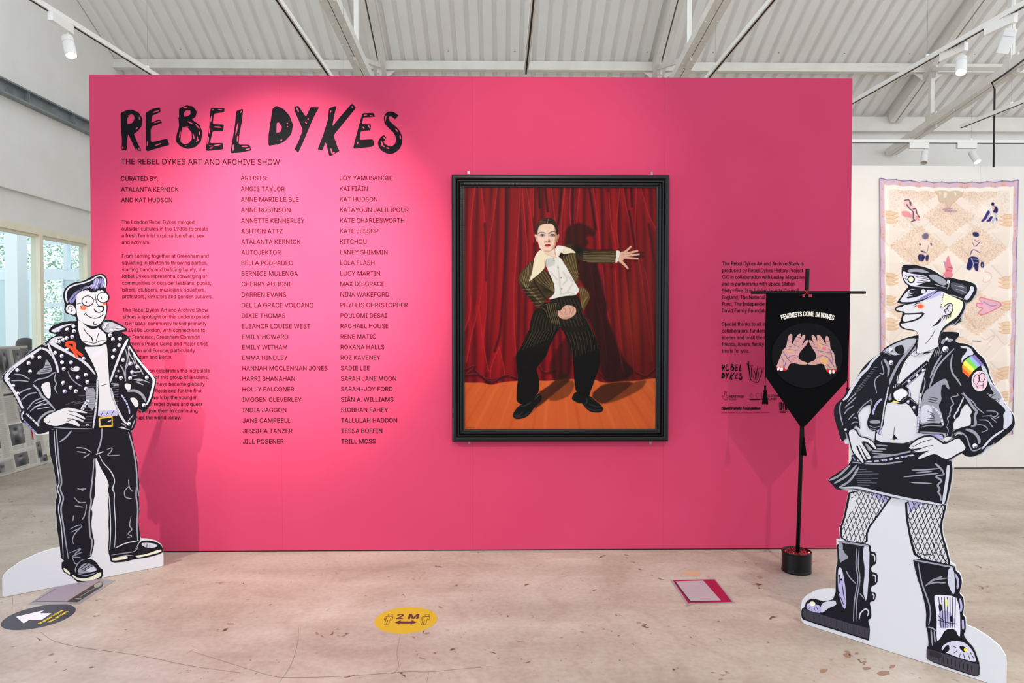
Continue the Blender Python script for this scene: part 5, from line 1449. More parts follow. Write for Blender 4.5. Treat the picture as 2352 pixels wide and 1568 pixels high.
# jacket, both halves
pr.reg = Y_
half1 = tp('712,0 560,-10', Y_) + tp('820,672 717,697 617,737 547,777 517,817 427,877 367,938 317,1018 277,1093 232,1128 212,1178 177,1208 137,1248 126,1312 147,1402 164,1450 185,1532 210,1542', C_) + tp('0,1000 30,960 60,985 85,1010 60,880 58,830 110,760 200,720 205,800 170,880 158,940 175,1000 235,1028 320,1000 350,780 385,680 440,560 500,420 560,270 640,150 708,70 724,-30', Y_)
half1 = half1[2:]
pr.poly(half1, K, 1)
pr.poly('718,-20 706,30 640,130 560,160 440,180 350,150 330,130 440,60 600,-10', (176, 176, 184), 1); pr.poly('470,85 520,60 560,58 585,120 575,150 540,165 500,155 465,115', K, 1); pr.poly('700,20 640,130 540,250 480,360 430,480 405,520 408,440 500,260 600,130', GR, 1)
pr.strokes(['335,140 420,165 520,190', '350,120 450,180'], 7, K); pr.strokes(['330,225 320,260 345,330 350,390 300,375', '310,395 260,430 240,480 270,600', '345,220 400,300 390,420'], 12, GR, .3)
pr.poly('335,215 370,215 420,300 410,400 395,400 390,310', GR, 1)
pr.strokes(['300,165 215,240 170,320 90,390 30,480 -20,560 -60,640 -110,680'], [10, 26, 30, 34, 34, 30, 26, 14], LG)
pr.strokes(['%d,%d %d,%d' % (10 + i * 17, 600 - i * 22, 80 + i * 15, 570 - i * 20) for i in range(14)], 9, GR, .3, 0); pr.strokes(['%d,%d %d,%d' % (-40 + i * 18, 640 - i * 24, 20 + i * 15, 620 - i * 22) for i in range(12)], 5, K, .4, 0)
pr.strokes(['-60,700 -10,640 40,600', '-90,760 -20,700 40,640', '-100,840 -60,780 10,740', '-50,900 0,840 20,830', '0,880 30,870 50,890', '-20,950 20,920 60,930', '50,830 110,740 205,670', '205,670 205,740'], 12, GR, .3)
pr.strokes(['-130,700 -150,760 -140,860 -110,960', '-80,1040 -60,1110'], 14, GR, .4)
pr.poly('180,910 300,900 310,940 200,940', GR, 1); pr.strokes(['180,960 240,990 310,970', '190,1000 260,1010'], 9, GR, .4)
pr.strokes(['400,530 385,620 355,740 340,860 320,975'], 15, LG, .8); pr.strokes(['%d,%d %d,%d' % (392 - i * 6, 560 + i * 34, 408 - i * 6, 562 + i * 34) for i in range(13)], 5, K, .8, 0)
pr.strokes(['325,665 270,710 235,790 225,840'], 24, VL, .7); pr.strokes(['300,680 318,700', '275,700 295,722', '255,730 275,745', '240,760 262,772', '232,795 252,802'], 5, K)
pr.studs('432,115 430,255', 26); pr.studs('-80,1010', 14)
half2 = tp('1010,650 1080,646 1154,653 1154,682 1118,720 1142,738 1202,743 1262,766 1312,828 1352,858 1392,938 1402,1000 1442,1088 1492,1158 1527,1238 1572,1288 1603,1340 1611,1400 1588,1452 1523,1504 1442,1570', C_) + tp('1590,1140 1570,1180 1500,1200 1460,1270 1330,1320 1250,1300 1210,1245 1285,1195 1210,1100 1170,1090 1115,1115 1130,1020 1240,975 1330,960 1320,860 1345,800 1280,700 1210,800 1205,850 1130,910 1120,1090 1030,1110 1060,1060 980,1040 735,1050 715,1045 745,620 790,440 850,240 930,90 990,20 985,-30', Y_)
pr.poly(half2, K, 1)
pr.poly('1130,1020 1240,978 1325,962 1330,880 1318,850 1345,802 1275,712 1210,800 1208,850 1135,912', WH, 1)
pr.poly('1040,0 1080,30 1140,0 1090,-20', GR, 1); pr.poly('990,40 1000,0 1060,-20 1040,20 1010,60', GR, 1)
pr.poly('1200,75 1270,70 1330,95 1365,165 1300,180 1240,225 1225,270 1222,200 1270,150 1290,100 1240,95', LG, 1)
pr.poly('1430,285 1480,290 1510,350 1540,440 1590,520 1660,590 1690,660 1700,720 1760,770 1795,850 1795,930 1730,1000 1690,1010 1700,900 1690,840 1720,800 1700,760 1600,680 1620,640 1560,560 1530,480', LG, 1)
pr.poly('1530,480 1600,540 1680,640 1640,700 1540,640 1500,600 1600,620', GR, 1); pr.strokes(['1500,590 1560,570', '1510,620 1590,590', '1530,650 1610,610', '1540,690 1640,660', '1600,720 1650,690'], 7, K)
pr.strokes(['1120,160 1100,280 1120,380 1180,450 1220,520', '1140,100 1000,240 930,340 880,480 855,560', '1000,170 920,300 870,430'], 20, GR, .3)
pr.strokes(['970,70 940,180', '985,80 960,190', '940,100 915,190', '1010,100 990,160'], 7, GR, .3)
pr.poly('870,540 940,480 1040,430 1070,470 1090,560 1060,540 1040,500 1000,510 990,600 1000,680 960,740 1010,850 1000,940 880,930 760,960 745,900 780,640 830,560', GR, 1); pr.poly('760,760 830,720 900,760 880,900 760,950', LG, 2)
pr.strokes(['850,640 960,660', '835,665 980,690', '840,690 960,715', '800,875 930,890', '840,800 920,840', '850,830 930,860', '830,905 930,910', '900,840 920,880'], 7, K, .2)
pr.strokes(['760,600 755,720 740,860 735,960 728,1040'], 20, LG, .7); pr.strokes(['%d,%d %d,%d' % (748 - i * 2.4, 650 + i * 36, 772 - i * 2.4, 652 + i * 36) for i in range(12)], 5, K, .8, 0); pr.strokes(['800,420 820,480 770,640'], 12, GR)
pr.strokes(['890,745 960,800 1000,880 1015,965'], 24, LG, .8); pr.strokes(['910,780 930,760', '945,815 965,800', '970,850 990,838', '985,890 1008,882', '995,930 1018,925'], 5, K)
pr.strokes(['1175,600 1195,630 1100,640 1120,690 1140,720 1095,760 1110,770 1085,840 1100,840 1060,880 1080,920 1060,965', '1220,600 1290,650 1360,700 1390,760 1480,830'], 14, GR, .3)
pr.strokes(['1240,590 1280,650 1370,780 1400,800 1370,860 1390,960 1330,970'], 28, GR, .3); pr.strokes(['1195,780 1140,850 1150,890'], 16, LG, .3); pr.strokes(['1250,640 1210,730 1180,790'], 14, LG, .3)
pr.strokes(['1450,860 1540,850 1600,870 1640,830 1600,800 1500,800', '1550,840 1600,890 1650,860', '1420,900 1520,900 1580,990', '1400,950 1480,960 1530,1010 1450,1040', '1550,870 1620,930'], 11, GR, .3)
pr.strokes(['1140,1060 1200,1030 1280,1080 1310,1180 1340,1250 1400,1240 1450,1210'], 15, GR, .4); pr.strokes(['1270,1005 1360,1030 1420,1100 1425,1170'], 34, GR, .3); pr.strokes(['1450,1230 1560,1100 1700,1010'], 22, LG, .3); pr.strokes(['1150,1080 1180,1050 1230,1060'], 10, LG)
pr.strokes(['765,985 850,960 1010,970', '750,1035 900,1040 1060,1050', '1050,970 1080,1010 1060,1080'], 10, GR, .4); pr.poly('1030,1095 1100,1085 1115,1100 1060,1140 1032,1140', WH, 1)
pr.studs('1042,105', 36); pr.studs('1375,1190', 28); pr.studs('1060,-8', 20)
jk2 = pr.done('jacket', TR, 'printed open black leather jacket')
A0, A1_, A2_ = '1233,345 1248,255 1290,205 1375,168', None, None
Aa = tp('1236,362 1230,300 1245,255 1290,205 1330,185 1375,168', Y_); Bb = tp('1308,424 1325,392 1355,352 1395,318 1430,292 1478,284', Y_)
cols = [(238, 96, 50), (246, 158, 56), (248, 226, 92), (126, 204, 92), (146, 176, 222), (134, 112, 180)]
def interp(P, t):
    f = t * (len(P) - 1); k = min(int(f), len(P) - 2); u = f - k
    return (P[k][0] + (P[k + 1][0] - P[k][0]) * u, P[k][1] + (P[k + 1][1] - P[k][1]) * u)
for i, c in enumerate(cols):
    t0, t1 = i / 6, (i + 1) / 6
    pr.poly([interp(Aa, t0), interp(Aa, (t0 + t1) / 2), interp(Aa, t1), interp(Bb, t1), interp(Bb, (t0 + t1) / 2), interp(Bb, t0)], c, 0)
pr.done('arm_patch', jk2, 'printed six-colour rainbow patch on the sleeve')
pr.dots('1428,462', 90, WH, None, 116, 28); pr.dots('1430,462', 80, (234, 190, 204), None, 106, 28)
pr.strokes([' '.join('%.1f,%.1f' % p for p in ell(1393, 445, 32, 55, 20, .2)), ' '.join('%.1f,%.1f' % p for p in ell(1455, 425, 34, 50, 20, .2))], 8, K, 1, 0, closed=True)
pr.strokes(['1385,500 1412,555', '1470,480 1465,550', '1380,525 1480,505'], 6, K)
pr.done('arm_patch', jk2, 'printed round pink patch on the sleeve')
# skirt
pr.reg = D_
pr.poly('340,108 352,90 560,102 600,90 700,120 800,204 818,206 826,250 818,330 803,402 782,482 690,474 540,444 430,428 330,398 184,374 118,386 86,348 58,322 108,288 178,243 207,203 205,165 330,150', K, 1)
pr.strokes(['70,326 130,300 200,230', '100,345 180,300 240,230', '130,370 200,330 255,240'], 13, GR, .3)
pr.strokes(['%d,%d %d,%d' % (225 + i * 3, 262 + i * 13, 300 + ((i * 37) % 80), 258 + i * 14) for i in range(8)], 7, GR, .2, 0)
pr.strokes(['575,262 650,262 745,252', '525,305 640,292 740,282', '570,338 700,345', '600,280 700,270', '330,160 460,170', '330,130 420,135', '360,110 430,115', '330,145 400,150'], 8, GR, .2)
pr.strokes(['720,222 760,258 775,290', '775,290 712,300 765,325 730,355 750,378 735,398 752,415 755,450'], 12, GR, .4)
pr.strokes(['800,232 792,330 768,470'], 20, LG, .6); pr.strokes(['140,372 250,368 340,392 540,438 690,462 760,474'], 14, LG, .4); pr.strokes(['212,215 330,225 420,225 520,210'], 10, GR, .3)
pr.strokes(['330,188 450,175 560,150 600,140', '340,180 420,172'], 10, GR, .3)
sk_ = pr.done('skirt', TR, 'printed short black skirt')
pr.poly('208,172 225,196 300,204 400,196 520,174 630,154 640,166 540,192 400,214 300,220 225,212', K, 1)
pr.poly('214,178 230,198 300,207 400,200 520,178 628,158 630,166 520,188 400,210 300,216 228,208', LG, 1)
pr.strokes(['230,190 240,206', '330,205 345,212', '375,203 392,210', '425,198 440,206', '460,190 478,200', '500,184 515,192', '550,176 562,184'], 12, K); pr.strokes(['215,180 228,200', '400,202 420,206', '520,180 545,184', '590,168 625,160'], 9, VI)
pr.done('belt', sk_, 'printed chain belt')
pr.poly('178,15 232,5 262,58 302,62 344,88 366,130 352,144 330,132 300,100 285,96 308,140 332,182 326,206 304,202 312,208 290,214 288,226 268,226 236,184 210,152 194,95', K, 1)
pr.poly('188,22 228,12 256,62 300,68 340,92 360,130 350,136 326,106 300,88 268,86 300,140 326,184 320,198 304,192 276,140 266,132 292,190 300,200 288,204 256,140 244,110 236,120 262,170 284,214 274,220 242,180 216,150 202,92', WH, 1)
pr.strokes(['235,110 252,150 262,170', '268,88 300,140', '256,110 280,150'], 4, K); 
pr.done('hand', TR, 'printed white hand hooked in the belt on the left')
pr.poly('545,118 600,72 650,50 700,48 745,76 778,100 862,55 882,70 900,90 922,140 862,168 800,206 770,200 720,172 680,182 630,202 604,198 610,182 570,160 568,140', K, 1)
pr.poly('556,122 602,82 650,62 700,58 740,84 776,110 860,64 884,88 912,134 858,160 800,196 772,192 722,162 680,172 630,194 612,194 616,184 664,152 690,142 620,152 584,154 580,148 650,124 600,132 572,136', WH, 1)
pr.strokes(['580,122 640,90 700,75', '600,145 660,120 710,110', '575,135 590,125', '584,150 598,146', '612,192 625,184', '556,122 570,115'], 4, K); pr.strokes(['300,170 310,180', '340,125 352,128'], 4, K)
pr.done('hand', TR, 'printed white hand on the hip on the right')
# head
pr.reg = C_
hd_o = '702,424 690,428 648,438 628,462 642,482 700,490 688,520 678,560 664,580 674,612 718,632 798,640 815,655 820,690 812,770 800,824 850,822 950,786 1000,765 992,700 1010,650 1052,607 1106,575 1165,530 1198,472 1210,424 1182,380 1000,290 860,380'
pr.poly(hd_o, K, 1)
pr.poly('712,428 760,422 862,396 940,352 1002,308 1080,348 1178,392 1192,412 1180,468 1140,528 1082,566 1024,612 1000,655 984,720 992,765 950,786 850,822 806,822 820,760 828,680 818,652 790,632 722,622 686,602 680,576 692,520 706,496 720,484 652,474 642,462 656,450 692,444', WH, 1)
pr.poly('1030,332 1080,348 1178,392 1192,412 1172,478 1132,528 1080,560 1036,592 1086,490 1112,432 1092,412 1060,416 1036,440 1012,446 1022,385', (236, 233, 190), 1)
pr.poly('1000,308 1022,332 962,366 882,392 830,388 932,350', VL, 1)
pr.dots('842,440', 42, (246, 204, 194), None, 30, 24); pr.dots('842,440', 30, (240, 140, 110), None, 20, 20); pr.dots('840,440', 20, (232, 84, 52), None, 13, 20)
pr.strokes(['782,436 808,414 872,412', '795,425 840,405', '790,445 812,432'], 5, K)
pr.poly('690,494 760,496 884,488 852,532 792,562 686,582 678,574 690,520', K, 1); pr.poly('704,508 762,508 858,498 838,524 788,550 694,570', WH, 1)
pr.strokes(['1028,450 1058,420 1094,414 1110,440 1100,490 1060,512', '1040,470 1066,452 1060,440 1086,430', '1060,452 1070,480', '1035,465 1050,500'], 7, K, .5)
pr.strokes(['1015,545 1030,515', '1030,550 1045,515', '1050,550 1060,515', '1070,540 1076,508', '1088,530 1090,500', '1098,500 1086,480', '1010,520 1090,505'], 6, K, .4); pr.poly('1008,528 970,578 932,606 975,592 1012,560', K, 1)
pr.strokes(['962,630 932,690 880,748'], 4, K); pr.dots(' '.join('%d,%d' % (1030 - i * 2.2 - (4 if i > 5 else 0), 340 + i * 14) for i in range(9)), 3.5, K)
pr.strokes(['1105,590 1170,520', '1120,595 1178,545', '1140,580 1176,530', '1110,575 1160,535', '1150,575 1178,558'], 7, K, .3)
hd2 = pr.done('head', TR, 'printed white profile with long nose and red cheek')
pr.poly('690,108 720,98 800,101 870,118 942,143 1002,183 1042,208 1077,203 1142,218 1222,233 1282,253 1305,290 1298,332 1262,388 1232,412 1180,392 1082,348 1000,306 930,354 862,394 762,420 656,416 652,402 677,368 717,308 746,276 706,242 686,180', K, 1)
pr.poly('735,142 800,128 880,143 925,170 872,166 800,156 740,164', GR, 1); pr.poly('900,182 960,178 1042,218 1062,260 1020,272 940,222', GR, 1)
pr.poly('1252,268 1288,290 1252,360 1222,392 1192,372 1242,320', LG, 1); pr.poly('1088,240 1180,258 1232,290 1202,352 1130,322 1092,290', (74, 76, 88), 1); pr.strokes(['1130,300 1180,310 1230,340', '1120,270 1200,285', '1080,345 1140,360 1200,385', '960,260 1060,290'], 7, GR, .3)
pr.poly('698,150 740,168 800,178 882,188 932,236 880,242 820,268 772,278 720,242 694,190', (214, 210, 226), 1); pr.strokes(['800,190 900,205', '810,205 920,222', '815,225 905,238', '810,245 870,248', '712,180 735,200', '705,205 735,225', '800,200 860,190'], 5, K); pr.poly('740,180 800,185 790,200 745,200', VL, 1)
pr.dots('766,220', 32, K); pr.dots('765,220', 21, (238, 228, 190)); pr.strokes(['752,276 850,288 960,284 1005,298'], 14, K); pr.strokes(['770,274 880,284 980,290'], 5, LG)
pr.poly('758,294 850,308 985,304 935,350 850,388 762,406 668,404 704,350', (206, 204, 216), 1); pr.poly('742,328 762,302 830,300 905,306 872,340 802,366 725,378 745,350', K, 1); pr.strokes(['730,345 790,330', '725,360 780,350', '735,330 770,320'], 5, (206, 204, 216)); pr.poly('880,348 972,308 985,306 925,350 842,390 800,396', VI, 1); pr.dots('866,318', 19, WH)
pr.dots('1070,240', 13, LG, None, 18); pr.strokes(['1062,222 1076,270 1060,300'], 9, GR)
pr.done('peaked_cap', hd2, 'printed black peaked cap with winged badge')

# ================================================================== BANNER ON ITS STAND
bc = floor_hit(1829, 1300.5)
bc = floor_hit(1829.5, 1311)
BY = bc.y
rp = (hy(1861.5, 1300, BY).x - hy(1797, 1300, BY).x) / 2
zt = hy(1829, 1264, BY).z
cx = hy(1829.3, 1300, BY).x
bn = thing('banner_stand', (cx, BY, 0), 'black cloth banner with embroidered hands on a black pole in a ribbed pot', 'banner')
tin = mat('black_tin', (10, 9, 10), .4, spec=.25); blk_wood = mat('black_painted_wood', (12, 11, 12), .5, spec=.2)
prof = [(rp * .9, .0), (rp, .004), (rp, .012)]
n = 15
for i in range(n):
    z = .014 + (zt - .024) * i / n
    prof += [(rp * .985, z), (rp * .965, z + (zt - .024) / n * .5), (rp * .985, z + (zt - .024) / n * .98)]
prof += [(rp, zt - .008), (rp * 1.01, zt - .004), (rp, zt), (rp * .96, zt), (rp * .95, zt - .02)]
mb = MB(); mb.lathe((cx, BY, 0), [(0, .0005)] + prof, tin, 48); mb.build('pot', bn)
red = mat('red_glitter', (120, 8, 20), .25, .3, spec=.7); red2 = mat('red_glitter_bright', (190, 16, 30), .2, .5, spec=.8)
mb = MB(); mb.lathe((cx, BY, 0), [(0, zt - .012), (rp * .95, zt - .016)], red, 32)
rg = random.Random(8)
for i in range(900):
    q = rp * .93 * math.sqrt(rg.random()); a = rg.uniform(0, 6.283)
    c = Vector((cx + q * math.cos(a), BY + q * math.sin(a), zt - .010 + rg.uniform(-.003, .004)))
    u = Vector((rg.gauss(0, 1), rg.gauss(0, 1), rg.gauss(0, 1))).normalized(); v = u.orthogonal().normalized(); s = rg.uniform(.0018, .0038)
    mb.add([c - u * s, c + v * s, c + u * s, c - v * s], [(0, 1, 2, 3)], red if i % 3 else red2)
mb.build('glitter_filling', bn)['kind'] = 'stuff'
p0 = hy(1832, 1262, BY); p1 = hy(1855, 617, BY)
mb = MB(); mb.tube([(p0.x, BY, zt - .013), p1], .0115, blk_wood, 16); mb.build('pole', bn)
zb_ = hy(1855, 671, BY).z
b0 = hy(1725.5, 671.5, BY - .024); b1 = hy(1987.5, 671.5, BY - .024)
mb = MB(); mb.tube([b0, b1], .0085, blk_wood, 16); mb.build('crossbar', bn)
cb_ = hy(1853, 671.5, BY - .035)
mb = MB()
thr = mat('red_thread', (190, 20, 30), .7)
for d1, d2 in (((-.014, .016), (.014, -.016)), ((-.014, -.016), (.014, .016))):
    mb.tube([(cb_.x + d1[0], BY - .02, cb_.z + d1[1]), (cb_.x + d1[0] * .6, cb_.y, cb_.z + d1[1] * .6), (cb_.x + d2[0] * .6, cb_.y, cb_.z + d2[1] * .6), (cb_.x + d2[0], BY - .02, cb_.z + d2[1])], .0022, thr, 6)
mb.build('red_binding', bn)
YCl = BY - .030
PB = Plane((0, YCl, 0), (0, -1, 0))
clothm = noise_mat('black_banner_cloth', (8, 7, 9), (11, 10, 12), 160, .95, spec=.06)
ol = [(1760, 668), (1953, 668), (1951, 760), (1946.5, 873)] + [(1852, 976), (1848, 979), (1838, 979), (1836, 976)] + [(1757.5, 863), (1758, 760)]
h1 = [(1843.2, 675.3), (1848.6, 675.3), (1848.6, 682.2), (1843.2, 682.2)]; h2 = [(1856.8, 675.3), (1865.6, 675.3), (1865.6, 682.2), (1856.8, 682.2)]
mb = MB()
fr = [[PB.at(p) for p in l] for l in (ol, h1, h2)]
bk = [[v + Vector((0, .003, 0)) for v in l] for l in fr]
mb.flat(fr, clothm, [ol, h1, h2]); mb.flat(bk, clothm, [ol, h1, h2])
for l, k in zip(fr, bk):
    L = len(l); mb.add(l + k, [(i, (i + 1) % L, L + (i + 1) % L, L + i) for i in range(L)], clothm)
cl_ = mb.build('banner_cloth', bn)
PB.lift = .004
discm = mat('black_satin', (11, 11, 14), .6, spec=.08)
dl = ell(1853.5, 816, 81.5, 75, 64)
mb = MB(); a_ = [PB.at(p) for p in dl]; b_ = [v + Vector((0, .0045, 0)) for v in a_]
mb.flat([a_], discm, [dl]); mb.add(a_ + b_, [(i, (i + 1) % 64, 64 + (i + 1) % 64, 64 + i) for i in range(64)], discm)
mb.build('satin_disc', cl_)
pr = Print(PB, U_)
hL = '555,1035 585,960 604,915 612,880 648,848 656,800 664,752 688,728 704,742 700,790 692,828 704,820 724,780 754,736 776,728 780,748 766,790 778,772 796,742 814,738 820,756 802,800 784,838 800,822 822,790 842,783 848,796 828,830 800,860 768,900 756,935 766,962 800,978 832,988 842,1000 820,1008 770,1006 712,992 680,1000 664,1030 650,1062 600,1052'
hR = '1104,1064 1084,970 1078,905 1044,862 1038,790 1026,756 1006,748 999,776 1006,826 990,806 962,756 938,738 920,744 930,784 944,810 926,800 908,756 888,738 873,750 886,790 910,836 888,802 868,786 850,786 852,802 880,856 914,905 917,948 900,970 862,984 840,1000 852,1008 900,1010 950,998 985,1002 1000,1050 1046,1082'
for h_, c in ((hL, (196, 148, 146)), (hR, (192, 146, 138))):
    pr.poly(h_, c, 1)
clL, clR = tp(hL, U_), tp(hR, U_)
rg = random.Random(5)
for cl2, (bx0, bx1) in ((clL, (560, 845)), (clR, (845, 1105))):
    pr.strokes(['%d,%d %d,%d' % (x, y, x + rg.uniform(-22, 22), y + rg.uniform(-10, 16)) for x, y in ((rg.uniform(bx0, bx1), rg.uniform(735, 1070)) for _ in range(190))], 4, (172, 124, 128), .5, 0, clip=cl2)
    pr.strokes(['%d,%d %d,%d' % (x, y, x + rg.uniform(-18, 18), y + rg.uniform(-10, 16)) for x, y in ((rg.uniform(bx0, bx1), rg.uniform(735, 1070)) for _ in range(150))], 4, (206, 164, 154), .5, 0, clip=cl2)
pr.poly('945,950 970,930 1010,940 1030,980 1020,1010 985,1010 955,985', (206, 158, 112), 2); pr.poly('920,770 940,800 985,850 970,870 940,830', (208, 160, 116), 1); pr.poly('640,880 700,870 745,880 700,892 650,892', (206, 160, 120), 1); pr.poly('800,985 838,995 835,1005 780,1000', (210, 162, 116), 1)
pr.strokes(['612,880 650,940 700,1000', '650,960 690,925 740,925 756,940', '600,930 630,990 620,1040', '640,985 630,1050', '655,835 690,850', '660,790 696,795', '705,822 740,840 770,850', '720,790 760,800', '745,760 775,768', '790,790 805,800', '800,860 830,830', '660,870 740,880',
            '920,880 980,890 1060,905', '930,860 900,850', '1000,835 1038,840', '1004,800 1036,795', '945,815 985,830', '925,780 955,775', '905,830 880,810', '930,940 980,925 1040,950 1060,1000', '1040,870 1060,930 1070,1020', '1010,1000 1050,1040', '1030,960 1090,1040'], 5, (112, 84, 140), .3)
pr.strokes(['700,950 740,940', '690,965 745,955', '690,980 730,972', '670,990 700,992'], 4, (190, 90, 110)); pr.poly('970,852 1000,850 1005,872 975,872', (226, 90, 130), 1)
pr.poly('553,1034 580,1024 650,1046 650,1060 620,1064 570,1056', (200, 24, 32), 1); pr.poly('1003,1048 1060,1050 1106,1050 1100,1068 1050,1082 1010,1072', (200, 24, 32), 1)
for s_ in ('572,1030 590,1032 580,1060 562,1056', '595,1034 620,1036 614,1064 588,1062', '1034,1056 1054,1056 1052,1090 1034,1088', '1062,1056 1080,1056 1082,1086 1062,1088'):
    pr.poly(s_, (226, 226, 228), 1)
pr.done('hands_patch', cl_, 'pair of embroidered pink hands making a triangle')
# arched lettering
mb = MB(); PB.step()
txt = 'FEMINISTS COME IN WAVES'
L0 = tp('606,606', U_)[0]; R0 = tp('1072,610', U_)[0]
vs, fs = text_geo(txt, .035)
x0 = min(v[0] for v in vs); x1 = max(v[0] for v in vs)
out_ = []
for x, y, z_ in vs:
    t = (x - x0) / (x1 - x0); s = (t - .5) * 2
    capx = 10.5 * (1 - .0 * s)
    bx = L0[0] + (R0[0] - L0[0]) * t; by = L0[1] + (R0[1] - L0[1]) * t - 9.3 * (1 - s * s)
    sl_ = 4 * 9.3 * s / (R0[0] - L0[0]); hgt = y / CAP * capx
    out_.append(PB.at((bx + hgt * sl_ * .9, by - hgt)) - Vector((0, z_ * 2e-5, 0)))
mb.add(out_, fs, mat('cream_lettering', (226, 220, 206), .6)); mb.build('arched_lettering', cl_)
# tassels
tasm = mat('black_tassel', (9, 8, 9), .9, spec=.05)
def tassel(pa, pb, pend, wpx, y, parent, label=None):
    a = hy(*pa, y); b = hy(*pb, y); e = hy(*pend, y)
    r = (hy(wpx, 0, y).x - hy(0, 0, y).x) / 2
    mb = MB(); mb.tube([a, b], .0022, tasm, 8)
    h = b.z - e.z
    mb.lathe((b.x, y, e.z), [(0, h * 1.0), (r * .3, h * .99), (r * .42, h * .93), (r * .3, h * .86), (r * .38, h * .8), (r * .3, h * .76), (r * .62, h * .70), (r * .66, h * .62), (r * .5, h * .58), (r * .8, h * .4), (r, h * .1), (r * 1.02, .0), (0, .002)], tasm, 18)
    for k in range(26):
        t = 6.283 * k / 26
        mb.tube([(b.x + r * .52 * math.cos(t), y + r * .52 * math.sin(t), e.z + h * .56), (b.x + r * 1.0 * math.cos(t), y + r * 1.0 * math.sin(t), e.z + h * .1), (b.x + r * 1.05 * math.cos(t), y + r * 1.05 * math.sin(t), e.z - .003 * (k % 3))], .0016, tasm, 5)
    return mb.build('tassel', parent, label)
tassel((1758, 864), (1757.5, 884), (1757, 926), 12.5, YCl + .001, bn)
tassel((1946.5, 872), (1946, 890), (1946, 932), 12.5, YCl + .001, bn)
tassel((1846, 979), (1846.5, 1004), (1848, 1044), 11, YCl - .004, bn)

# ================================================================== FLOOR SIGNS
def onf(p, z): return floor_hit(p[0], p[1], z)
class FloorPrint(Print):
    pass
FP = Plane((0, 0, .0008), (0, 0, 1))
def disc(px, py, r, rgb, label, name, key):
    c = floor_hit(px, py)
    t = thing(name, (c.x, c.y, 0), label, 'floor sticker')
    mb = MB(); m = mat(key, rgb, .45)
    n = 64
    top = [(c.x + r * math.cos(6.2832 * k / n), c.y + r * math.sin(6.2832 * k / n), .0008) for k in range(n)]
    lo = [(x, y, .0001) for x, y, z in top]
    mb.add(top + lo, [tuple(range(n))] + [(k, n + k, n + (k + 1) % n, (k + 1) % n) for k in range(n)], m)
    mb.build('disc', t)
    return t, c
td, c = disc(933, 1423, .150, (198, 166, 38), 'round yellow distance sticker with two figures on the floor', 'floor_sticker', 'yellow_vinyl')
FP.lift = .0003
pr = Print(FP, K_)
br = (92, 48, 62)
pr.poly('780,677 980,606 970,642 1320,644 1325,606 1480,680 1275,752 1292,715 950,714 925,750', br, 0)
for dx in (0, 1170):
    f = lambda s: ' '.join('%f,%f' % (float(a.split(',')[0]) + dx, float(a.split(',')[1]) + (8 if dx else 0)) for a in s.split())
    pr.strokes(f(' '.join('%.1f,%.1f' % p for p in ell(645, 445, 74, 32, 24))), 13, br, 1, 0, closed=True)
    pr.strokes([f('520,530 465,735 445,745 510,745 565,605'), f('565,610 510,748 590,745 660,530'), f('520,520 475,600 445,600 470,520 520,490 600,488 700,488 735,505 715,570 685,602 660,600')], 14, br, .8, 1)
a_ = FP.at(tp('815,566', K_)[0]); b_ = FP.at(tp('1530,566', K_)[0])
cap_ = FP.at(tp('1000,418', K_)[0]).y - FP.at(tp('1000,566', K_)[0]).y
text_line(pr.mb, '2 M', a_ + Vector((0, 0, 0)), UX, Vector((.0, 1, 0)), ink(br), cap_, (b_ - a_).length, .03)
pr.done('printing', td, 'dark printed figures, arrow and lettering')
td, c = disc(90, 1415.5, .151, (58, 58, 68), 'round dark grey sticker with a white arrow on the floor, front left', 'floor_sticker', 'charcoal_vinyl')
pr = Print(FP, G_)
pr.poly('288,990 795,872 718,926 925,926 748,1048 518,1050 425,1108', (238, 226, 232), 0)
pr.done('printed_arrow', td, 'printed white arrow')
mb = MB(); FP.step()
for t, p, q, cp in (('Please follow', (745, 1115), (1155, 870), 34), ('the arrows', (905, 1092), (1240, 892), 34)):
    a_ = FP.at(tp('%f,%f' % p, G_)[0]); b_ = FP.at(tp('%f,%f' % q, G_)[0])
    u = (b_ - a_).normalized(); v = Vector((-u.y, u.x, 0))
    text_line(mb, t, a_, u, v, mat('yellow_print', (240, 206, 40), .5), .0185, (b_ - a_).length, .03)
mb.build('printed_lettering', td, 'printed yellow lettering')

lam = mat('laminate_film', (142, 137, 138), .35, spec=.4)
def sheet_sign(name, quad, layers, label):
    P = [floor_hit(*p) for p in quad]
    c = sum(P, Vector()) / 4
    t = thing(name, (c.x, c.y, 0), label, 'floor sign', 'laminated signs on the floor')
    mb = MB()
    up = [v + Vector((0, 0, .0010)) for v in P]; lo = [v + Vector((0, 0, .0001)) for v in P]
    mb.add(up + lo, [(3, 2, 1, 0), (0, 1, 5, 4), (1, 2, 6, 5), (2, 3, 7, 6), (3, 0, 4, 7)], lam)
    mb.build('laminate', t)
    FP.lift = .0005
    return t
t = sheet_sign('laminated_sign', [(1538.5, 1331.5), (1642, 1329), (1690, 1385.5), (1577.5, 1388)], None, 'laminated sign with a crimson border on the floor below the credits')
pr = Print(FP, E_)
pr.poly('386,616 772,607 938,818 528,829', (150, 26, 60), 0); pr.poly('412,626 668,618 836,808 548,812', (168, 148, 154), 0)
pr.poly('400,634 410,632 552,810 545,818', (52, 40, 46), 0); pr.poly('545,809 840,803 845,809 548,818', (52, 40, 46), 0)
pr.strokes(['700,625 745,622 770,660 735,665', '760,700 790,720', '800,745 850,745', '850,770 905,805'], 3, (90, 40, 56), .8, 0)
pr.strokes(['%d,%d %d,%d' % (450 + i * 13, 650 + i * 17, 640 + i * 17, 645 + i * 18) for i in range(8)], 2, (176, 158, 166), .8, 0)
pr.done('printed_sheet', t, 'printed sheet, mauve with a crimson border')
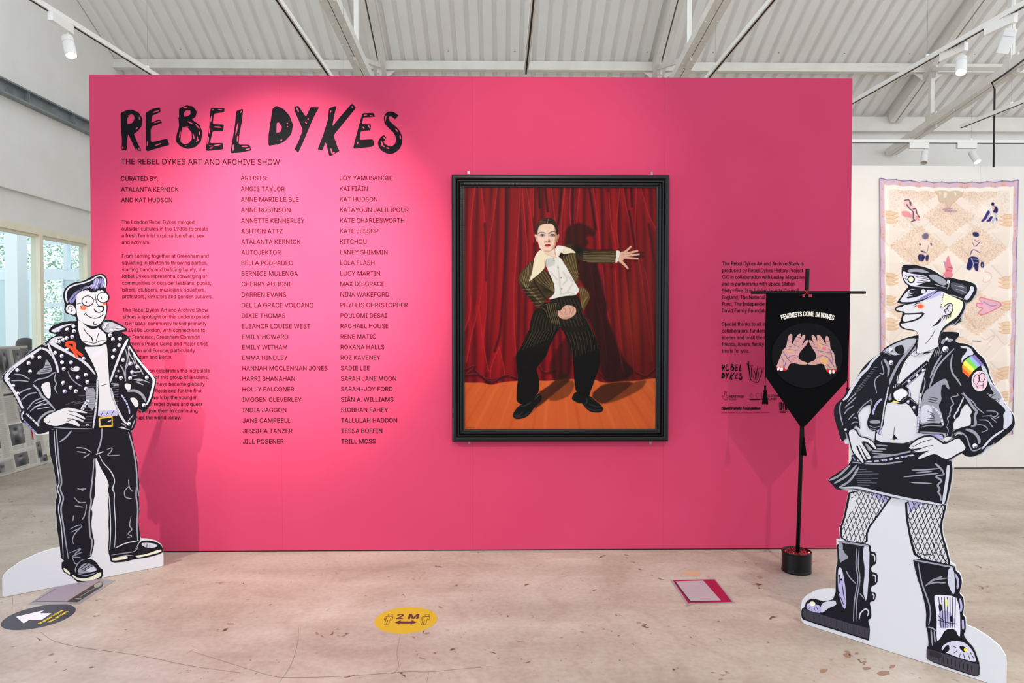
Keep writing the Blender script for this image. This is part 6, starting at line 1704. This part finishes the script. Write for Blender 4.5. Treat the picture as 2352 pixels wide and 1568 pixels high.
t = sheet_sign('laminated_sign', [(63, 1388.5), (182, 1387.5), (267, 1331.5), (153, 1327)], None, 'laminated sign with a dark photograph strip, on the floor under the left cutout')
pr = Print(FP, G_)
pr.poly('580,735 640,718 1210,712 1800,340 1250,300', (150, 137, 146), 0); pr.poly('1210,722 1390,728 1450,690 1850,440 1850,380 1790,352', (66, 62, 62), 0)
pr.poly('1690,410 1800,360 1850,390 1800,450 1700,470', (150, 146, 134), 1); pr.strokes(['1540,530 1620,520', '1350,660 1470,655', '1420,640 1780,430'], 10, (140, 138, 136)); pr.strokes(['1205,716 1790,350'], 8, (120, 72, 50), 1, 0); pr.strokes(['640,718 1210,716', '580,735 1000,490'], 6, (80, 76, 84), 1, 0)
pr.done('printed_sheet', t, 'printed sheet, lilac grey with a dark strip')

# ================================================================== QUILT
QY = Y2 - .006
qt = thing('quilt', hy(2178, 700, QY), 'pale peach quilt with a lilac border and small printed figures, pinned to the white wall', 'quilt')
QX0, QX1, QT, QB = 2020, 2338, 409, 997
qp = Painter(QX0, QT, QX1, QB, .9, (232, 216, 204))
rng2 = np.random.default_rng(5)
def WQ(s): return tp(s, W_)
nz = rng2.random(qp.img.shape[:2]).astype(np.float32)
nzb = (nz + np.roll(nz, 1, 0) + np.roll(nz, 1, 1) + np.roll(nz, (1, 1), (0, 1))) / 4
def speck(m):
    qp.put(m, (226, 202, 182), .8)
    qp.put(m * np.clip((nzb - .52) * 7, 0, 1), (206, 160, 134), .6)
def stepd(cx, cy, rx, ry, n=9):
    """stepped diamond"""
    pts = []
    for sx, sy in ((1, -1), (1, 1), (-1, 1), (-1, -1)):
        seg = []
        for k in range(n):
            a = k / n; b = (k + 1) / n
            if sx * sy < 0: seg += [(cx + sx * rx * a, cy + sy * ry * (1 - a)), (cx + sx * rx * b, cy + sy * ry * (1 - a))]
            else: seg += [(cx + sx * rx * (1 - a), cy + sy * ry * a), (cx + sx * rx * (1 - a), cy + sy * ry * b)]
        pts += seg
    return pts
cxs = [2110, 2246]; dyy = 150
for j in range(-1, 5):
    for cx_ in cxs:
        m = qp.mask(stepd(cx_, 566 + j * dyy, 66, 52), 1.2); speck(m)
    for cx_ in (2178,):
        m = qp.mask(stepd(cx_, 491 + j * dyy, 58, 44), 1.2)
        if j in (0, 2): speck(m)
for s_ in ('540,310 1090,330 1090,560 1000,700 850,830 560,820', '1610,330 2150,330 2150,600 2000,830 1620,840'):
    m = qp.mask(WQ(s_), 2) ; qp.put(m * np.clip((nzb - .5) * 6, 0, 1), (214, 178, 154), .5)
for cx_, cy_ in ((2100, 470), (2262, 470)):
    qp.blob(cx_, cy_, 26, 24, (238, 222, 212), .8)
# border
X, Yq = qp.xx, qp.yy
bm = np.clip((2031.5 - X) / 1.2, 0, 1) + np.clip((X - 2326.5) / 1.2, 0, 1) + np.clip((422.5 - Yq) / 1.2, 0, 1)
qp.put(np.clip(bm, 0, 1), (208, 178, 190), 1)
inm = np.clip((2041 - X) / 1.2, 0, 1) + np.clip((X - 2318) / 1.2, 0, 1) + np.clip((432 - Yq) / 1.2, 0, 1)
qp.put(np.clip(inm, 0, 1) * (1 - np.clip(bm, 0, 1)), (238, 226, 214), 1)
for k in range(64):
    e = rng2.random(); y = QT + 10 + (QB - QT) * rng2.random(); x = (2025.5 if rng2.random() < .5 else 2332) + rng2.normal(0, 1.5)
    if k < 14: x = QX0 + 20 + rng2.random() * 300; y = 416
    qp.blob(x, y, 3, 4.5, (222, 170, 142), .8)
    qp.blob(x + rng2.normal(0, 2), y + 3, 1.2, 1.2, (196, 90, 110), .6)
edge_ = np.clip((2021.5 - X), 0, 1) + np.clip((X - 2336.5), 0, 1) + np.clip((411 - Yq), 0, 1)
qp.put(np.clip(edge_, 0, 1), (150, 132, 172), .9)
# flame motifs on the sides and the top
def flame(x, y, k=1, sgn=1):
    for d in (-9, 0, 9):
        b = [(x, y + d * k - 5 * k), (x + sgn * 14 * k, y + d * k - 4 * k), (x + sgn * 24 * k, y + d * k + 1 * k), (x + sgn * 30 * k, y + d * k - 1.5 * k), (x + sgn * 22 * k, y + d * k + 5 * k), (x + sgn * 8 * k, y + d * k + 6 * k), (x, y + d * k + 4 * k)]
        qp.poly(b, (222, 196, 168), 1.5); qp.stroke(b, 1.1, (222, 152, 104), 1.2, .9)
for y in (496, 640, 745, 850): flame(2033, y, 1, 1); flame(2325, y + 4, 1, -1)
for y in (690, 900): flame(2033, y, .8, 1); flame(2325, y + 8, .8, -1)
b = WQ('1155,285 1160,320 1190,350 1200,430 1230,460 1290,440 1300,480 1345,540 1370,470 1420,450 1470,380 1510,370 1535,285')
qp.poly(b, (206, 184, 160), 1.5); qp.stroke(b, 1.3, (216, 152, 116), 1.2, .9)
for s_ in ('1270,300 1320,310 1300,380 1265,400', '1400,300 1440,320 1430,380', '1200,300 1235,310 1220,370'): qp.poly(WQ(s_), (230, 212, 198), 2)
# little printed figures
NV = (42, 40, 92); PKc = (222, 128, 140); PKl = (232, 190, 184)
qp.poly(WQ('690,590 760,580 830,620 840,700 800,680 720,660'), PKc, 3, .8); qp.poly(WQ('860,640 940,650 930,720 870,700'), PKc, 3, .7)
qp.poly(WQ('725,470 760,430 800,430 840,480 900,540 905,620 880,700 840,735 815,720 850,640 830,580 760,540 730,520'), PKl, 1.5)
for s_ in ('740,440 800,430 830,480', '770,500 810,560 850,600', '850,560 890,550 900,620', '850,600 850,700 880,710', '905,620 930,660', '830,735 870,715', '810,470 830,510'): qp.stroke(WQ(s_), 2.4, (66, 36, 74), 1.2, .9)
qp.poly(WQ('1905,470 1930,445 1955,460 1945,500 1920,500'), (40, 26, 76), 1.2); qp.poly(WQ('1945,490 1975,500 2005,540 2000,600 1950,600 1930,560'), (46, 30, 84), 1.2); qp.poly(WQ('1860,560 1905,580 1850,680 1790,725 1760,712 1810,660'), (64, 40, 112), 1.2)
qp.poly(WQ('1900,640 1940,650 1900,725 1830,720 1870,690'), (64, 40, 112), 1.2); qp.poly(WQ('1870,540 1910,520 1915,570 1880,580'), (206, 214, 220), 1.2); qp.stroke(WQ('1905,600 1870,640 1845,700'), 3.5, (176, 190, 204), 1.2); qp.stroke(WQ('1960,600 1985,640 1930,720'), 4.5, (176, 190, 204), 1.2); qp.poly(WQ('1920,500 1960,500 1950,560 1925,570'), (226, 178, 166), 1.2)
for s_ in ('1985,670 1990,700',): qp.stroke(WQ(s_), 3, (64, 40, 112), 1)
qp.poly(WQ('975,910 1030,875 1075,900 1060,960 1010,975 975,950'), (112, 98, 120), 3, .95); qp.poly(WQ('960,980 1090,985 1060,1120 955,1120'), (228, 204, 190), 2)
qp.poly(WQ('930,1025 960,1030 950,1050 928,1045'), NV, 1); qp.poly(WQ('1085,1020 1110,1010 1115,1045 1095,1050'), NV, 1); qp.poly(WQ('955,1120 1030,1145 1025,1160 950,1140'), NV, 1)
qp.poly(WQ('915,1165 1020,1185 1005,1275 925,1270'), NV, 1); qp.poly(WQ('1020,1200 1075,1170 1065,1270 1030,1265'), (60, 58, 100), 1.5); qp.stroke(WQ('960,1170 960,1270'), 1, (200, 190, 200), 1); qp.stroke(WQ('1060,1050 1040,1160'), .9, NV, 1, .7)
qp.poly(WQ('1662,870 1700,855 1750,870 1750,915 1700,930 1668,910'), (50, 48, 84), 1.2); qp.poly(WQ('1680,930 1730,930 1760,1000 1770,1130 1660,1180 1640,1120 1660,1000'), (230, 204, 192), 2)
for s_ in ('1690,970 1715,990 1740,970', '1660,1010 1690,1070 1760,990', '1640,1130 1670,1100 1700,1110 1760,1140', '1655,1110 1635,1170'): qp.stroke(WQ(s_), 1.6, NV, 1, .85)
qp.poly(WQ('1625,1190 1760,1205 1745,1400 1700,1390 1690,1320 1650,1390 1580,1370 1600,1280'), NV, 1); qp.stroke(WQ('1650,1220 1690,1300 1650,1380'), 1.8, (190, 186, 204), 1); qp.stroke(WQ('1670,1230 1750,1235'), 2, (150, 150, 176), 1); qp.stroke(WQ('1700,1280 1740,1280'), 1.6, (170, 168, 190), 1); qp.poly(WQ('1785,1265 1825,1270 1830,1340 1800,1355 1778,1320'), NV, 1); qp.poly(WQ('1795,1300 1815,1300 1812,1330 1798,1330'), (170, 168, 190), 1)
qp.poly(WQ('1315,1200 1335,1180 1350,1240 1365,1300 1400,1360 1375,1420 1410,1440 1380,1500 1270,1520 1265,1440 1300,1400 1265,1290 1300,1260'), PKc, 1.5); qp.stroke(WQ('1270,1275 1290,1300'), 2.5, (120, 150, 200), 1.5); qp.stroke(WQ('1320,1340 1390,1360'), 1.6, (140, 60, 120), 1.2); qp.stroke(WQ('1310,1380 1380,1400'), 1.6, (200, 60, 90), 1.2)
cap_t = tp('2268,683 2300,690 2304,700 2280,712 2256,722 2246,716 2262,704 2244,702 2245,692 2262,696 2250,684 2256,679', X_)
qp.poly(cap_t, (224, 170, 182), 1.5); qp.stroke(cap_t + cap_t[:1], 1.6, (206, 90, 126), 1.3); qp.stroke(tp('2262,690 2280,700 2292,698', X_), 1.6, (110, 120, 180), 1.3)
for s_ in ('2262,620 2278,622 2282,634 2270,645 2258,644 2260,636', '2256,772 2268,780 2280,770 2292,768 2278,782 2270,790', '2060,698 2072,706 2084,700'): qp.stroke(tp(s_, X_), 1.3, (222, 158, 164), 1.4, .9)
qp.stroke(tp('2235,781 2254,782', X_), 2, (86, 78, 110), 1.5, .8)
hgt = np.zeros(qp.img.shape[:2], np.float32)
for j in range(-1, 6):
    for cx_ in (2042, 2110, 2178, 2246, 2314):
        cy_ = 566 + j * 75 + (0 if cx_ in (2110, 2246) else 37)
        hgt = np.maximum(hgt, np.clip(1 - (np.abs(X - cx_) / 36 + np.abs(Yq - cy_) / 39), 0, 1) ** .4)
qtl, qtr, qbl, qbr = hy(2020, 409, QY), hy(2338.5, 413, QY), hy(2024, 992, QY), hy(2325, 997, QY)
sag = lambda u: .012 * (1 - np.abs(np.cos(u * math.pi * 9)) ) + .030 * (1 - (2 * u - 1) ** 2)
def quilt_fn(u, v):
    A = np.array(qtl); B = np.array(qtr); Cc = np.array(qbl); D = np.array(qbr)
    p = (A[None, None] * ((1 - u) * (1 - v))[..., None] + B[None, None] * (u * (1 - v))[..., None] + Cc[None, None] * ((1 - u) * v)[..., None] + D[None, None] * (u * v)[..., None])
    p[..., 2] -= sag(u) * (1 - v) ** 3
    p[..., 1] -= .004 + hgt * .012 + .006 * np.sin(v * 9 + u * 3) * v
    return p
cloth_q = qp.mesh('quilt_top', quilt_fn, qt, attr_mat('quilt_cotton', .9, .1))
mb = MB()
uu = np.linspace(0, 1, 40)
def rim(u, v, dy):
    A = qtl.lerp(qtr, u); B = qbl.lerp(qbr, u); p = A.lerp(B, v); p.z -= float(sag(np.array(u))) * (1 - v) ** 3; p.y = QY - dy; return p
vs = [rim(u, v, 0) for v in (0, 1) for u in uu]
mb.add(vs, [(i, i + 1, 41 + i, 40 + i) for i in range(39)], mat('quilt_lining', (222, 208, 196), .9))
top_ = [rim(u, 0, .004) for u in uu]
mb.tube(top_, .004, mat('lilac_binding', (160, 138, 178), .9), 6)
for u0 in (0, 1):
    mb.tube([rim(u0, v, .004) for v in np.linspace(0, 1, 20)], .004, MATS['lilac_binding'], 6)
mb.build('lining', qt)
mb = MB(); pinm = mat('steel_pin', (120, 110, 130), .3, .7)
for u in np.linspace(.01, .99, 10):
    p = rim(u, 0, .01); mb = MB(); mb.lathe(p, [(0, -.012), (.005, -.010), (.006, 0), (0, .003)], pinm, 10, (0, -1, 0)); mb.build('pin', qt)
PQ = Plane((0, QY - .022, 0), (0, -1, 0)); mb = MB()
for t_, p, q in (('LESBIAN', (1268, 588), (1390, 588)), ('STRENGTH', (1285, 618), (1450, 618))):
    a_ = PQ.at(WQ('%f,%f' % p)[0]); b_ = PQ.at(WQ('%f,%f' % q)[0])
    text_line(mb, t_, a_, UX, UZ, mat('purple_stitching', (168, 110, 160), .8), .014, (b_ - a_).length, .03)
mb.build('stitched_lettering', cloth_q, 'purple stitched lettering')

# ================================================================== NEWSPAPER BOARD leaning on the glazing
BX = -4.755; ly0, ly1 = 4.77, 7.20; zt_ = 1.232; xt_ = -4.955
nb = thing('newspaper_board', (BX, 6.2, 0), 'board covered in old newspaper cuttings leaning against the glazed screen', 'board')
bp = Painter(0, 0, (ly1 - ly0) * 220, 275, 1.0, (198, 194, 184))
R2 = random.Random(21)
Wp = (ly1 - ly0) * 220
def rect(x, y, w_, h_, c, fe=.7): bp.poly([(x, y), (x + w_, y), (x + w_, y + h_), (x, y + h_)], c, fe, sm=0)
def photo(x, y, w_, h_):
    rect(x, y, w_, h_, (R2.randint(96, 150),) * 3)
    for _ in range(3):
        bp.blob(x + R2.uniform(.2, .8) * w_, y + R2.uniform(.2, .8) * h_, w_ * .18, h_ * .16, (R2.choice((40, 60, 180, 200)),) * 3, .8, clipm(x, y, w_, h_))
    cx_ = x + w_ * R2.uniform(.35, .65)
    c_ = clipm(x, y, w_, h_)
    bp.blob(cx_, y + h_ * .35, w_ * .14, h_ * .14, (188, 184, 178), .95, c_); bp.blob(cx_, y + h_ * .24, w_ * .16, h_ * .09, (38, 38, 40), .9, c_); bp.blob(cx_, y + h_ * .85, w_ * .28, h_ * .32, (50, 50, 52), .9, c_)
def clipm(x, y, w_, h_): return ((bp.xx > x) & (bp.xx < x + w_) & (bp.yy > y) & (bp.yy < y + h_)).astype(np.float32)
def textcol(x, y, w_, h_):
    k = y
    while k < y + h_:
        bp.stroke([(x, k), (x + w_ * R2.uniform(.8, 1), k)], .9, (142, 140, 134), .8, .8, sm=0); k += 2.6
x = 0
while x < Wp - 20:
    y = 2; cw = R2.uniform(46, 78)
    while y < 262:
        h_ = R2.uniform(50, 100); h_ = min(h_, 273 - y)
        rect(x, y, cw - 1, h_ - 1, R2.choice([(206, 202, 192), (190, 187, 178), (212, 209, 202), (182, 178, 170)]))
        k = R2.random()
        if k < .45: photo(x + 3, y + 3, cw * .55, h_ * .7); textcol(x + cw * .62, y + 4, cw * .32, h_ - 10); textcol(x + 3, y + h_ * .8, cw * .5, h_ * .12)
        elif k < .7: photo(x + 2, y + 2, cw - 5, h_ * .8)
        else:
            rect(x + 4, y + 4, cw * .7, 4, (60, 58, 58)); textcol(x + 4, y + 14, cw * .4, h_ - 20); textcol(x + cw * .52, y + 14, cw * .4, h_ * .4); photo(x + cw * .52, y + h_ * .55, cw * .4, h_ * .38)
        y += h_
    x += cw
rect(Wp - 38, 190, 4, 24, (186, 40, 44)); photo(Wp - 30, 222, 16, 36); photo(Wp - 52, 8, 26, 46); photo(Wp - 86, 6, 18, 50)
def board_fn(u, v):
    return np.stack([xt_ + (BX - xt_) * v, ly0 + (ly1 - ly0) * u, zt_ + (.004 - zt_) * v], -1)
pg = bp.mesh('newspaper_cuttings', board_fn, nb, attr_mat('newsprint', .8, .15))
mb = MB()
v = [(BX - .002, ly0, .001), (BX - .002, ly1, .001), (xt_ - .002, ly1, zt_), (xt_ - .002, ly0, zt_)]
vs = [Vector(p) for p in v] + [Vector(p) + Vector((-.018, 0, -.002)) for p in v]
for k in (4, 5): vs[k].z = .001
mb.add(vs, [(0, 1, 2, 3), (7, 6, 5, 4), (0, 4, 5, 1), (1, 5, 6, 2), (2, 6, 7, 3), (3, 7, 4, 0)], mat('plywood', (176, 140, 98), .8))
mb.build('backing_board', nb)

# ================================================================== PERSON seated behind the glass
hp = hx(50, 790, -5.5)
px_, py2 = hp.x, hp.y
ps = thing('person', (px_, py2, 0), 'person with dark hair behind the glass, just above the newspaper board', 'person')
sk_m = bpy.data.meshes.new('body')
J = {'pel': (0, 0, .47, .13), 'sp': (0, .02, .66, .12), 'ch': (0, .05, .86, .125), 'nk': (0, .04, 1.02, .055), 'hd0': (.02, .04, 1.10, .066), 'hd': (.02, .04, 1.20, .078), 'hd1': (.02, .04, 1.27, .06)}
vsn = list(J.keys()); pts = [Vector(J[k][:3]) for k in vsn]; rad = [J[k][3] for k in vsn]
ed = [(i, i + 1) for i in range(6)]
def chain(start, ps_, rs_):
    prev = start
    for p, r in zip(ps_, rs_):
        pts.append(Vector(p)); rad.append(r); ed.append((prev, len(pts) - 1)); prev = len(pts) - 1
    return prev
for s in (-1, 1):
    k = chain(2, [(0, .05 + s * .17, .90), (.06, .05 + s * .22, .66), (.24, .05 + s * .16, .56), (.31, .05 + s * .14, .54)], [.06, .045, .035, .03])
    for q in range(5):
        chain(k, [(.36, .05 + s * .14 + (q - 2) * .018, .53), (.40 + .01 * (q % 2), .05 + s * .14 + (q - 2) * .02, .515)], [.010, .008])
    chain(0, [(.08, s * .1, .47), (.42, s * .12, .48), (.40, s * .12, .25), (.38, s * .12, .06), (.50, s * .12, .035)], [.09, .065, .05, .04, .03])
sk_m.from_pydata([p for p in pts], ed, [])
body = bpy.data.objects.new('body', sk_m); COL.objects.link(body); body.parent = ps
body.modifiers.new('skin', 'SKIN')
for i, r in enumerate(rad):
    sk_m.skin_vertices[0].data[i].radius = (r, r)
sk_m.skin_vertices[0].data[0].use_root = True
sd = body.modifiers.new('sub', 'SUBSURF'); sd.levels = 2; sd.render_levels = 2
sk_m.materials.append(mat('pale_blue_clothing', (126, 152, 178), .8))
body.rotation_euler = (0, 0, math.radians(-20))
mb = MB(); c_ = Vector((px_ + .02, py2 + .03, 1.235))
mb.lathe(c_ - Vector((0, 0, .06)), [(.085, -.01), (.094, .03), (.092, .07), (.075, .105), (.04, .125), (0, .13)], mat('dark_brown_hair', (52, 44, 42), .7), 24); mb.build('hair', ps, 'dark brown hair')
st = MB(); st.lathe((px_, py2, 0), [(0, .36), (.16, .36), (.17, .345), (.16, .33), (0, .33)], mat('stool_wood', (150, 116, 80), .6), 24)
ts = thing('stool', (px_, py2, 0), 'low wooden stool under the person behind the newspaper board', 'stool')
st.build('seat', ts)
for a in range(3):
    st = MB(); t_ = a * 2.1; st.tube([(px_ + .1 * math.cos(t_), py2 + .1 * math.sin(t_), .335), (px_ + .15 * math.cos(t_), py2 + .15 * math.sin(t_), .0)], .014, MATS['stool_wood'], 10); st.build('leg', ts)
